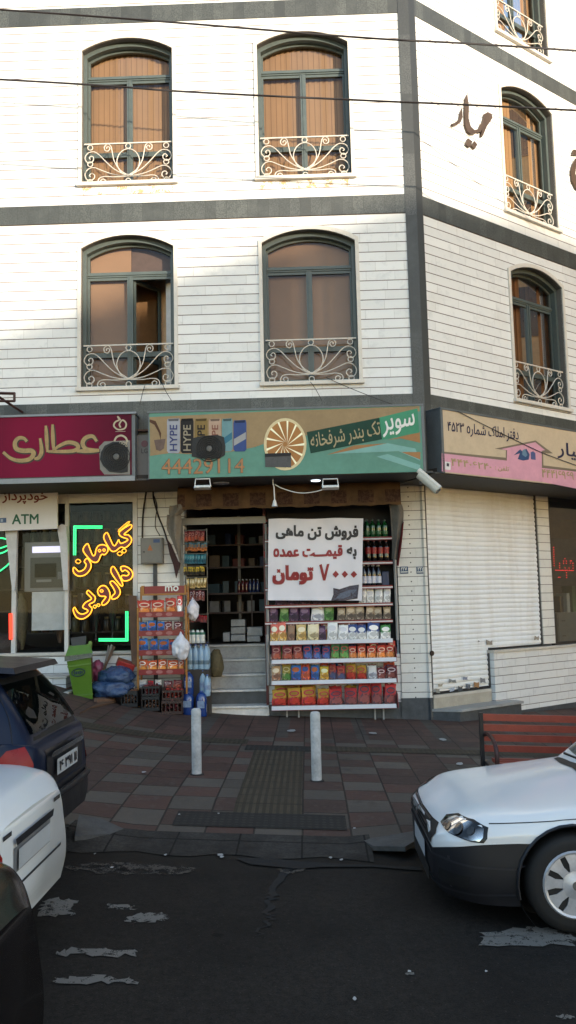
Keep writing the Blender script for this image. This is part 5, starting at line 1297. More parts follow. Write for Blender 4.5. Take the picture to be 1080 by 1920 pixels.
for r in (5, 6, 7, 8):                     # a looser second rank showing over the front one
    top, items = SPEC[r]; Y = ROWS[r][1]
    for i, (col, a, b) in enumerate(items):
        if random.random() < 0.4: continue
        tp = top - random.randint(4, 26); sh_ = random.randint(-14, 14)
        x0 = F(*Z3(a + sh_, tp), Y + 0.2)[0]; x1 = F(*Z3(b + sh_, tp), Y + 0.2)[0]; zb = zrow(r, (a + b) / 2); zt = F(*Z3(a, tp), Y + 0.2)[1]
        bag(x0, x1, zb, zt, Y + 0.185, random.choice([q[0] for q in items]), 'packet of the back rank, behind front place %s of the %s' % (ORD[i], ROWN[r]), 'packets on the display shelves', 'snack bag', 'snack_bag', 0.2)
for i, (a, b) in enumerate(((200, 296), (306, 400))):   # two gold bags lying on top of the bottom row
    x0, zb = F(*Z3(a, 1412), 0.95); x1, zt = F(*Z3(b, 1386), 0.95)
    bag(x0, x1, zb - 0.02, zt, 1.0, 'gold', 'gold bag lying across the tops of the lowest tray, %s' % ('left one' if i == 0 else 'right one'), 'packets on the display shelves', puff=0.5)
for i, (a, b) in enumerate(((130, 210), (214, 290), (296, 368), (372, 445))):
    x0, _ = F(*Z3(a, 815), DYU + .08); x1, _ = F(*Z3(b, 815), DYU + .08); zb = zrow(3, a)
    bag(x0, x1, zb, zb + 0.22, DYU + 0.12, 'purple', 'purple pouch peeping out under the banner hem, %s from the left' % ORD[i], 'packets on the display shelves', 'packet', 'grocery_packet')
# bottles
def bottle_body(r, h, waist=1.0, neck=0.32):
    def fn(): return MB().lathe([(0, 0), (r * 0.86, 0), (r, h * 0.04), (r, h * 0.26), (r * waist, h * 0.36), (r, h * 0.48), (r, h * 0.62), (r * 0.8, h * 0.74), (r * neck, h * 0.88), (r * neck, h * 0.94), (0, h * 0.94)], seg=14)
    return fn
def bottle_label(r, h, a=0.36, b=0.6): return lambda: MB().lathe([(r * 1.0, h * a), (r * 1.035, h * a), (r * 1.035, h * b), (r * 1.0, h * b)], seg=14)
def bottle_cap(r, h): return lambda: MB().lathe([(0, h * 0.935), (r * 0.40, h * 0.935), (r * 0.40, h), (0, h)], seg=10)
def bottle(x, y, z, r, h, mb, ml, mc_, label, grp, name='bottle', cat='bottle', la=(0.36, 0.6), waist=0.94, neck=0.32):
    t = thing(name, label, cat, (x, y, z), random.uniform(0, 3), grp)
    key = '%s%.3f%.3f' % (name, r, h)
    inst('body', mesh_of(key + 'b', bottle_body(r, h, waist, neck), mb), t)
    if ml: inst('paper_label', mesh_of(key + 'l' + str(la), bottle_label(r, h, *la), ml), t)
    inst('cap', mesh_of(key + 'c', bottle_cap(r, h), mc_), t)
    return t
def plastic(name, c, rough=0.12): 
    n = NT(name); n.set(color=c, rough=rough, spec=0.6, coat=0.5); return n.m
GB = plastic('green_bottle', rgb(28, 90, 48)); GBL = mat('green_bottle_label', rgb(60, 120, 70), 0.4); CKB = plastic('cola_bottle', rgb(30, 18, 16)); CKL = mat('red_bottle_label', rgb(178, 32, 34), 0.4)
DKB = plastic('dark_bottle', rgb(24, 20, 30)); WLB = mat('white_bottle_label', rgb(190, 192, 206), 0.45, var=0.3, scale=30); CAPB = mat('dark_cap', rgb(40, 60, 44), 0.4); CAPR = mat('red_cap', rgb(150, 30, 30), 0.4); CAPW = mat('white_cap', rgb(200, 200, 206), 0.4)
for r, xs_, top, mb_, ml_, mc_, la, col in ((0, (748, 785, 825, 867), 266, GB, GBL, CAPB, (0.16, 0.34), 'green fizzy drink bottle'), (1, (755, 795, 838, 877), 408, CKB, CKL, CAPR, (0.36, 0.66), 'dark cola bottle with red label'),
                                          (2, (727, 758, 791, 826), 572, DKB, WLB, CAPW, (0.12, 0.46), 'dark syrup bottle with white label')):
    for i, xz in enumerate(xs_):
        x, zt = F(*Z3(xz, top), DYU + 0.09); zb = zrow(r, xz)
        bottle(x, DYU + 0.09, zb, 0.046, zt - zb, mb_, ml_, mc_, '%s, %s from the banner, beside it on the display' % (col, ORD[i]), 'bottles on the display shelves', la=la)
        bottle(x + random.uniform(-.01, .01), DYU + 0.21, zb, 0.046, zt - zb, mb_, ml_, mc_, '%s in the back rank behind the %s one' % (col, ORD[i]), 'bottles on the display shelves', la=la)
for i, xz in enumerate((718, 770, 826, 882)):
    x, zt = F(*Z3(xz, 728), DYU + 0.09); zb = zrow(3, xz)
    bag(x - 0.062, x + 0.062, zb, zt, DYU + 0.1, 'white', 'white sachet, %s right of the banner hem on the display' % ORD[i], 'packets on the display shelves', 'packet', 'grocery_packet', 0.5)
x, z = F(*Z3(872, 640), DYU + .1); o = MB().box(x - 0.055, DYU + .05, zrow(2, 872), x + 0.055, DYU + .2, zrow(2, 872) + 0.22, 0.01).build('carton', mat('navy_carton', rgb(40, 56, 96), 0.5)); tag(o, 'navy carton at the right end of the syrup bottle shelf', 'carton')
for i, (xz, r) in enumerate(((72, 0), (72, 1))):
    x, zt = F(*Z3(70, 300 + 160 * i), DYU + .1); zb = zrow(r, 70)
    bottle(x, DYU + 0.1, zb, 0.045, 0.34, CKB, CKL, CAPR, 'cola bottle half hidden by the left banner edge, %s one' % ('upper' if i == 0 else 'lower'), 'bottles on the display shelves', la=(0.36, 0.66))
# hanging snack strips in the doorway
Z2 = lambda x, y: (240 + x / 4.0, 880 + y / 4.0)
HY = 1.02
rk = thing('hanging_rack', 'wire rack of small hanging packets at the left of the doorway', 'rack', (-1.75, HY, 1.4)); K = W(rk)
WIRE = mat('chrome_wire', rgb(120, 118, 116), 0.35, metal=0.8)
HANG = [(462, 540, 425, 572, 6, 'maroon', 'red'), (552, 615, 428, 592, 7, 'tan', 'amber'), (638, 710, 422, 585, 8, 'sky blue', 'teal'), (732, 796, 422, 578, 7, 'yellow', 'yellow-topped'), (815, 890, 440, 585, 7, 'straw', 'straw-coloured'),
        (908, 985, 440, 578, 6, 'dark maroon', 'red and white'), (1095, 1150, 445, 590, 6, 'red', 'bright red')]
PM['tealish'] = packmat('wrap_teal', rgb(40, 122, 140), rgb(36, 96, 116), rgb(120, 170, 180), 1); PM['yellow dark'] = packmat('wrap_yellow_dark', rgb(206, 176, 50), rgb(44, 34, 34), rgb(150, 130, 60), 1)
PM['amber'] = packmat('wrap_amber', rgb(60, 110, 130), rgb(190, 110, 50), rgb(150, 120, 90), 1)
for j, (t_, b_, a, b, n_, col, nm) in enumerate(HANG):
    col = {2: 'tealish', 3: 'yellow dark', 1: 'amber'}.get(j, col)
    zt = F(*Z2((a + b) / 2, t_), HY)[1]; xa, xb = F(*Z2(a, t_), HY)[0], F(*Z2(b, t_), HY)[0]
    K.part(MB().tube([(xa - 0.02, HY + 0.05, zt + 0.015), (xb + 0.03, HY + 0.05, zt + 0.015)], 0.006, 5), 'rod', WIRE)
    zb = F(*Z2(a, b_), HY)[1]; w_ = (xb - xa) / n_
    for i in range(n_):
        x = xa + w_ * (i + 0.5)
        o = inst('hanging_packet', mesh_of('hanging_packet', pouch(2), PM[col])); fix(o, (x, HY - 0.02 + random.uniform(-.02, .03), zb + random.uniform(-.012, .012)), (w_ * 1.12, w_ * 1.0, (zt - zb) * 1.0), (random.uniform(-.15, .15), random.uniform(-.08, .08), random.uniform(-.5, .5)))
        tag(o, '%s packet, %s from the left, %s hanging row in the doorway' % (nm, ORD[i], ORD[j]), 'packet', 'packets hanging in the doorway')
for px in (424, 590): 
    x, zt = F(*Z2(px, 445), HY + .06); K.part(MB().tube([(x, HY + .07, 1.2), (x, HY + .07, zt)], 0.008, 5), 'upright', WIRE)
# shampoo-like white and green bottles and big water bottles below
for i, xz in enumerate((455, 487, 522, 555)):
    x, zt = F(*Z2(xz, 1200), 0.95); _, zb = F(*Z2(xz, 1305), 0.95)
    bottle(x, 0.95, zb, 0.05, zt - zb, plastic('white_bottle', rgb(190, 196, 196)), mat('teal_green_label', rgb(40, 124, 104), 0.4), mat('green_cap', rgb(44, 120, 100), 0.4), 'white bottle with green shoulder, %s from the left on the bottle stack' % ORD[i], 'white and green bottles', la=(0.62, 0.8), neck=0.5)
tag(MB().box(F(*Z2(438, 1306), .9)[0], 0.85, F(*Z2(440, 1316), .9)[1], F(*Z2(606, 1306), .9)[0], 1.08, F(*Z2(440, 1306), .9)[1]).box(F(*Z2(445, 1320), .9)[0], 1.0, 0.3, F(*Z2(455, 1320), .9)[0], 1.03, F(*Z2(440, 1317), .9)[1]).box(F(*Z2(590, 1320), .9)[0], 1.0, 0.42, F(*Z2(600, 1320), .9)[0], 1.03, F(*Z2(440, 1317), .9)[1]).build('bottle_stand', mat('dark_board', rgb(60, 50, 46), 0.7)), 'dark little stand holding the white and green bottles', 'stand')
def clearplastic(name, tint):
    n = NT(name); tr = n.n('ShaderNodeBsdfTransparent'); tr.inputs[0].default_value = tint; mx = n.n('ShaderNodeMixShader'); n.b.inputs['Base Color'].default_value = tint; n.b.inputs['Roughness'].default_value = 0.08
    mx.inputs[0].default_value = 0.55; n.l(tr.outputs[0], mx.inputs[1]); n.l(n.b.outputs[0], mx.inputs[2]); n.l(mx.outputs[0], n.out.inputs[0]); return n.m
CLW = clearplastic('clear_water_bottle', (0.46, 0.64, 0.80, 1)); BLW = plastic('blue_shrink_wrap', rgb(34, 72, 150), 0.2); BLL = mat('pale_blue_label', rgb(150, 172, 206), 0.35, var=0.4, scale=30); CAPBL = mat('blue_cap', rgb(60, 96, 170), 0.4)
for i, xz in enumerate((462, 504, 545, 584)):
    x, zt = F(*Z2(xz, 1312), 0.8); _, zb = F(*Z2(xz, 1500), 0.8)
    bottle(x, 0.82, zb, 0.052, zt - zb, CLW, mat('blue_yellow_label', rgb(110, 140, 160), 0.4, var=0.6, scale=16), CAPBL, 'clear water bottle, %s from the left above the blue packs' % ORD[i], 'clear water bottles', la=(0.2, 0.36))
for i, (xz, t_, b_) in enumerate(((560, 1505, 1690), (590, 1520, 1680))):
    x, zt = F(*Z2(xz, t_), 0.72); _, zb = F(*Z2(xz, b_), 0.72)
    bottle(x, 0.74 + 0.06 * i, zb, 0.055, zt - zb, CLW, BLL, CAPBL, 'clear water bottle beside the blue packs, %s one' % ('nearer' if i == 0 else 'farther'), 'clear water bottles', la=(0.3, 0.5))
for i, (a, b, t_, b_, Y, lb) in enumerate(((415, 495, 1520, 1690, 0.66, 'upper blue-wrapped water pack by the steps, the left one'), (488, 545, 1510, 1680, 0.78, 'upper blue-wrapped water pack by the steps, half hidden behind'), (402, 498, 1668, 1838, 0.60, 'lower blue-wrapped water pack by the steps, left one'), (508, 594, 1662, 1848, 0.58, 'lower blue-wrapped water pack by the steps, right one'))):
    x0, zt = F(*Z2(a, t_), Y); x1, zb = F(*Z2(b, b_), Y)
    if i > 1: zb = pave((x0 + x1) / 2, Y) 
    t = thing('water_pack', lb, 'water pack', ((x0 + x1) / 2, Y, zb), 0, 'blue water packs'); h = zt - zb; r = (x1 - x0) / 2
    inst('wrap', mesh_of('pack_wrap_%d' % i, lambda r=r, h=h: MB().lathe([(0, 0), (r * .92, 0), (r, h * .05), (r * .97, h * .3), (r, h * .55), (r * .97, h * .76), (r * .72, h * .88), (r * .34, h * .95), (0, h * .95)], seg=14), BLW), t)
    inst('paper_label', mesh_of('pack_label_%d' % i, lambda r=r, h=h: MB().prism([(-r * .62, -r * 1.0, h * .34), (r * .62, -r * 1.0, h * .34), (r * .62, -r * 1.0, h * .62), (-r * .62, -r * 1.0, h * .62)], (0, 0.03, 0)), BLL), t)
    inst('cap', mesh_of('pack_cap_%d' % i, lambda r=r, h=h: MB().lathe([(0, h * .95), (r * .32, h * .95), (r * .32, h), (0, h)], seg=10), CAPBL), t)
for i, xz in enumerate((470, 512, 552, 590)):
    x, zt = F(*Z2(xz, 1300), 0.92); _, zb = F(*Z2(xz, 1490), 0.92)
    bottle(x, 0.98, zb, 0.052, zt - zb, CLW, mat('blue_yellow_label', rgb(110, 140, 160), 0.4, var=0.6, scale=16), CAPBL, 'clear water bottle, %s in the back rank above the blue packs' % ORD[i], 'clear water bottles', la=(0.2, 0.36))
for i, (xz, t_, b_) in enumerate(((520, 1500, 1680), (604, 1530, 1690))):
    x, zt = F(*Z2(xz, t_), 0.85); _, zb = F(*Z2(xz, b_), 0.85)
    bottle(x, 0.66 if i else 0.88, zb, 0.05, zt - zb, CLW, BLL, CAPBL, 'clear water bottle among the blue packs, the %s' % ('one by the steps' if i else 'one at the back'), 'clear water bottles', la=(0.3, 0.5))
# support under the bottle stack (the step edge is behind)
tag(MB().box(F(*Z2(440, 1510), .8)[0], 0.72, pave(-1.5, .7) - 0.01, F(*Z2(612, 1510), .8)[0], 1.05, F(*Z2(500, 1502), .8)[1], 0.01).build('cardboard_box', mat('dim_cardboard', rgb(70, 62, 56), 0.8)), 'dim cardboard box behind the blue water packs', 'box')
# sack by the steps
def blob(seed, sx, sy, sz, amp=0.12, sub=4, freq=2.2, flatten=0.0):
    def fn():
        bm = bmesh.new(); bmesh.ops.create_icosphere(bm, subdivisions=sub, radius=1.0)
        from mathutils import noise as NZ
        for v in bm.verts:
            p = v.co.copy(); n1 = NZ.noise(p * freq + Vector((seed * 7.3, 0, 0))); n2 = abs(NZ.noise(p * freq * 2.7 + Vector((0, seed * 3.1, 0)))); n3 = NZ.noise(p * freq * 6 + Vector((seed, seed, 0)))
            k = 1 + amp * n1 + amp * 0.8 * (0.3 - n2) + amp * 0.25 * n3
            q = p * k
            q.z = max(q.z, -0.72) if flatten else q.z
            v.co = Vector((q.x * sx, q.y * sy, (q.z + 0.72) / 1.72 * sz * 1.0))
        mb = MB(); mb.bm.free(); mb.bm = bm; return mb
    return fn
x0, zt = F(*Z2(600, 1300), 1.15); x1, zb = F(*Z2(715, 1505), 1.15)
o = blob(5, (x1 - x0) / 2, 0.16, zt - zb, 0.14, flatten=1)().build('sack', mat('olive_woven_sack', rgb(110, 98, 66), 0.8, var=0.4, scale=24, bump=0.3), smooth=70); fix(o, ((x0 + x1) / 2, 1.2, 0.875)); tag(o, 'olive woven sack slumped on the marble steps', 'sack')
# snack rack
RY = 0.55
tr = thing('snack_rack', 'yellow wire snack rack with a red header left of the doorway', 'rack', (F(303, 1305, RY)[0], RY, pave(-2.25, RY))); K = W(tr)
YRK = mat('yellow_rack_steel', rgb(196, 130, 44), 0.45); REDS = mat('red_rack_strip', rgb(156, 28, 32), 0.4)
xa, zt = F(*Z2(72, 880), RY); xb, _ = F(*Z2(432, 880), RY); gz = pave(-2.25, RY)
zs2 = [F(*Z2(250, y), RY)[1] for y in (1082, 1222, 1367, 1512)]
for x in (xa, xb): 
    K.part(MB().box(x - 0.014, RY + 0.0, gz, x + 0.014, RY + 0.03, zs2[0] + 0.10).box(x - 0.014, RY + 0.26, gz, x + 0.014, RY + 0.29, zt).box(x - 0.012, RY + 0.03, zs2[0] - .04, x + 0.012, RY + 0.26, zs2[0] - 0.02), 'upright', YRK)
xh0, zh1 = F(*Z2(90, 878), RY + .1); xh1, zh0 = F(*Z2(430, 940), RY + .1)
K.part(MB().box(xh0 + .05, RY + 0.2, zh0 + 0.03, xh1 - .03, RY + 0.245, zh1), 'header', REDS); K.part(MB().box(xh0, RY + 0.195, zh0, xh1, RY + 0.25, zh0 + 0.029).box(xh0, RY + 0.195, zh0 + .03, xh0 + .045, RY + .25, zh1 + 0.01).box(xh1 - .029, RY + 0.195, zh0 + .03, xh1, RY + .25, zh1 + 0.01), 'header_frame', YRK)
mb = MB(); text_quad(mb, 'mo', [(xh0 + .38, RY + .2, zh1 - .002), (xh1 - .12, RY + .2, zh1 - .002), (xh1 - .12, RY + .2, zh0 + .06), (xh0 + .38, RY + .2, zh0 + .06)], 0.02, out=0.004); K.part(mb, 'lettering', WHT)
for i, z in enumerate(zs2):
    K.part(MB().box(xa, RY - 0.01, z - 0.02, xb, RY + 0.27, z - 0.008), 'shelf', YRK)
    K.part(MB().box(xa + 0.02, RY - 0.035, z - 0.055, xb - 0.03, RY - 0.011, z + 0.03), 'price_strip', REDS)
    for k in range(3):
        cx_ = xa + (xb - xa) * (0.24 + 0.21 * k); K.part(MB().lathe([(0, -0.003), (0.052, -0.003), (0.052, 0), (0, 0)], (0, 0, 0), 14, 'Y'), 'brand_patch', mat('pale_red_patch', rgb(196, 120, 116), 0.5), xf=Matrix.Translation((cx_, RY - 0.036, z - 0.012)) @ Matrix.Diagonal((1.0, 1, 0.55, 1)))
RACK = [(975, 1085, [('orange-red', 70, 168), ('orange-red', 174, 272), ('orange-red', 278, 372)], 'top'), (1140, 1222, [('sky blue', 85, 142), ('sky blue', 147, 210), ('sky blue', 214, 273), ('dark maroon', 275, 332), ('dark maroon', 338, 405)], 'second'),
        (1268, 1367, [('sky blue', 72, 160), ('sky blue', 165, 226), ('sky blue', 232, 306), ('orange', 308, 352)], 'third'), (1428, 1512, [('white orange', 72, 146), ('white orange', 150, 221), ('white orange', 225, 291), ('white orange', 298, 376), ('white orange', 380, 420)], 'bottom')]
for t_, b_, items, rn in RACK:
    zb = F(*Z2(250, b_), RY)[1]
    for i, (col, a, b) in enumerate(items):
        x0, zt_ = F(*Z2(a, t_ + random.randint(-4, 8)), RY + .06); x1, _ = F(*Z2(b, t_), RY + .06)
        bag(x0, x1, zb - 0.005, zt_, RY + 0.07, col, '%s snack bag, %s from the left on the %s shelf of the yellow rack' % (col.replace('white orange', 'white-and-orange'), ORD[i], rn), 'bags on the yellow rack', puff=0.4)
x, zt_ = F(*Z2(387, 975), RY + .05); tag(fix(inst('snack_tube', mesh_of('snack_tube', lambda: MB().lathe([(0, 0), (0.04, 0), (0.042, 0.02), (0.042, 0.26), (0.038, 0.28), (0, 0.28)], seg=16), packmat('wrap_red_tube', rgb(196, 60, 56), rgb(206, 196, 190), rgb(214, 206, 200)))), (x, RY + .06, zs2[0] - .005)), 'red and white snack tube at the right end of the rack top shelf', 'tube')
# see-through carrier bags
SILV = mat('silver_plastic_film', rgb(206, 206, 214), 0.18, var=0.25, scale=18)
for a, b, t_, b_, Y, lb, sd in ((330, 462, 1225, 1400, 0.46, 'shiny silver plastic bag hanging at the right of the snack rack', 2), (442, 530, 960, 1110, 0.85, 'pale plastic bag hanging among the doorway packets', 4)):
    x0, zt_ = F(*Z2(a, t_), Y); x1, zb = F(*Z2(b, b_), Y)
    def fn(x0=x0, x1=x1, zt_=zt_, zb=zb, sd=sd):
        mb = blob(sd, (x1 - x0) / 2, 0.10, zt_ - zb, 0.22, 4, 2.6)()
        for v in mb.bm.verts:
            k = v.co.z / (zt_ - zb); v.co.x *= 1 - 0.75 * max(0, k - 0.55) / 0.45; v.co.y *= 1 - 0.7 * max(0, k - 0.55) / 0.45
        return mb
    o = inst('plastic_bag', mesh_of('plastic_bag_%d' % sd, fn, SILV, 180)); fix(o, ((x0 + x1) / 2, Y, zb)); tag(o, lb, 'plastic bag')
# crates of fruit and nuts on the ground
def crate(x0, x1, zb, zt, y, m, fruit, label, gx=5):
    d = 0.26; t = thing('fruit_crate', label, 'crate', ((x0 + x1) / 2, y + d / 2, zb), 0, 'crates below the snack rack'); w = W(t); tk = 0.012
    mb = MB(); h = zt - zb
    mb.box(x0, y, zb, x1, y + d, zb + tk)
    for yy in (y, y + d - tk):
        for z0_, z1_ in ((zb + tk, zb + h * .22), (zb + h * .78, zt)): mb.box(x0, yy, z0_, x1, yy + tk, z1_)
        n_ = gx
        for i in range(n_ + 1):
            xx = x0 + (x1 - x0) * i / n_; mb.box(max(x0, xx - 0.008), yy + 0.001, zb + h * .22, min(x1, xx + 0.008), yy + tk - 0.001, zb + h * .78)
    for xx in (x0, x1 - tk): mb.box(xx, y + tk, zb + tk, xx + tk, y + d - tk, zt)
    w.part(mb, 'frame', m)
    fb = MB(); rnd = random.Random(label)
    for i in range(70):
        px_, py_, pz_ = rnd.uniform(x0 + .03, x1 - .03), rnd.uniform(y + .02, y + d - .03), rnd.uniform(zb + .03, zt + 0.015)
        bmesh.ops.create_icosphere(fb.bm, subdivisions=1, radius=rnd.uniform(0.016, 0.027), matrix=Matrix.Translation((px_, py_, pz_)))
    o = w.part(fb, 'contents', fruit, smooth=80); o['kind'] = 'stuff'
    return t
NUT = mat('brown_nuts', rgb(128, 84, 58), 0.6, var=0.5, scale=30); CHERRY = mat('dark_red_fruit', rgb(120, 24, 26), 0.35, var=0.4, scale=20); TOM = mat('orange_red_fruit', rgb(184, 52, 34), 0.35, var=0.4, scale=20)
BLKC = mat('black_plastic_crate', rgb(34, 32, 34), 0.45); BRNC = mat('brown_wood_crate', rgb(78, 54, 44), 0.7)
def cx(px): return F(px, 1320, 0.42)[0]
g0 = pave(-2.5, .4)
crate(cx(229), cx(259), pave(cx(244), .45) + 0.002, pave(cx(244), .45) + 0.24, 0.36, BLKC, NUT, 'dark crate of brown nuts nearest the blue bags')
crate(cx(267), cx(300), pave(cx(283), .45) + 0.002, pave(cx(283), .45) + 0.22, 0.36, BLKC, NUT, 'dark crate of nuts, middle of the ground row')
crate(cx(304), cx(342), pave(cx(323), .45) + 0.002, pave(cx(323), .45) + 0.21, 0.36, BRNC, CHERRY, 'brown crate of dark red fruit next to the water packs')
crate(cx(267), cx(300), pave(cx(283), .45) + 0.228, pave(cx(283), .45) + 0.37, 0.37, BLKC, CHERRY, 'dark crate of fruit stacked on the middle nut crate')
crate(cx(305), cx(343), pave(cx(323), .45) + 0.218, pave(cx(323), .45) + 0.36, 0.37, BRNC, TOM, 'crate of bright orange-red fruit stacked by the water packs')
for i, (a, b, col) in enumerate(((78, 140, 'silver'), (145, 190, 'red'), (195, 250, 'silver'), (262, 330, 'dark maroon'), (335, 405, 'maroon'))):
    x0, zt_ = F(*Z2(a, 1580 + (i % 2) * 8), 0.62); x1, zb = F(*Z2(b, 1640), 0.62); g_ = pave(x0, .62)
    bag(x0, x1, zb, zt_, 0.66, col, '%s bag, %s from the left under the lowest shelf of the yellow rack' % (col, ORD[i]), 'bags under the yellow rack', puff=0.5)
tag(MB().box(F(*Z2(78, 1640), .6)[0], 0.63, pave(-2.2, .6) - 0.02, F(*Z2(405, 1640), .6)[0], 0.80, F(*Z2(250, 1642), .62)[1]).build('plank_box', BRNC), 'dark wooden box under the snack rack holding the loose bags', 'box')
# ---- rubbish corner on the left
bx, bz = F(154, 1313, 0.42); bz = pave(bx, .42)
tbn = thing('wheelie_bin', 'tilted lime green rubbish bin with a blue oval emblem by the herbalist window', 'bin', (bx, 0.42, bz)); w = W(tbn)
LIME = mat('lime_green_plastic', rgb(106, 150, 44), 0.42, var=0.12); 
def Pb(a, b, y): p = F(a, b, y); return (p[0], y, p[1])
body = [Pb(140, 1313, .30), Pb(174, 1311, .30), Pb(174, 1311, .58), Pb(140, 1313, .58), Pb(125, 1240, .18), Pb(170, 1233, .18), Pb(170, 1233, .66), Pb(125, 1240, .66)]
w.part(MB().hexa(body), 'body', LIME)
for t_ in (0.12, 0.86):
    q_ = [Vector(body[i]) * (1 - t_) + Vector(body[i + 4]) * t_ for i in range(4)]; cc_ = sum(q_, Vector()) / 4
    q_ = [cc_ + (p - cc_) * 1.035 for p in q_]; w.part(MB().hexa([p - Vector((0, 0, .012)) for p in q_] + [p + Vector((0, 0, .012)) for p in q_]), 'rib', LIME)
w.part(MB().lathe([(0, -.03), (0.07, -.03), (0.075, -.02), (0.075, .02), (0.07, .03), (0, .03)], (Pb(176, 1308, .58)[0] + .02, .60, bz + .075), 16, 'X'), 'wheel', BLK)
rimp = [Pb(121, 1240, .15), Pb(173, 1233, .15), Pb(173, 1233, .69), Pb(121, 1240, .69), Pb(121, 1231, .15), Pb(172, 1225, .15), Pb(172, 1225, .69), Pb(121, 1231, .69)]
w.part(MB().hexa(rimp), 'rim', mat('grey_bin_rim', rgb(120, 126, 112), 0.6, var=0.4, scale=40))
lid = [Pb(122, 1230.5, .14), Pb(174, 1224.5, .14), Pb(174, 1224.5, .70), Pb(122, 1230.5, .70), Pb(129, 1212, .22), Pb(168, 1208, .22), Pb(169, 1207, .66), Pb(130, 1210, .66)]
w.part(MB().hexa(lid), 'lid', LIME); w.part(MB().tube([Pb(168, 1222, .3), Pb(169, 1205, .3), Pb(169, 1205, .6)], 0.03, 6), 'lid_handle', LIME)
c0 = Vector(Pb(147, 1261, .205)); ax = (Vector(Pb(170, 1259, .2)) - Vector(Pb(126, 1264, .2))).normalized(); upv = (Vector(Pb(149, 1246, .2)) - Vector(Pb(150, 1276, .21))).normalized()
EB = mat('navy_emblem_print', rgb(30, 60, 84), 0.5)
w.part(MB().tube([c0 + ax * .098 * math.cos(a) + upv * .055 * math.sin(a) + Vector((0, -.004, 0)) for a in [i * math.pi / 12 for i in range(24)]], 0.007, 4, closed=True), 'emblem', EB)
for k in range(5): w.part(MB().box(-0.008, -.003, -0.018 - .008 * (k % 2), 0.008, 0.003, 0.018 + .010 * (k % 3 == 0)), 'emblem', EB, xf=Matrix.Translation(c0 + ax * (k - 2) * 0.028 + Vector((0, -.004, 0))))
sheet_ = [Pb(132, 1196, .3), Pb(161, 1192, .3), Pb(161, 1209, .34), Pb(135, 1214, .34)]
tag(MB().prism(sheet_, (0, 0.02, 0)).build('grey_board', mat('grey_board', rgb(96, 98, 104), 0.6)), 'grey board sticking up behind the green bin lid', 'board')
CARD = mat('brown_cardboard', rgb(124, 92, 68), 0.8, var=0.25); CARDG = mat('grey_cardboard', rgb(140, 134, 128), 0.8, var=0.2)
def lean(px, Y0, Y1, m, label, name='cardboard_sheet'):
    ys_ = [p[1] for p in px]; a, b = min(ys_), max(ys_)
    pts = [Pb(x, y, Y1 + (Y0 - Y1) * (y - a) / (b - a)) for x, y in px]
    tag(MB().prism(pts, (0, 0.015, 0)).build(name, m), label, 'cardboard', 'cardboard leaning at the window')
lean([(203, 1209), (205, 1212), (196, 1272), (190, 1270)], 0.7, 1.0, CARDG, 'grey cardboard sheet leaning left of the brown one')
lean([(212, 1211), (216, 1213), (184, 1284), (180, 1282)], 0.6, 1.02, CARD, 'thin brown cardboard strip leaning behind the blue bags')
lean([(166, 1232), (173, 1230), (175, 1278), (168, 1280)], 0.62, 0.9, CARD, 'narrow brown cardboard piece standing behind the green bin')
lean([(208, 1208), (211, 1210), (194, 1262), (191, 1258)], 0.75, 1.03, mat('pale_cardboard', rgb(170, 160, 148), 0.8), 'pale cardboard sheet between the grey and brown ones')
lean([(241, 1116), (256, 1117), (257, 1250), (247, 1252)], 0.62, 1.0, CARD, 'tall brown cardboard plank leaning beside the yellow snack rack')
BLUEB = NT('blue_bag_film'); ob = BLUEB.coord('Object'); nz = BLUEB.noise(ob, 9, 6, 0.7); nz2 = BLUEB.noise(ob, 26, 4, 0.7)
BLUEB.set(color=BLUEB.mix(BLUEB.ramp(nz, 0.4, 0.65), rgb(44, 72, 120), rgb(78, 108, 150)), rough=0.25, spec=0.6); BLUEB.bump(BLUEB.math('ADD', nz, BLUEB.math('MULTIPLY', nz2, .5)), 0.8, 0.03)
for a, b, t_, b_, Y, lb, sd in ((170, 250, 1274, 1305, 0.5, 'lower blue rubbish bag, flattened under the other one', 3), (186, 250, 1250, 1281, 0.55, 'upper blue rubbish bag lying on the flattened one', 8)):
    x0, zt_ = F(a, t_, Y); x1, zb = F(b, b_, Y); zb = max(zb, pave((x0 + x1) / 2, Y))
    o = inst('rubbish_bag', mesh_of('rubbish_bag_%d' % sd, blob(sd, (x1 - x0) / 2, 0.24, zt_ - zb, 0.22, 4, 1.8, 1), BLUEB.m, 180)); fix(o, ((x0 + x1) / 2, Y, zb)); tag(o, lb, 'rubbish bag', 'blue rubbish bags')
x0, zb = F(218, 1257, .62); x1, zt_ = F(250, 1240, .62)
tag(fix(MB().box(-0.14, -0.10, -0.065, 0.14, 0.10, 0.065, 0.012).build('red_box', mat('red_carton', rgb(166, 34, 32), 0.45)), ((x0 + x1) / 2, 0.66, (zb + zt_) / 2 + .01), rot=(0.2, 0.35, 0.3)), 'red carton tipped on top of the blue rubbish bags', 'box')
x, z = F(181, 1256, .8); o = inst('pink_bag', mesh_of('pink_bag', blob(11, 0.11, 0.1, 0.30, 0.2, 4), mat('pink_print_film', rgb(170, 74, 110), 0.4, var=0.6, scale=14), 70)); fix(o, (x, 0.85, z - .15)); tag(o, 'pink patterned bag wedged behind the green bin', 'bag')
for px, lb, m_ in (([(176, 1306), (224, 1304), (226, 1313), (182, 1313)], 'pale flattened carton on the ground under the blue bags', mat('printed_carton', rgb(150, 112, 88), 0.8, var=0.4, scale=12)), ([(150, 1315), (200, 1311), (222, 1316), (168, 1318)], 'brown flattened cardboard on the pavement by the bin', CARD)):
    q = [G(*p) for p in px]; q = [(x, min(y, 0.5) if True else y, z) for x, y, z in q]
    tag(MB().prism([(x, y, walk(x, y) + 0.012) for x, y, z in q], (0, 0, 0.02 if 'pale' not in lb else 0.05)).build('flattened_carton', m_), lb, 'cardboard')
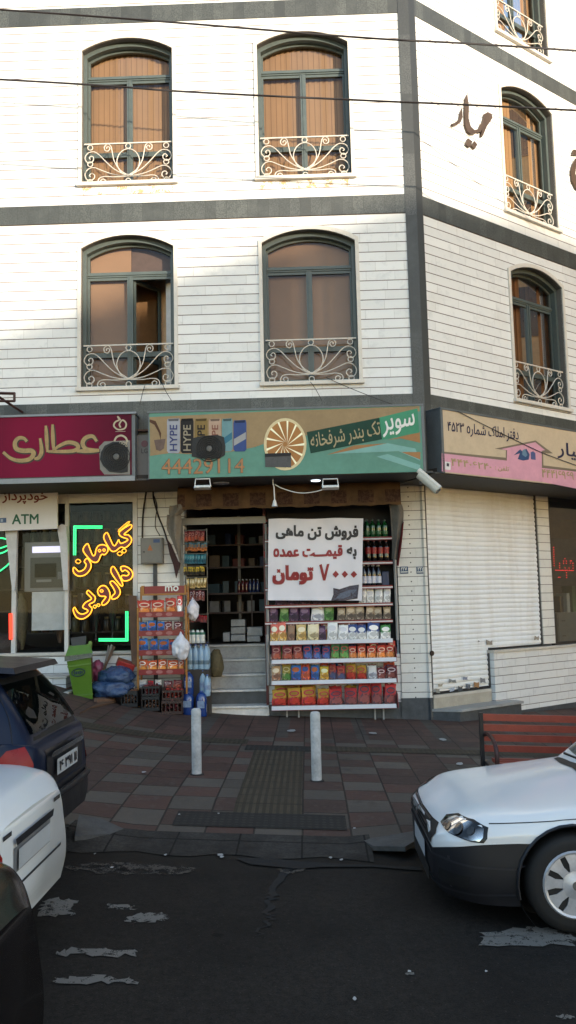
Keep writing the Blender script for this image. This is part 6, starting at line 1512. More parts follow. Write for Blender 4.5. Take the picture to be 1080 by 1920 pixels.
# ---- the herbalist window: neon, cash machine, jars, vases
NEY = emit('yellow_neon', (1.0, 0.36, 0.02, 1), 0.62); NEG = emit('green_neon', (0.05, 1.0, 0.30, 1), 0.38); NER = emit('red_neon', (1.0, 0.05, 0.02, 1), 0.5); CRD = mat('deep_red_acrylic', rgb(120, 16, 22), 0.35)
NY = GY - 0.04
def z1(pts): return [F(*p, NY) for p in zm(pts, (0, 880), 4)]
W1 = [[(897, 468), (975, 415), (984, 440), (930, 487), (962, 492), (986, 520), (978, 555), (940, 588), (905, 584), (868, 612), (835, 612), (805, 570), (777, 508), (802, 474), (828, 525), (846, 564), (862, 572), (880, 545), (890, 528), (905, 555), (945, 540), (956, 524), (905, 502)],
      [(622, 605), (655, 557), (675, 598), (695, 645), (712, 640), (720, 603), (737, 574), (770, 565), (805, 580), (808, 615), (785, 640), (760, 640), (735, 690), (700, 696), (664, 666)],
      [(550, 738), (553, 775), (590, 801), (640, 790), (676, 750), (682, 710), (655, 668), (632, 690), (646, 716), (630, 750), (592, 766), (566, 742)]]
W1b = [[(890, 455), (962, 393), (968, 402), (898, 462)], [(565, 690), (585, 674), (606, 690), (586, 707)], [(878, 632), (900, 616), (918, 632), (898, 648)], [(914, 608), (932, 596), (948, 610), (930, 628)], [(736, 608), (748, 600), (756, 610), (746, 620)], [(770, 604), (780, 596), (790, 606), (780, 616)]]
W2 = [[(905, 733), (940, 728), (980, 752), (996, 790), (976, 826), (930, 837), (908, 812), (918, 795), (955, 797), (966, 776), (938, 756), (916, 766)], [(832, 770), (855, 731), (917, 850), (905, 872)],
      [(825, 850), (850, 840), (890, 886), (902, 925), (880, 962), (845, 974), (837, 956), (862, 926), (850, 892)], [(735, 900), (760, 874), (795, 878), (822, 920), (823, 970), (800, 1006), (770, 1019), (764, 1000), (792, 962), (785, 953), (750, 950), (733, 925)],
      [(650, 928), (662, 908), (690, 932), (714, 960), (706, 992), (668, 1015), (690, 1045), (670, 1090), (620, 1122), (574, 1110), (549, 1060), (560, 1035), (582, 1070), (615, 1086), (652, 1072), (656, 1055), (620, 1035), (640, 1000), (681, 976), (680, 960)]]
W2b = [[(750, 912), (762, 902), (774, 912), (762, 922)], [(698, 1028), (712, 1018), (724, 1030), (710, 1042)], [(726, 1016), (738, 1008), (750, 1018), (738, 1030)]]
for lb, A, Bx in (('yellow and red neon word glowing above in the herbalist window', W1, W1b), ('yellow and red neon word glowing below in the herbalist window', W2, W2b)):
    q = z1(A[0]); t = thing('neon_sign', lb, 'neon sign', (q[0][0], NY, q[0][1])); w = W(t)
    for a in A + Bx:
        q = z1(a); big = a in A
        pts = catmull([(x, NY, z) for x, z in q], 4 if big else 2, closed=True)
        if big: w.part(MB().poly([(p.x, NY + 0.012, p.z) for p in pts]), 'letter_back', CRD)
        w.part(MB().tube(pts, 0.0105 if big else 0.008, 5, closed=True), 'neon_tube', NEY)
def neon_line(name, lb, paths, m, r=0.013, double=True):
    t = thing(name, lb, 'neon tube', (F(*paths[0][0], NY)[0], NY, F(*paths[0][0], NY)[1])); w = W(t)
    for P_ in paths:
        q = catmull([(F(a, b, NY)[0], NY, F(a, b, NY)[1]) for a, b in P_], 4) if len(P_) > 2 else [(F(a, b, NY)[0], NY, F(a, b, NY)[1]) for a, b in P_]
        w.part(MB().tube(q, r, 5), 'tube', m)
neon_line('neon_bracket', 'green neon corner bracket at the top left of the herbalist window', [[(138, 986.5), (192, 986.5)], [(139, 990), (192, 990)], [(138.5, 987), (138, 1041)], [(142, 990), (141.5, 1041)]], NEG, 0.011)
neon_line('neon_bracket', 'green neon corner bracket at the bottom right of the herbalist window', [[(236, 1146), (236, 1200)], [(239.5, 1146), (239.5, 1202)], [(185, 1198), (236, 1198)], [(185, 1201.5), (239, 1201.5)]], NEG, 0.011)
neon_line('neon_strip', 'red neon strip upright left of the white window post', [[(18, 1150), (18.5, 1199)], [(21, 1150), (21.5, 1199)]], NER, 0.016)
neon_line('neon_curve', 'green neon curves cut off at the left edge of the window', [[(-20, 1012), (-8, 1009), (4, 1009), (12, 1011)], [(-20, 1055), (-6, 1032), (6, 1026), (15, 1023)], [(-20, 1042), (-4, 1039), (8, 1035), (16, 1030)], [(-25, 1082), (-6, 1074), (10, 1063), (19, 1054)]], NEG, 0.013)
# cash machine
AY_ = GY + 0.10
def rect(w, name, a, b, c, d, y0, y1, m, bev=0.0):
    x0, z1_ = F(a, b, y0); x1, z0_ = F(c, d, y0); return w.part(MB().box(x0, y0, z0_, x1, y1, z1_, bev), name, m)
t = thing('cash_machine', 'grey cash machine with a lit lavender strip behind the shop glass', 'cash machine', (F(87, 1200, AY_)[0], AY_, ZS)); w = W(t)
ATG = mat('pale_grey_machine', rgb(150, 150, 152), 0.45, var=0.1); ATD = mat('dark_machine_recess', rgb(52, 52, 56), 0.4)
rect(w, 'fascia', 46, 1017, 128, 1108, AY_, AY_ + 0.4, ATG, 0.01); rect(w, 'recess', 57, 1046, 122, 1101, AY_ - 0.012, AY_ - 0.002, ATD)
rect(w, 'lit_strip', 60.5, 1025, 113, 1035.5, AY_ - 0.014, AY_ - 0.002, emit('lavender_light', (0.74, 0.70, 1.0, 1), 0.28)); rect(w, 'screen', 65, 1057, 105, 1082, AY_ - 0.024, AY_ - 0.013, mat('black_screen', rgb(16, 16, 20), 0.6, spec=0.1))
rect(w, 'slot', 68, 1087, 96, 1091, AY_ - 0.022, AY_ - 0.013, ATG); rect(w, 'keypad', 108, 1072, 118, 1086, AY_ - 0.024, AY_ - 0.013, mat('keypad_grey', rgb(130, 130, 136), 0.5, var=0.5, scale=40))
rect(w, 'pedestal', 60, 1110, 121, 1181, AY_ + 0.02, AY_ + 0.4, mat('white_pedestal', rgb(196, 198, 202), 0.5))
t = thing('cash_sign', 'white hanging board reading ATM in green below the crimson sign', 'sign', (F(54, 990, GY - .25)[0], GY - .25, F(54, 994, GY - .25)[1])); w = W(t)
q = qF([(-14, 910), (107, 908), (107.5, 991), (-14, 996)], GY - .25); w.part(MB().prism(q, (0, 0.05, 0)), 'board', mat('white_sign_board', rgb(206, 206, 210), 0.45, var=0.05))
letters(w, 'lettering', 'خودپرداز', zm([(14, 162), (358, 160), (358, 258), (18, 262)], (0, 880), 4), GY - .25, mat('crimson_print', rgb(140, 30, 40), 0.5), 0.03)
letters(w, 'lettering', 'ATM', zm([(90, 338), (290, 334), (290, 408), (90, 413)], (0, 880), 4), GY - .25, mat('green_print', rgb(28, 118, 88), 0.5), 0.03)
flat(w, 'card_icon', zm([(-6, 366), (48, 364), (48, 400), (-6, 402)], (0, 880), 4), GY - .25, mat('blue_card_icon', rgb(84, 120, 176), 0.5)); flat(w, 'card_icon', zm([(6, 374), (24, 373), (24, 393), (6, 394)], (0, 880), 4), GY - .25, mat('pale_card_icon', rgb(170, 190, 214), 0.5), out=0.006)
for px, lb in (([(9, 994), (32, 993), (31, 1030), (30, 1080), (27, 1108), (23, 1108), (20, 1085), (14, 1030)], 'white fin-shaped panel at the left of the cash machine'), ([(107, 990), (115, 982), (124, 986), (127, 1030), (127.5, 1106), (119, 1107), (117, 1080), (112, 1020)], 'white fin-shaped panel at the right of the cash machine')):
    q = qF(px, GY - 0.12); o = MB().prism(q, (0, 0.07, 0)).build('side_fin', mat('white_fin_panel', rgb(186, 186, 188), 0.45)); tag(o, lb, 'panel', 'fins beside the cash machine')
# vases and jars
def vase(cx, t_, b_, wd, Y, m, label, prof):
    x, zt_ = F(cx, t_, Y); _, zb = F(cx, b_, Y); h = zt_ - zb; r = wd / 2 * (Y - CAM.y) / F_PX
    o = MB().lathe([(r * a, h * k) for a, k in prof], seg=20).build('vase', m, smooth=60); o.location = (x, Y, zb); tag(o, label, 'vase', 'vases in the herbalist window')
AMP = [(0, 0), (0.35, 0), (0.4, 0.03), (0.6, 0.15), (0.95, 0.42), (1.0, 0.62), (0.85, 0.82), (0.45, 0.92), (0.42, 0.96), (0.55, 1.0), (0, 1.0)]
CONE = [(0, 0), (0.3, 0), (0.3, 0.02), (0.12, 0.06), (0.16, 0.2), (0.6, 0.55), (1.0, 0.85), (0.95, 1.0), (0, 1.0)]
SAND = mat('speckled_sand_jar', rgb(140, 130, 100), 0.6, var=0.45, scale=40); PKJ = mat('pinkish_jar', rgb(128, 102, 88), 0.6, var=0.3, scale=30); GLV = mat('dim_glass_vase', rgb(70, 72, 74), 0.2)
vase(41, 1112, 1218, 24, GY + .5, SAND, 'tall speckled jar behind the glass left of the cash machine', AMP); vase(113, 1118, 1205, 20, GY + .62, PKJ, 'pinkish tall jar behind the glass right of the cash machine', AMP)
vase(155, 1112, 1186, 20, GY + .7, GLV, 'dim cone vase, leftmost behind the neon words', CONE); vase(180, 1128, 1200, 20, GY + .55, GLV, 'dim cone vase, middle one behind the neon words', CONE); vase(211, 1124, 1198, 22, GY + .7, GLV, 'dim cone vase, rightmost behind the neon words', CONE)
o = inst('nut_heap', mesh_of('nut_heap', blob(14, 0.30, 0.2, 0.36, 0.08, 4, 3, 1), mat('grey_brown_beans', rgb(104, 90, 86), 0.7, var=0.7, scale=60, bump=0.6), 80)); fix(o, (F(3, 1220, GY + .4)[0], GY + .42, ZS - .06)); tag(o, 'heap of grey-brown beans at the left edge of the window', 'heap')
JM = [mat('jar_%d' % i, rgb(*c_), 0.3, var=0.4, scale=20) for i, c_ in enumerate(((120, 100, 60), (90, 70, 46), (130, 120, 84), (86, 50, 40), (70, 84, 60)))]
sf = thing('jar_shelves', 'dim shelving with rows of spice jars inside the herbalist shop', 'shelves', (-3.9, 3.4, 1.2)); w = W(sf)
SHW = mat('dark_shelf_wood', rgb(70, 54, 42), 0.6)
for k in range(7): w.part(MB().box(-6.6, 3.3, 1.55 + 0.42 * k, -2.6, 3.7, 1.58 + 0.42 * k), 'shelf', SHW)
w.part(MB().box(-2.6, 3.3, 1.2, -2.56, 3.7, 4.3).box(-4.6, 3.3, 1.2, -4.56, 3.7, 1.54), 'upright', SHW)
cnt = 0
for k in range(7):
    for i in range(13):
        x = -5.2 + i * 0.2 + random.uniform(-.02, .02); hh = random.uniform(0.2, 0.32); r_ = random.uniform(0.06, 0.085)
        t = thing('spice_jar', 'spice jar, %s shelf from below, %s from the left, inside the herbalist' % (ORD[k], ORD[i]), 'jar', (x, 3.42, 1.58 + 0.42 * k), 0, 'spice jars in the herbalist shop')
        m_ = JM[(i * 3 + k) % 5]; inst('glass', mesh_of('jar%d' % ((i * 3 + k) % 5), lambda: MB().lathe([(0, 0), (0.075, 0), (0.08, 0.02), (0.08, 0.2), (0.06, 0.235), (0, 0.235)], seg=10), m_), t); inst('lid', mesh_of('jarlid', lambda: MB().lathe([(0, 0.236), (0.062, 0.236), (0.062, 0.27), (0, 0.27)], seg=10), GOLD), t)
def point(name, loc, e, col, r=0.04):
    l = bpy.data.lights.new(name, 'POINT'); l.energy = e; l.color = col; l.shadow_soft_size = r; o = bpy.data.objects.new(name, l); COL.objects.link(o); o.location = loc; return o
def ceiling_lamp(label, loc, e, col, r):
    t = thing('ceiling_lamp', label, 'lamp', loc); w = W(t)
    w.part(MB().lathe([(0, -r), (r * 0.7, -r * 0.7), (r, 0), (r * 0.6, r * 0.8), (0, r)], loc, 14), 'bulb', emit('warm_white_lamp', (1.0, 0.97, 0.92, 1), 5.0), smooth=80)
    w.part(MB().box(loc[0] - 0.02, loc[1] - 0.02, loc[2] + r, loc[0] + 0.02, loc[1] + 0.02, 3.885), 'stem', GREY)
    point('lamp_light', (loc[0], loc[1], loc[2] - r - 0.06), e, col).parent = None
x, z = F(611, 953, 1.75); ceiling_lamp('lit ceiling lamp glowing above the price banner', (x, 1.75, z), 0.6, (1.0, 0.97, 0.92), 0.065)
xd, zd = F(592, 908, 0.3); o = MB().lathe([(0, -0.012), (0.07, -0.012), (0.075, 0.0), (0, 0)], (xd, 0.2, 3.895), 14).build('downlight', emit('cool_downlight', (0.8, 0.9, 1.0, 1), 0.8)); tag(o, 'small round downlight lit in the soffit above the banner', 'downlight')
o = MB().lathe([(0, -0.012), (0.12, -0.012), (0.125, 0.0), (0, 0)], (F(416, 906, 0.3)[0], 0.2, 3.895), 18).build('downlight', DIFF); tag(o, 'round unlit downlight in the soffit above the doorway', 'downlight')
# back of the grocery
gs = thing('grocery_shelves', 'dim goods shelves at the back of the grocery, seen through the doorway', 'shelves', (-0.9, 3.4, FLOORZ)); w = W(gs)
IY = 3.2
shz = [F(450, y, IY)[1] for y in (1111, 1147)] + [F(450, 1062, IY)[1], F(450, 1020, IY)[1]]
for z in shz: w.part(MB().box(-1.9, IY, z - 0.03, 0.4, IY + 0.4, z), 'shelf', mat('wine_shelf', rgb(70, 36, 40), 0.5))
w.part(MB().box(F(447, 1120, IY)[0], IY + .02, FLOORZ, F(452, 1120, IY)[0], IY + 0.06, 3.7), 'upright', mat('pale_shelf_upright', rgb(120, 116, 110), 0.5))
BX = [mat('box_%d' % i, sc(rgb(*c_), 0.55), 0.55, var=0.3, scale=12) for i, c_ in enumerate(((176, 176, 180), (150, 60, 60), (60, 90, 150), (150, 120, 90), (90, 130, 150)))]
n_ = 0
for z in shz:
    for i in range(9):
        x = -1.75 + i * 0.235; h_ = random.uniform(0.12, 0.24); n_ += 1
        wd_ = random.uniform(0.05, 0.115); o = MB().box(-wd_, 0, 0, wd_, 0.2, h_, 0.008).box(-wd_ * .7, -0.004, h_ * .3, wd_ * .7, -0.0005, h_ * .75).build('goods_carton', BX[random.randrange(5)]); o.location = (x + random.uniform(-.03, .03), IY + random.uniform(0.02, 0.14), z); o.rotation_euler = (0, 0, random.uniform(-.3, .3))
        tag(o, 'carton, %s back shelf from the top, %s from the left, inside the grocery' % (['third', 'fourth', 'second', 'first'][shz.index(z)], ORD[i]), 'carton', 'cartons at the back of the grocery')
for i, (a, b, t_, b_) in enumerate(((433, 460, 1162, 1174), (433, 460, 1176, 1188), (433, 460, 1190, 1202), (463, 492, 1176, 1192), (463, 488, 1193, 1203), (418, 431, 1186, 1203))):
    x0, zt_ = F(a, t_, 2.7); x1, zb = F(b, b_, 2.7)
    o = MB().box(x0, 2.7, zb, x1, 3.0, zt_, 0.01).box(x0 + .03, 2.695, zb + .02, x1 - .08, 2.6995, zb + (zt_ - zb) * .5).build('white_carton', mat('white_carton', rgb(180, 182, 186), 0.5, var=0.3, scale=9)); tag(o, 'white carton in the doorway stack on the shop floor, %s from the top' % ORD[i] if i < 3 else ['white carton with a mark right of the doorway stack', 'white carton on the floor right of the doorway stack', 'narrow white carton on the floor left of the doorway stack'][i - 3], 'carton', 'cartons on the shop floor')
for i in range(6):
    x = F(448 + i * 7, 1100, 2.9)[0]; o = bottle(x, 2.95, F(450, 1111, 2.9)[1], 0.035, 0.24, plastic('wine_bottle_%d' % (i % 2), rgb(110, 40, 50) if i < 3 else rgb(50, 70, 130)), None, CAPW, '%s bottle, %s in the row on the small shelf inside the doorway' % ('red' if i < 3 else 'blue', ORD[i]), 'bottles at the back of the grocery')
tag(MB().box(F(400, 1111, 2.9)[0], 2.85, F(450, 1111, 2.9)[1] - .03, F(495, 1111, 2.9)[0], 3.1, F(450, 1111, 2.9)[1] - .001).box(F(470, 1111, 2.9)[0], 3.0, FLOORZ, F(472, 1111, 2.9)[0], 3.04, F(450, 1111, 2.9)[1] - .031).build('bottle_shelf', mat('wine_shelf', rgb(70, 36, 40), 0.5)), 'small dark shelf inside the doorway carrying the red and blue bottles', 'shelf')
# office behind the side-street window: red dot-matrix sign, cabinet
LY = SY + 0.10
P_, lay, Fc = text_flat('املاک مهیار', 0.0)
q = [R(a, b, LY) for a, b in ((1026, 1025), (1130, 1020), (1130, 1092), (1028, 1088))]
t = thing('dot_matrix_sign', 'red dot-matrix sign glowing in the dark office window', 'led sign', tuple(TR @ Vector((q[0][0], LY, q[0][1])))); w = W(t)
P2, Fc2 = {}, None
pts2 = []
def intri(p, a, b, c):
    d = (b[1] - c[1]) * (a[0] - c[0]) + (c[0] - b[0]) * (a[1] - c[1])
    if abs(d) < 1e-12: return False
    s_ = ((b[1] - c[1]) * (p[0] - c[0]) + (c[0] - b[0]) * (p[1] - c[1])) / d; t_ = ((c[1] - a[1]) * (p[0] - c[0]) + (a[0] - c[0]) * (p[1] - c[1])) / d
    return s_ >= 0 and t_ >= 0 and s_ + t_ <= 1
mb = MB(); NXD, NZD = 42, 15; done = set()
for f in Fc:
    for k in range(1, len(f) - 1):
        a, b, c_ = P_[f[0]], P_[f[k]], P_[f[k + 1]]
        for i in range(int(min(a[0], b[0], c_[0]) * NXD) - 1, int(max(a[0], b[0], c_[0]) * NXD) + 2):
            for j in range(int(min(a[1], b[1], c_[1]) * NZD) - 1, int(max(a[1], b[1], c_[1]) * NZD) + 2):
                if (i, j) not in done and intri(((i + .5) / NXD, (j + .5) / NZD), a, b, c_): done.add((i, j))
for i, j in done:
    u, v = (i + .5) / NXD, (j + .5) / NZD
    x_ = (q[3][0] * (1 - u) + q[2][0] * u) * (1 - v) + (q[0][0] * (1 - u) + q[1][0] * u) * v; z_ = (q[3][1] * (1 - u) + q[2][1] * u) * (1 - v) + (q[0][1] * (1 - u) + q[1][1] * u) * v
    mb.box(x_ - 0.008, LY - 0.006, z_ - 0.008, x_ + 0.008, LY - 0.001, z_ + 0.008)
w.part(mb, 'lit_dots', emit('red_led', (1.0, 0.02, 0.03, 1), 0.6), xf=TR)
w.part(MB().box(q[0][0] - 0.05, LY, min(q[2][1], q[3][1]) - 0.06, q[1][0] + .05, LY + 0.04, q[1][1] + 0.08), 'panel', BLK, xf=TR)
t = thing('filing_cabinet', 'pale filing cabinet with papers on it inside the office window', 'cabinet', tuple(TR @ Vector((R(1062, 1198, SY + .4)[0], SY + .5, 1.15)))); w = W(t)
x0, zt_ = R(1044, 1149, SY + .4); x1, _ = R(1120, 1149, SY + .4); CABM = mat('pale_grey_cabinet', rgb(130, 130, 124), 0.45)
w.part(MB().box(x0, SY + .4, 1.13, x1, SY + .8, zt_), 'carcass', CABM, xf=TR)
for k in range(2):
    za = 1.15 + (zt_ - 1.15) * k * .5; w.part(MB().box(x0 + .02, SY + .385, za + .01, x1 - .02, SY + .399, za + (zt_ - 1.15) * .5 - .01), 'drawer', CABM, xf=TR); w.part(MB().box(x0 + .12, SY + .372, za + .12, x0 + .22, SY + .384, za + .135), 'handle', BLK, xf=TR)
for a, b, m_, lb in ((1046, 1118, GLV, 'dark office machine on the filing cabinet'), (1058, 1112, mat('white_folder', rgb(170, 172, 166), 0.5), 'white folder standing on the filing cabinet'), (1068, 1095, mat('green_folder', rgb(110, 130, 90), 0.5), 'tall green folder on the filing cabinet')):
    xx, zz_ = R(a, b, SY + .5); tag(MB().box(xx, SY + .45, zt_ + .001, xx + 0.10, SY + .7, zz_, 0.006).build('office_item', m_, xf=TR), lb, 'office item')

# ------------------------------------------------------------------ street furniture
BOLM = mat('chipped_white_paint', (0.46, 0.45, 0.43, 1), 0.6, var=0.4, scale=7, bump=0.15)
for px, lb in ((369, 'white steel bollard in front of the doorway steps'), (594, 'white steel bollard in front of the display shelves')):
    x, y, z = G(px, 1452 if px < 500 else 1464)
    x2, zt = F(px, 1328 if px < 500 else 1334, y)
    t = thing('bollard', lb, 'bollard', (x, y, z), 0, 'bollards along the kerb'); h = zt - z
    MB().lathe([(0.052, -0.03), (0.052, h - 0.03), (0.045, h - 0.008), (0.028, h), (0, h)], seg=20).build('post', BOLM, t, smooth=40)
    MB().lathe([(0.054, -0.01), (0.075, -0.01), (0.073, 0.008), (0.054, 0.010)], seg=20).build('base_ring', mat('grimy_base', rgb(60, 56, 52), 0.8), t, smooth=40)
BX0 = F(908, 1400, -4.75)[0]; BYB = -4.75
bt = thing('street_bench', 'red slatted street bench with a black frame behind the white car on the right', 'bench', (BX0, BYB, walk(BX0, BYB))); w = W(bt)
RSL = mat('red_oxide_slat', rgb(186, 80, 56), 0.5, var=0.25, scale=10); BKF = mat('black_iron_frame', rgb(36, 30, 30), 0.5)
BW = 1.7; sl = -0.045
def bz(x, z): return walk(x, BYB) * 0 + walk(BX0, BYB) + sl * (x - BX0) + z
for k, py in enumerate((1347, 1366, 1385, 1405)):
    zc_ = F(1000, py, BYB)[1] - sl * (F(1000, py, BYB)[0] - BX0); hh = 0.030 if k < 3 else 0.028
    w.part(MB().hexa([(BX0, BYB - 0.015, zc_ - hh), (BX0 + BW, BYB - 0.015, zc_ - hh + sl * BW), (BX0 + BW, BYB + 0.02, zc_ - hh + sl * BW), (BX0, BYB + 0.02, zc_ - hh), (BX0, BYB - 0.015, zc_ + hh), (BX0 + BW, BYB - 0.015, zc_ + hh + sl * BW), (BX0 + BW, BYB + 0.02, zc_ + hh + sl * BW), (BX0, BYB + 0.02, zc_ + hh)]), 'back_slat', RSL)
for k in range(4):
    y0 = BYB - 0.06 - 0.10 * k; z0 = walk(BX0, BYB) + 0.43
    w.part(MB().hexa([(BX0 + .05, y0 - 0.075, z0), (BX0 + BW, y0 - 0.075, z0 + sl * BW), (BX0 + BW, y0, z0 + sl * BW), (BX0 + .05, y0, z0), (BX0 + .05, y0 - 0.075, z0 + .03), (BX0 + BW, y0 - 0.075, z0 + .03 + sl * BW), (BX0 + BW, y0, z0 + .03 + sl * BW), (BX0 + .05, y0, z0 + .03)]), 'seat_slat', RSL)
for xo in (0.0, BW - 0.05):
    g_ = walk(BX0 + xo, BYB); zt = F(905, 1336, BYB)[1] + sl * xo
    w.part(MB().box(BX0 + xo - 0.035, BYB - 0.02, g_ - 0.02, BX0 + xo - 0.002, BYB + 0.025, zt), 'post', BKF)
    w.part(MB().tube(catmull([(BX0 + xo + .01, BYB - .03, g_ + .66), (BX0 + xo + .01, BYB - .2, g_ + .68), (BX0 + xo + .01, BYB - .44, g_ + .62), (BX0 + xo + .01, BYB - .48, g_ + .42), (BX0 + xo + .01, BYB - .46, g_)], 5), 0.02, 6), 'arm_leg', mat('red_brown_iron', rgb(84, 42, 34), 0.5))
    w.part(MB().box(BX0 + xo - 0.01, BYB - .46, g_ + .395, BX0 + xo + .03, BYB - .02, g_ + .428), 'rail', BKF)
# scraps of litter, too many and too small to count
mb = MB(); rnd = random.Random(5)
for px, py, s_ in ((546, 1372, 10), (700, 1376, 9), (830, 1388, 9), (982, 1368, 12), (862, 1434, 9), (270, 1450, 5), (413, 1606, 6), (416, 1610, 5), (620, 1612, 4), (640, 1615, 4), (178, 1604, 3), (665, 1556, 3), (336, 1530, 3), (410, 1528, 3), (768, 1826, 4), (912, 1826, 3), (665, 1878, 4), (835, 1664, 3), (310, 1606, 4), (210, 1630, 4)):
    x, y, z = (G if py < 1570 else GR)(px, py); s2 = s_ * (y + 12.7) / F_PX
    pts = [(x + s2 * rnd.uniform(.6, 1) * math.cos(a), y + 1.7 * s2 * rnd.uniform(.6, 1) * math.sin(a), z + 0.012 + rnd.uniform(0, .006)) for a in [i * math.pi / 3.5 for i in range(7)]]
    mb.poly(pts)
struct(mb.build('litter', mat('paper_scraps', rgb(176, 174, 170), 0.8)), 'stuff')['label'] = 'scattered scraps of pale paper on the pavement and road'

# ------------------------------------------------------------------ cars (local x runs from the nose back, y across, z up)
def loft(st, ns=5, nr=4):
    X = [s[0] for s in st]; n = len(st); m = len(st[0][1])
    ringsP = []
    for x, r in st: ringsP.append(catmull([(x, y, z) for y, z in r], nr))
    cols = [catmull([ringsP[i][j] for i in range(n)], ns) for j in range(len(ringsP[0]))]
    return [[cols[j][i] for j in range(len(cols))] for i in range(len(cols[0]))]     # [station][ring]
def carpaint(name, c, flake=0.0, rough=0.22, coat=0.5):
    n = NT(name); co = n.coord('Object'); d = n.noise(co, 1.6, 5); f = n.noise(co, 8, 5, 0.7)
    n.set(color=n.mix(n.math('MULTIPLY', n.ramp(d, 0.3, 0.8), 0.06), c, sc(c, 0.88)), rough=n.math('ADD', rough, n.math('MULTIPLY', d, 0.08)), spec=0.5 if c[0] > 0.1 else 0.2, coat=coat, coatr=0.08); n.val(n.b.inputs['Metallic'], flake)
    return n.m
CGL = glassm('car_window_glass', (0.30, 0.34, 0.34, 1), 0.7)
TYRE = mat('black_tyre', rgb(26, 25, 26), 0.75, var=0.25, scale=20, bump=0.1); HUB = mat('silver_hubcap', rgb(186, 186, 190), 0.38, metal=0.35, var=0.2, scale=12); DARKW = mat('dark_wheel_well', rgb(10, 10, 11), 0.9)
BUMP = mat('black_plastic_cladding', rgb(36, 36, 42), 0.5, var=0.2, scale=8); CHROME = mat('chrome_trim', rgb(170, 170, 174), 0.18, metal=0.9, var=0.1)
TAIL = mat('red_tail_lamp', rgb(176, 20, 18), 0.3, spec=0.25); AMBER = plastic('amber_lamp', rgb(190, 84, 26), 0.15); PLATE = mat('white_number_plate', rgb(186, 188, 190), 0.4, var=0.08); SEAT = mat('dark_cabin', rgb(40, 38, 38), 0.9)
def make_wheel(root, x, y, z, r, sgn):
    wd = 0.17
    wh = MB().lathe([(r * 0.68, -0.5 * wd), (r * 0.82, -0.52 * wd), (r * 0.95, -0.46 * wd), (r, -0.3 * wd), (r, 0.3 * wd), (r * 0.95, 0.46 * wd), (r * 0.82, 0.52 * wd), (r * 0.68, 0.5 * wd)], (x, y, z), 36, 'Y').build('wheel', TYRE, root, smooth=50)
    yo = y + sgn * wd * 0.36
    MB().lathe([(0, -0.02), (r * 0.69, -0.02), (r * 0.69, 0.0), (0, 0.0)], (x, yo - sgn * 0.02, z), 30, 'Y').build('wheel_disc', DARKW, wh)
    mb = MB(); R0 = r * 0.70
    mb.lathe([(R0 * 0.86, 0.0), (R0 * 1.0, -0.004 * sgn), (R0 * 1.02, 0.014 * sgn), (R0 * 0.93, 0.034 * sgn), (R0 * 0.84, 0.022 * sgn)], (x, yo, z), 36, 'Y')
    for k in range(9):
        a = k * 2 * math.pi / 9 + 0.25; pts = []
        for (rr, da, dy) in ((0.36, -0.34, 0.030), (0.36, 0.34, 0.030), (0.62, 0.20, 0.032), (0.90, 0.255, 0.026), (0.90, -0.255, 0.026), (0.62, -0.20, 0.032)):
            pts.append((x + R0 * rr * math.cos(a + da), yo + sgn * dy, z + R0 * rr * math.sin(a + da)))
        mb.prism(pts, (0, -0.012 * sgn, 0))
    mb.lathe([(0, 0.046 * sgn), (R0 * 0.20, 0.044 * sgn), (R0 * 0.27, 0.036 * sgn), (R0 * 0.40, 0.032 * sgn), (R0 * 0.42, 0.02 * sgn)], (x, yo, z), 24, 'Y')
    mb.build('hubcap', HUB, wh, smooth=35)
    MB().lathe([(0, 0.049 * sgn), (R0 * 0.13, 0.048 * sgn), (R0 * 0.13, 0.04 * sgn)], (x, yo, z), 18, 'Y').build('hub_emblem', GREY, wh)
    return wh
def decal(bvh, outline, direc, origin_fn, off=0.004, cuts=3, thick=0.0):
    """crisp panel pressed onto the bodywork: outline points are thrown along direc onto the body"""
    bm = bmesh.new(); f = bm.faces.new([bm.verts.new((a, b, 0)) for a, b in outline]); f.normal_update()
    bmesh.ops.triangulate(bm, faces=[f]); 
    for _ in range(cuts): bmesh.ops.subdivide_edges(bm, edges=[e for e in bm.edges if e.calc_length() > 0.05], cuts=1)
    bmesh.ops.triangulate(bm, faces=bm.faces)
    d = Vector(direc).normalized(); vs = []; last = None
    for v in bm.verts:
        o = Vector(origin_fn(v.co.x, v.co.y)); h = bvh.ray_cast(o, d)
        p = h[0] if h[0] is not None else None
        vs.append(p)
    dep = [(p - Vector(origin_fn(v.co.x, v.co.y))).dot(d) for p, v in zip(vs, bm.verts) if p is not None]
    dm = sorted(dep)[len(dep) // 2] if dep else 1.0
    out = [(p if p is not None else Vector(origin_fn(v.co.x, v.co.y)) + d * dm) - d * off for p, v in zip(vs, bm.verts)]
    fs = [[v.index for v in f.verts] for f in bm.faces]; bm.verts.index_update(); fs = [[v.index for v in f.verts] for f in bm.faces]
    bm.free(); return MB().add(out, fs)
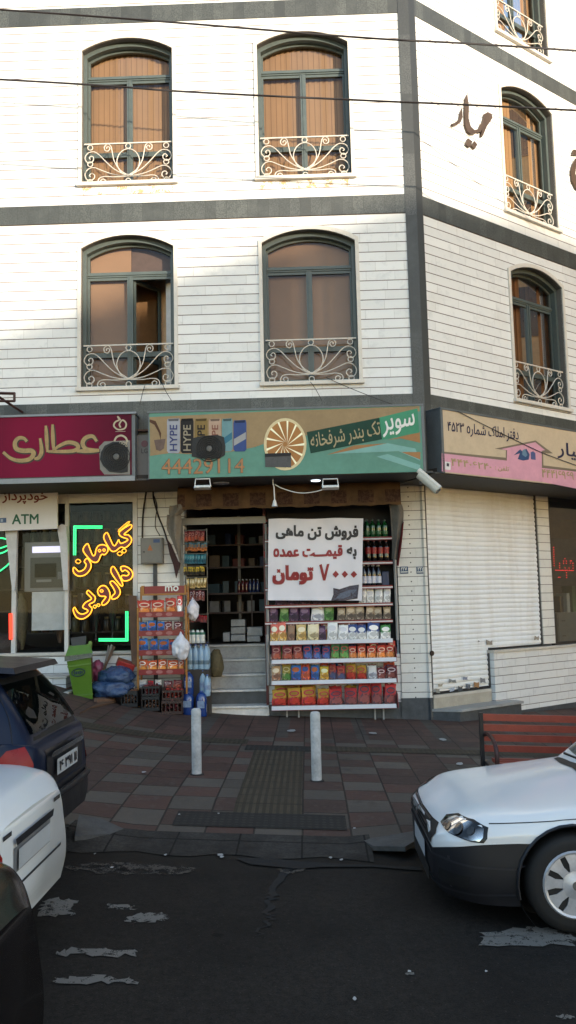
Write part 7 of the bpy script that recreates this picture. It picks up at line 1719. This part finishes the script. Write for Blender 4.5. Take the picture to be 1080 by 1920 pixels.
def car(name, label, xf, st, gh, paint, wheels, r, clad=None, cladmat=None, arch=1.19, ztop_lip=0.0, bump_front=None, bump_rear=None):
    root = thing(name, label, 'car', xf[0], xf[1])
    g = loft(st); ns, nr = len(g), len(g[0])
    RA = r * arch
    def snap(p):
        for wx in wheels:
            dx, dz = p.x - wx, p.z - r; d = math.hypot(dx, dz)
            if abs(p.y) > 0.45 and p.z < r * 2.6 and abs(d - RA) < 0.035 and d > 1e-6: return Vector((wx + dx / d * RA, p.y, r + dz / d * RA))
        return p
    groups = {'body': [], 'cladding': []}
    def inwell(q):
        c = sum((Vector(p) for p in q), Vector()) / 4
        return any(math.hypot(c.x - wx, c.z - r) < RA - 0.004 and abs(c.y) > 0.4 for wx in wheels)
    V = {s_: [[snap(Vector((p.x, p.y * s_, p.z))) for p in row] for row in g] for s_ in (1, -1)}
    for s_ in (1, -1):
        for i in range(ns - 1):
            for j in range(nr - 1):
                q = [V[s_][i][j], V[s_][i + 1][j], V[s_][i + 1][j + 1], V[s_][i][j + 1]]
                if inwell(q): continue
                k = 'cladding' if clad and clad(sum((p.x for p in q)) / 4, sum((p.z for p in q)) / 4, j) else 'body'
                groups[k].append(q)
    for i in (0, ns - 1):                 # nose and tail caps
        for j in range(nr - 1):
            q = [V[1][i][j], V[1][i][j + 1], V[-1][i][j + 1], V[-1][i][j]]
            k = 'cladding' if clad and clad(q[0].x, (q[0].z + q[1].z) / 2, j) else 'body'
            groups[k].append(q)
    allq = groups['body'] + groups['cladding']
    fl = [p for q in allq for p in q]; bvh = BVHTree.FromPolygons(fl, [tuple(range(4 * i, 4 * i + 4)) for i in range(len(allq))])
    mid = (st[0][0] + st[-1][0]) / 2
    if clad and bump_rear: groups['front_bumper'] = [q for q in groups['cladding'] if q[0].x < mid]; groups['rear_bumper'] = [q for q in groups['cladding'] if q[0].x >= mid]; groups['cladding'] = []
    for k, m in (('body', paint), ('cladding', cladmat or BUMP), ('front_bumper', BUMP), ('rear_bumper', BUMP)):
        if not groups.get(k): continue
        mb = MB()
        for q in groups[k]: mb.bm.faces.new([mb.bm.verts.new(p) for p in q])
        bmesh.ops.remove_doubles(mb.bm, verts=mb.bm.verts, dist=0.0008)
        bmesh.ops.delete(mb.bm, geom=[f for f in mb.bm.faces if f.calc_area() < 1e-9], context='FACES_ONLY')
        mb.build(k, m, root, smooth=38)
    # wheel wells, floor
    xmin, xmax = st[0][0], st[-1][0]
    mb = MB().box(xmin + 0.12, -0.52, r * 0.75, xmax - 0.12, 0.52, r * 0.75 + 0.02)
    for wx in wheels:
        for s_ in (1, -1):
            rows = []
            for a in [i * math.pi / 12 for i in range(-3, 16)]:
                rows.append([(wx + RA * math.cos(a), s_ * 0.45, r + RA * math.sin(a)), (wx + RA * math.cos(a), s_ * 0.80, r + RA * math.sin(a))])
            mb.grid(rows)
            mb.poly([(wx + RA * math.cos(a), s_ * 0.45, r + RA * math.sin(a)) for a in [i * math.pi / 10 for i in range(20)]])
    mb.build('wheel_well', DARKW, root)
    hw = max(p.y for row in g for p in row)
    for wx in wheels:
        for s_ in (1, -1): make_wheel(root, wx, s_ * (hw - 0.095), r, r, s_)
    if gh:
        gg = loft(gh, 6, 4); mb = MB()
        for s_ in (1, -1): mb.grid([[Vector((p.x, p.y * s_, p.z)) for p in row] for row in gg])
        bmesh.ops.remove_doubles(mb.bm, verts=mb.bm.verts, dist=0.0008)
        roof = mb.build('roof', paint, root, smooth=40)
        fl = []; pl = []
        for s_ in (1, -1):
            for i in range(len(gg) - 1):
                for j in range(len(gg[0]) - 1):
                    b_ = len(fl); fl += [Vector((p.x, p.y * s_, p.z)) for p in (gg[i][j], gg[i + 1][j], gg[i + 1][j + 1], gg[i][j + 1])]; pl.append((b_, b_ + 1, b_ + 2, b_ + 3))
        bv2 = BVHTree.FromPolygons(fl, pl)
    else: bv2 = None
    return root, bvh, bv2
def ring(y0, z0, y1, z1, y2, z2, y3, z3, y4, z4, y5, z5, z6): return [(y0, z0), (y1, z1), (y2, z2), (y3, z3), (y4, z4), (y5, z5), (0, z6)]
SED = [(0.0, ring(.40, .22, .50, .30, .54, .44, .53, .485, .50, .515, .36, .545, .56)), (0.05, ring(.54, .18, .61, .28, .63, .465, .615, .515, .58, .55, .42, .585, .60)), (0.14, ring(.64, .16, .71, .28, .72, .49, .70, .54, .655, .585, .50, .63, .65)),
       (0.30, ring(.73, .15, .775, .29, .78, .515, .77, .575, .715, .635, .56, .68, .70)), (0.62, ring(.78, .15, .812, .30, .818, .53, .81, .605, .755, .675, .60, .705, .745)), (1.0, ring(.79, .16, .82, .31, .825, .535, .82, .64, .775, .71, .62, .745, .795)),
       (1.42, ring(.79, .16, .82, .31, .825, .53, .825, .67, .79, .755, .66, .79, .83)), (2.2, ring(.79, .16, .82, .31, .825, .53, .825, .70, .80, .86, .70, .89, .91)), (3.2, ring(.79, .17, .82, .32, .825, .53, .825, .74, .79, .92, .69, .95, .965)),
       (3.85, ring(.77, .20, .805, .34, .81, .54, .805, .76, .755, .935, .64, .975, .99)), (4.12, ring(.72, .24, .765, .36, .77, .55, .755, .75, .70, .90, .58, .955, .97)), (4.22, ring(.66, .27, .72, .38, .73, .55, .70, .72, .65, .86, .52, .92, .935)), (4.30, ring(.52, .30, .62, .40, .63, .52, .58, .66, .52, .80, .42, .86, .875))]
SGH = [(1.14, [(.68, .735), (.67, .745), (.62, .765), (.4, .785), (0, .80)]), (1.55, [(.74, .79), (.72, .95), (.66, 1.05), (.42, 1.09), (0, 1.10)]), (2.1, [(.76, .905), (.70, 1.15), (.60, 1.325), (.4, 1.365), (0, 1.375)]), (2.6, [(.765, .92), (.70, 1.18), (.60, 1.375), (.4, 1.41), (0, 1.42)]),
       (3.1, [(.765, .93), (.69, 1.16), (.58, 1.335), (.38, 1.37), (0, 1.38)]), (3.45, [(.74, .945), (.68, 1.06), (.58, 1.17), (.36, 1.20), (0, 1.21)]), (3.75, [(.68, .96), (.64, .968), (.55, .975), (.35, .985), (0, .99)])]
def glazing(root, bv2, belt=0.96, top=1.32):
    if bv2 is None: return
    for s_ in (1, -1):
        for out in ([(1.92, belt), (2.42, belt + .01), (2.42, top - .01), (2.16, top - .08)], [(2.47, belt + .01), (3.12, belt + .03), (3.06, top - .06), (2.95, top - .03), (2.47, top - .01)]):
            decal(bv2, out, (0, -s_, 0), lambda a, b, s_=s_: (a, s_ * 2, b), 0.006).build('side_window', CGL, root, smooth=50)
    decal(bv2, [(-.60, .83), (.60, .83), (.50, 1.31), (-.50, 1.31)], (1, 0, 0), lambda a, b: (-1, a, b), 0.006).build('windscreen', CGL, root, smooth=50)
    decal(bv2, [(-.54, 1.01), (.54, 1.01), (.46, 1.30), (-.46, 1.30)], (-1, 0, 0), lambda a, b: (7, a, b), 0.006).build('rear_window', CGL, root, smooth=50)
# -- white saloon on the right, nose towards the left
WP = carpaint('white_car_paint', (0.72, 0.72, 0.71, 1)); WR = 0.287
XF = (0.745, -6.62, 0.0); zr = road(1.5) + 0.004
clad_f = lambda x, z, j: j < 8 
c1, bv, bv2 = car('white_saloon', 'white saloon with dark lower cladding, its nose jutting in from the right', ((XF[0], XF[1], zr), 0.0), SED, SGH, WP, (0.80, 3.30), WR, clad_f, BUMP)
glazing(c1, bv2)
dg = (1, 1, 0); side_o = lambda a, b: (-1.2 + a * 0.7071, -1.2 - a * 0.7071 - .3, b)
def diag(a, b): # viewed square on to the near front corner
    c = Vector((-0.8, -1.5, 0)) ; t = Vector((0.7071, -0.7071, 0)) ; base = Vector((0.20, -0.62, 0)) - Vector((0.7071, 0.7071, 0)) * 1.5
    p = base + t * a; return (p.x, p.y, b)
def diag2(a, b): p = diag(a, b); return (p[0], -p[1], p[2])
HLG = NT('headlamp_lens'); g_ = HLG.coord('Object'); v_ = HLG.n('ShaderNodeTexVoronoi'); v_.inputs['Scale'].default_value = 9; HLG.l(g_, v_.inputs['Vector'])
v_.inputs['Scale'].default_value = 6
HLG.set(color=HLG.mix(HLG.ramp(v_.outputs['Distance'], .15, .6), rgb(246, 246, 246), rgb(40, 36, 34)), rough=0.08, metal=0.75, spec=0.8, coat=1.0, coatr=0.02)
HOUT = [(-.168, .614), (-.170, .586), (-.06, .560), (.09, .536), (.148, .534), (.165, .556), (.158, .606), (.06, .630), (-.08, .634)]
for fn, d in ((diag, (1, 1, 0)), (diag2, (1, -1, 0))):
    h = decal(bv, [(a * 1.09 + .004, .588 + (b - .588) * 1.2) for a, b in HOUT], d, fn, 0.004).build('headlight', mat('black_headlight_bezel', rgb(24, 23, 24), 0.35), c1, smooth=50)
    decal(bv, HOUT, d, fn, 0.012).build('lens', HLG.m, h, smooth=50)
    for cx0, rr in ((.0, .030), (-.085, .020), (.09, .022)):
        decal(bv, [(cx0 + rr * math.cos(k * .5236), .588 + rr * math.sin(k * .5236)) for k in range(12)], d, fn, 0.020).build('reflector', mat('lamp_reflector', rgb(120, 116, 112), 0.12, metal=0.9, var=0.5, scale=20), h, smooth=50)
fo = lambda a, b: (-1.5, a, b)
gr = decal(bv, [(-.50, .455), (.50, .455), (.56, .53), (.50, .580), (-.50, .580), (-.56, .53)], (1, 0, 0), fo, 0.006).build('grille', BLK, c1, smooth=50)
for k in range(4): decal(bv, [(-.38, .488 + .028 * k), (.38, .488 + .028 * k), (.38, .498 + .028 * k), (-.38, .498 + .028 * k)], (1, 0, 0), fo, 0.018).build('grille_bar', mat('dark_grille_bar', rgb(52, 52, 54), 0.4), gr)
decal(bv, [(-.04, .545), (0, .50), (.04, .545), (0, .59)], (1, 0, 0), fo, 0.028).build('emblem', CHROME, gr)
decal(bv, [(-.26, .30), (.26, .30), (.26, .41), (-.26, .41)], (1, 0, 0), fo, 0.014, cuts=1).build('number_plate', PLATE, c1)
for a0, a1, z0, z1_ in ((-.68, .68, .405, .425), (-.66, .66, .235, .25)):
    decal(bv, [(a0, z0), (a1, z0), (a1, z1_), (a0, z1_)], (1, 0, 0), fo, 0.007).build('bumper_crease', mat('bumper_edge', rgb(58, 58, 64), 0.4), c1)
decal(bv, [(-.36, .19), (.36, .19), (.40, .28), (-.40, .28)], (1, 0, 0), fo, 0.008).build('lower_intake', BLK, c1)
for s_ in (1, -1):
    so = lambda a, b, s_=s_: (a, s_ * 2, b)
    decal(bv, [(.32, .625), (.70, .648), (1.10, .680), (1.45, .71), (1.45, .715), (1.10, .685), (.70, .653), (.32, .630)], (0, -s_, 0), so, 0.003).build('panel_gap', BLK2, c1)
    decal(bv, [(1.30, .20), (1.308, .20), (1.308, .85), (1.30, .85)], (0, -s_, 0), so, 0.003).build('panel_gap', BLK2, c1)
    decal(bv, [(2.16, .70), (2.32, .70), (2.32, .74), (2.16, .74)], (0, -s_, 0), so, 0.02).build('door_handle', BUMP, c1)
    m_ = MB().box(1.52, s_ * .80, .84, 1.62, s_ * .94, .96, 0.02).box(1.56, s_ * .72, .84, 1.59, s_ * .80, .88); m_.build('wing_mirror', BUMP, c1)
    MB().tube([(0.80 + WR * 1.195 * math.cos(a), s_ * (.822), WR + WR * 1.195 * math.sin(a)) for a in [i * math.pi / 14 for i in range(-1, 16)]], 0.010, 6).build('arch_lip', BUMP, c1, smooth=60)
    MB().tube([(3.30 + WR * 1.195 * math.cos(a), s_ * (.822), WR + WR * 1.195 * math.sin(a)) for a in [i * math.pi / 14 for i in range(-1, 16)]], 0.010, 6).build('arch_lip', BUMP, c1, smooth=60)
    decal(bv, [(-.0, 0), (.01, 0), (.01, .01)], (0, -s_, 0), lambda a, b: (2.0 + a, 2, .5 + b), 0.01)
    for fn, d in ((diag, (1, 1, 0)), (diag2, (1, -1, 0))):
        if s_ == 1:
            decal(bv, [(-.30, .405), (-.10, .40), (.12, .375), (.34, .37), (.34, .382), (.12, .388), (-.10, .414), (-.30, .42)], d, fn, 0.010).build('bumper_ridge', mat('bumper_edge', rgb(70, 70, 76), 0.35), c1, smooth=40)
            decal(bv, [(-.28, .215), (.10, .205), (.30, .22), (.30, .232), (.10, .22), (-.28, .23)], d, fn, 0.010).build('bumper_ridge', mat('bumper_edge', rgb(70, 70, 76), 0.35), c1, smooth=40)
            decal(bv, [(-.16, .25), (.06, .245), (.09, .32), (-.14, .335)], d, fn, 0.006).build('fog_lamp_blank', BLK, c1, smooth=40)
MB().tube([(1.16, -.55, .80), (1.18, 0.1, .825), (1.17, .55, .805)], 0.009, 5).build('wiper', BLK, c1)
decal(bv, [(-.60, 1.10), (-.3, 1.06), (.3, 1.06), (.60, 1.10), (.60, 1.17), (-.60, 1.17)], (0, 0, -1), lambda a, b: (b, a, 3), 0.004).build('scuttle_panel', BLK, c1)
# -- rear lamps etc. of the saloons on the left
def rear_kit(c1, bv, handle=True):
    ro = lambda a, b: (7, a, b)
    def dr(s_): return lambda a, b: tuple(Vector((4.18, s_ * .62, 0)) + Vector((0.7071, s_ * 0.7071, 0)) * 1.5 + Vector((-0.7071, s_ * 0.7071, 0)) * a + Vector((0, 0, b)))
    for s_ in (1, -1):
        L_ = [(-.20, .60), (-.05, .575), (.12, .585), (.22, .62), (.23, .74), (.16, .81), (0, .83), (-.14, .80), (-.20, .72)]
        if s_ > 0: L_ = [(.02, .585), (.12, .585), (.22, .62), (.23, .74), (.16, .81), (.03, .825)]
        t_ = decal(bv, L_, (-1, -s_, 0), dr(s_), 0.006).build('tail_light', TAIL, c1, smooth=50)
        decal(bv, [(-.17 if s_ < 0 else .03, .61), (.06, .595), (.16, .60), (.19, .66), (-.16 if s_ < 0 else .03, .67)], (-1, -s_, 0), dr(s_), 0.014).build('clear_lens', HLG.m, t_, smooth=50)
    if handle: decal(bv, [(-.30, .735), (.30, .735), (.32, .775), (-.32, .775)], (-1, 0, 0), ro, 0.02).build('boot_handle', BUMP, c1, smooth=50)
    decal(bv, [(-.30, .585), (.30, .585), (.30, .72), (-.30, .72)], (-1, 0, 0), ro, 0.004).build('plate_recess', mat('grey_recess', rgb(150, 150, 152), 0.5), c1)
    decal(bv, [(-.26, .60), (.26, .60), (.26, .705), (-.26, .705)], (-1, 0, 0), ro, 0.016, cuts=1).build('number_plate', PLATE, c1)
    decal(bv, [(-.66, .50), (.66, .50), (.66, .515), (-.66, .515)], (-1, 0, 0), ro, 0.004).build('bumper_seam', BLK2, c1)
    for a in (-.40, .42): decal(bv, [(a - .06, .80), (a + .06, .80), (a + .06, .825), (a - .06, .825)], (-1, 0, 0), ro, 0.006).build('badge', CHROME, c1)
# white saloon, rear end at the left
XR = -1.50; c2, bv, bv2 = car('white_saloon', 'white saloon seen from behind, between the blue hatchback and the dark car', ((XR - 4.30, -8.05, road(-2) - 0.03), 0.0), SED, SGH, WP, (0.80, 3.30), WR)
glazing(c2, bv2); rear_kit(c2, bv); c2.scale = (1, 1, 0.93)
DKP = carpaint('dark_brown_car_paint', (0.008, 0.006, 0.006, 1), 0.0, 0.16, 0.15)
c3, bv, bv2 = car('dark_saloon', 'dark brown saloon cut off at the lower left corner, nearest of the parked cars', ((-0.935 - 4.30, -10.3, road(-1.5) + 0.04), 0.0), SED, SGH, DKP, (0.80, 3.30), WR)
glazing(c3, bv2)
# -- blue hatchback
HAT = [(0.0, ring(.38, .22, .50, .30, .55, .40, .54, .48, .50, .55, .36, .59, .61)), (0.10, ring(.60, .18, .68, .28, .69, .42, .66, .53, .62, .61, .45, .655, .67)), (0.35, ring(.72, .17, .76, .29, .765, .46, .75, .58, .70, .68, .55, .73, .75)), (0.8, ring(.76, .17, .785, .31, .79, .49, .785, .64, .73, .775, .60, .82, .84)),
       (1.2, ring(.77, .17, .79, .31, .795, .50, .79, .68, .75, .84, .64, .88, .90)), (2.2, ring(.77, .17, .79, .32, .795, .52, .79, .72, .77, .90, .68, .925, .93)), (3.0, ring(.77, .18, .79, .33, .795, .54, .79, .75, .76, .92, .68, .945, .95)), (3.40, ring(.76, .20, .785, .34, .79, .55, .775, .76, .735, .925, .66, .945, .95)),
       (3.56, ring(.73, .24, .765, .36, .77, .52, .735, .74, .68, .91, .58, .93, .935)), (3.66, ring(.66, .27, .72, .37, .72, .50, .66, .70, .60, .88, .5, .90, .905)), (3.70, ring(.56, .30, .64, .38, .64, .48, .58, .62, .52, .80, .42, .84, .85))]
HGH = [(1.15, [(.66, .86), (.65, .87), (.60, .885), (.4, .90), (0, .905)]), (1.5, [(.72, .88), (.68, 1.02), (.62, 1.13), (.4, 1.16), (0, 1.17)]), (1.85, [(.735, .89), (.66, 1.17), (.585, 1.345), (.4, 1.39), (0, 1.40)]), (2.5, [(.74, .91), (.66, 1.20), (.58, 1.40), (.38, 1.445), (0, 1.455)]),
       (3.05, [(.74, .93), (.65, 1.19), (.565, 1.385), (.36, 1.425), (0, 1.435)]), (3.28, [(.725, .935), (.635, 1.17), (.545, 1.345), (.34, 1.39), (0, 1.40)]), (3.46, [(.69, .935), (.61, 1.11), (.53, 1.19), (.33, 1.215), (0, 1.22)]), (3.60, [(.63, .92), (.585, .96), (.50, 1.0), (.3, 1.01), (0, 1.015)]), (3.64, [(.60, .90), (.56, .905), (.48, .91), (.3, .915), (0, .92)])]
BP = carpaint('navy_blue_car_paint', (0.006, 0.011, 0.028, 1), 0.0, 0.26, 0.0)
XB = -1.80
c4, bv, bv2 = car('blue_hatchback', 'dark blue hatchback with a roof spoiler, rear end showing at the left kerb', ((XB - 3.70, -6.40, road(-2.2)), 0.0), HAT, HGH, BP, (0.70, 3.02), 0.275, lambda x, z, j: (x > 3.30 and z < 0.60) or (x < .3 and z < .5), BUMP, bump_rear=True)
for s_ in (1, -1):
    for out in ([(1.62, .955), (2.20, .965), (2.20, 1.33), (1.86, 1.26)], [(2.25, .965), (2.82, .985), (2.80, 1.31), (2.70, 1.335), (2.25, 1.335)], [(2.88, 1.0), (3.22, 1.01), (3.10, 1.24), (2.90, 1.30)]):
        decal(bv2, out, (0, -s_, 0), lambda a, b, s_=s_: (a, s_ * 2, b), 0.006).build('side_window', CGL, c4, smooth=50)
decal(bv2, [(-.55, .955), (.55, .955), (.48, 1.33), (-.48, 1.33)], (1, 0, 0), lambda a, b: (-1, a, b), 0.006).build('windscreen', CGL, c4, smooth=50)
ro = lambda a, b: (7, a, b)
decal(bv2, [(-.66, .93), (.66, .93), (.60, 1.10), (.53, 1.335), (-.53, 1.335), (-.60, 1.10)], (-1, 0, 0), ro, 0.005).build('tailgate_surround', BLK, c4, smooth=50)
decal(bv2, [(-.54, .975), (.54, .975), (.46, 1.30), (-.46, 1.30)], (-1, 0, 0), ro, 0.013).build('rear_window', glassm('rear_screen_glass', (0.34, 0.40, 0.38, 1), 0.6), c4, smooth=50)
MB().hexa([(3.02, -.55, 1.415), (3.02, .55, 1.415), (3.50, .50, 1.375), (3.50, -.50, 1.375), (3.02, -.53, 1.445), (3.02, .53, 1.445), (3.48, .48, 1.415), (3.48, -.48, 1.415)]).build('roof_spoiler', mat('dark_spoiler', rgb(40, 34, 40), 0.3), c4)
decal(bv, [(-.44, .60), (.44, .60), (.46, .86), (-.46, .86)], (-1, 0, 0), ro, 0.006).build('tailgate_panel', mat('dark_tailgate', rgb(30, 32, 38), 0.35), c4, smooth=50)
decal(bv, [(-.40, .80), (.40, .80), (.40, .835), (-.40, .835)], (-1, 0, 0), ro, 0.03).build('tailgate_trim', CHROME, c4)
pl = decal(bv, [(-.26, .655), (.26, .655), (.26, .765), (-.26, .765)], (-1, 0, 0), ro, 0.022, cuts=1); pl = pl.build('number_plate', PLATE, c4)
P_, lay, Fc = text_flat('۱۱ ۳۹۱ ۱۶', 0.02)
hp = bv.ray_cast(Vector((7, 0, .71)), Vector((-1, 0, 0)))[0]
MB().add([(hp.x + 0.026 + .0003 * int(k), -.22 + .44 * u, .675 + .07 * v) for (u, v), k in zip(P_, lay)], Fc).build('lettering', INK, pl)
for s_ in (1, -1):
    def dr(a, b, s_=s_): return tuple(Vector((3.55, s_ * .66, 0)) + Vector((0.7071, s_ * 0.7071, 0)) * 1.5 + Vector((-0.7071, s_ * 0.7071, 0)) * a + Vector((0, 0, b)))
    t_ = decal(bv, [(-.10, .60), (.12, .595), (.20, .68), (.17, .80), (.06, .90), (-.06, .915), (-.11, .80)], (-1, -s_, 0), dr, 0.008).build('tail_light', TAIL, c4, smooth=50)
    decal(bv, [(-.08, .62), (.10, .615), (.12, .665), (-.08, .67)], (-1, -s_, 0), dr, 0.016).build('amber_lens', AMBER, t_, smooth=50)
MB().tube([(3.62, -.70, .54), (3.735, -.5, .535), (3.75, 0, .535), (3.735, .5, .535), (3.62, .70, .54)], 0.025, 6).build('bumper_strip', BUMP, c4, smooth=60)
for c_, m_ in ((c1, 0), (c2, 0), (c3, 0)):
    mb = MB(); 
    for x_ in (2.05, 2.85):
        for y_ in (-.36, .36): mb.box(x_, y_ - .2, .45, x_ + .12, y_ + .2, 1.02, .03).box(x_ + .02, y_ - .1, 1.0, x_ + .09, y_ + .1, 1.2, .03)
    mb.build('seats', SEAT, c_)
mb = MB()
for y_ in (-.34, .34): mb.box(2.75, y_ - .2, .5, 2.87, y_ + .2, 1.02, .03).box(2.77, y_ - .1, 1.0, 2.84, y_ + .1, 1.16, .03)
mb.build('seats', SEAT, c4)

# ------------------------------------------------------------------ across the street, behind the viewer: they shade everything but the upper storeys
OY = -46.0
def shadow_src(P): 
    t = (P.y - OY) / -SUN_TO.y; return P + SUN_TO * t
def fp(px, py): x, z = F(px, py, 0.0); return Vector((x, 0, z))
def rp(px, py): u, z = R(px, py, 0.0); return TR @ Vector((u, 0, z))
EDGE_PTS = [shadow_src(p) for p in (fp(-40, 735), fp(60, 655), fp(250, 570), fp(400, 515), fp(500, 455), fp(640, 425), fp(770, 372), rp(860, 392), rp(960, 404), rp(1030, 432), rp(1080, 445))]
BRK = mat('buff_brick', rgb(176, 142, 112), 0.85, var=0.2, scale=3); RTILE = mat('red_roof_tiles', rgb(150, 70, 46), 0.75, var=0.3, scale=6); WDK = mat('dark_far_window', rgb(40, 44, 48), 0.3)
def far_house(label, prof, y0, depth, m):
    t = thing('apartment_building', label, 'building', (sum(p[0] for p in prof) / len(prof), y0, 0)); w = W(t)
    xa, xb = prof[0][0], prof[-1][0]
    w.part(MB().prism([(xa, y0, -2), (xb, y0, -2)] + [(x, y0, z) for x, z in prof[::-1]], (0, -depth, 0)), 'wall', m)
    mb = MB()
    for p, q in zip(prof, prof[1:]):
        if abs(q[0] - p[0]) > 0.3: mb.hexa([(p[0], y0 + .3, p[1] + .01), (q[0], y0 + .3, q[1] + .01), (q[0], y0 - depth - .3, q[1] + .01), (p[0], y0 - depth - .3, p[1] + .01), (p[0], y0 + .3, p[1] + .16), (q[0], y0 + .3, q[1] + .16), (q[0], y0 - depth - .3, q[1] + .16), (p[0], y0 - depth - .3, p[1] + .16)])
    w.part(mb, 'roof', RTILE)
    zmin = min(p[1] for p in prof)
    for k in range(int((zmin - 1.5) / 3.1)):
        x = xa + 1.2
        while x < xb - 1.6:
            w.part(MB().box(x, y0 - 0.1, 1.5 + 3.1 * k, x + 1.3, y0 + 0.04, 3.2 + 3.1 * k), 'window', WDK); x += 3.1
pr = [(p.x, p.z - 0.16) for p in EDGE_PTS]
pr = sorted(pr)
far_house('brick apartment house with a sloping tiled roof across the street', pr, OY, 9, BRK)
far_house('tall flat-roofed apartment block across the street, left of the sloping one', [(13, 14.3), (pr[0][0] - 0.02, 14.3)], OY, 12, mat('grey_render', rgb(150, 148, 142), 0.85))
far_house('wide apartment block across the street, right of the sloping one', [(pr[-1][0] + 0.02, pr[-1][1] - .2), (46, pr[-1][1] - .2)], OY, 12, mat('cream_render', rgb(186, 174, 150), 0.85))
t = thing('apartment_building', 'tan house with a red tiled roof on the far side of the side street', 'building', (18, 2, 0)); w = W(t)
w.part(MB().prism([(17, -3, -2), (17, 18, -2), (17, 18, 19.5), (17, -3, 19.5)], (8, 0, 0)), 'wall', mat('tan_render', rgb(200, 160, 120), 0.85))
w.part(MB().prism([(16.5, -3.4, 19.5), (21, -3.4, 21.5), (25.5, -3.4, 19.5)], (0, 18.8, 0)), 'roof', RTILE)
for k in range(6):
    for j in range(5): w.part(MB().box(16.97, -1.5 + 3.2 * j, 1.2 + 3.1 * k, 17.05, 0.0 + 3.2 * j, 2.9 + 3.1 * k), 'window', WDK)
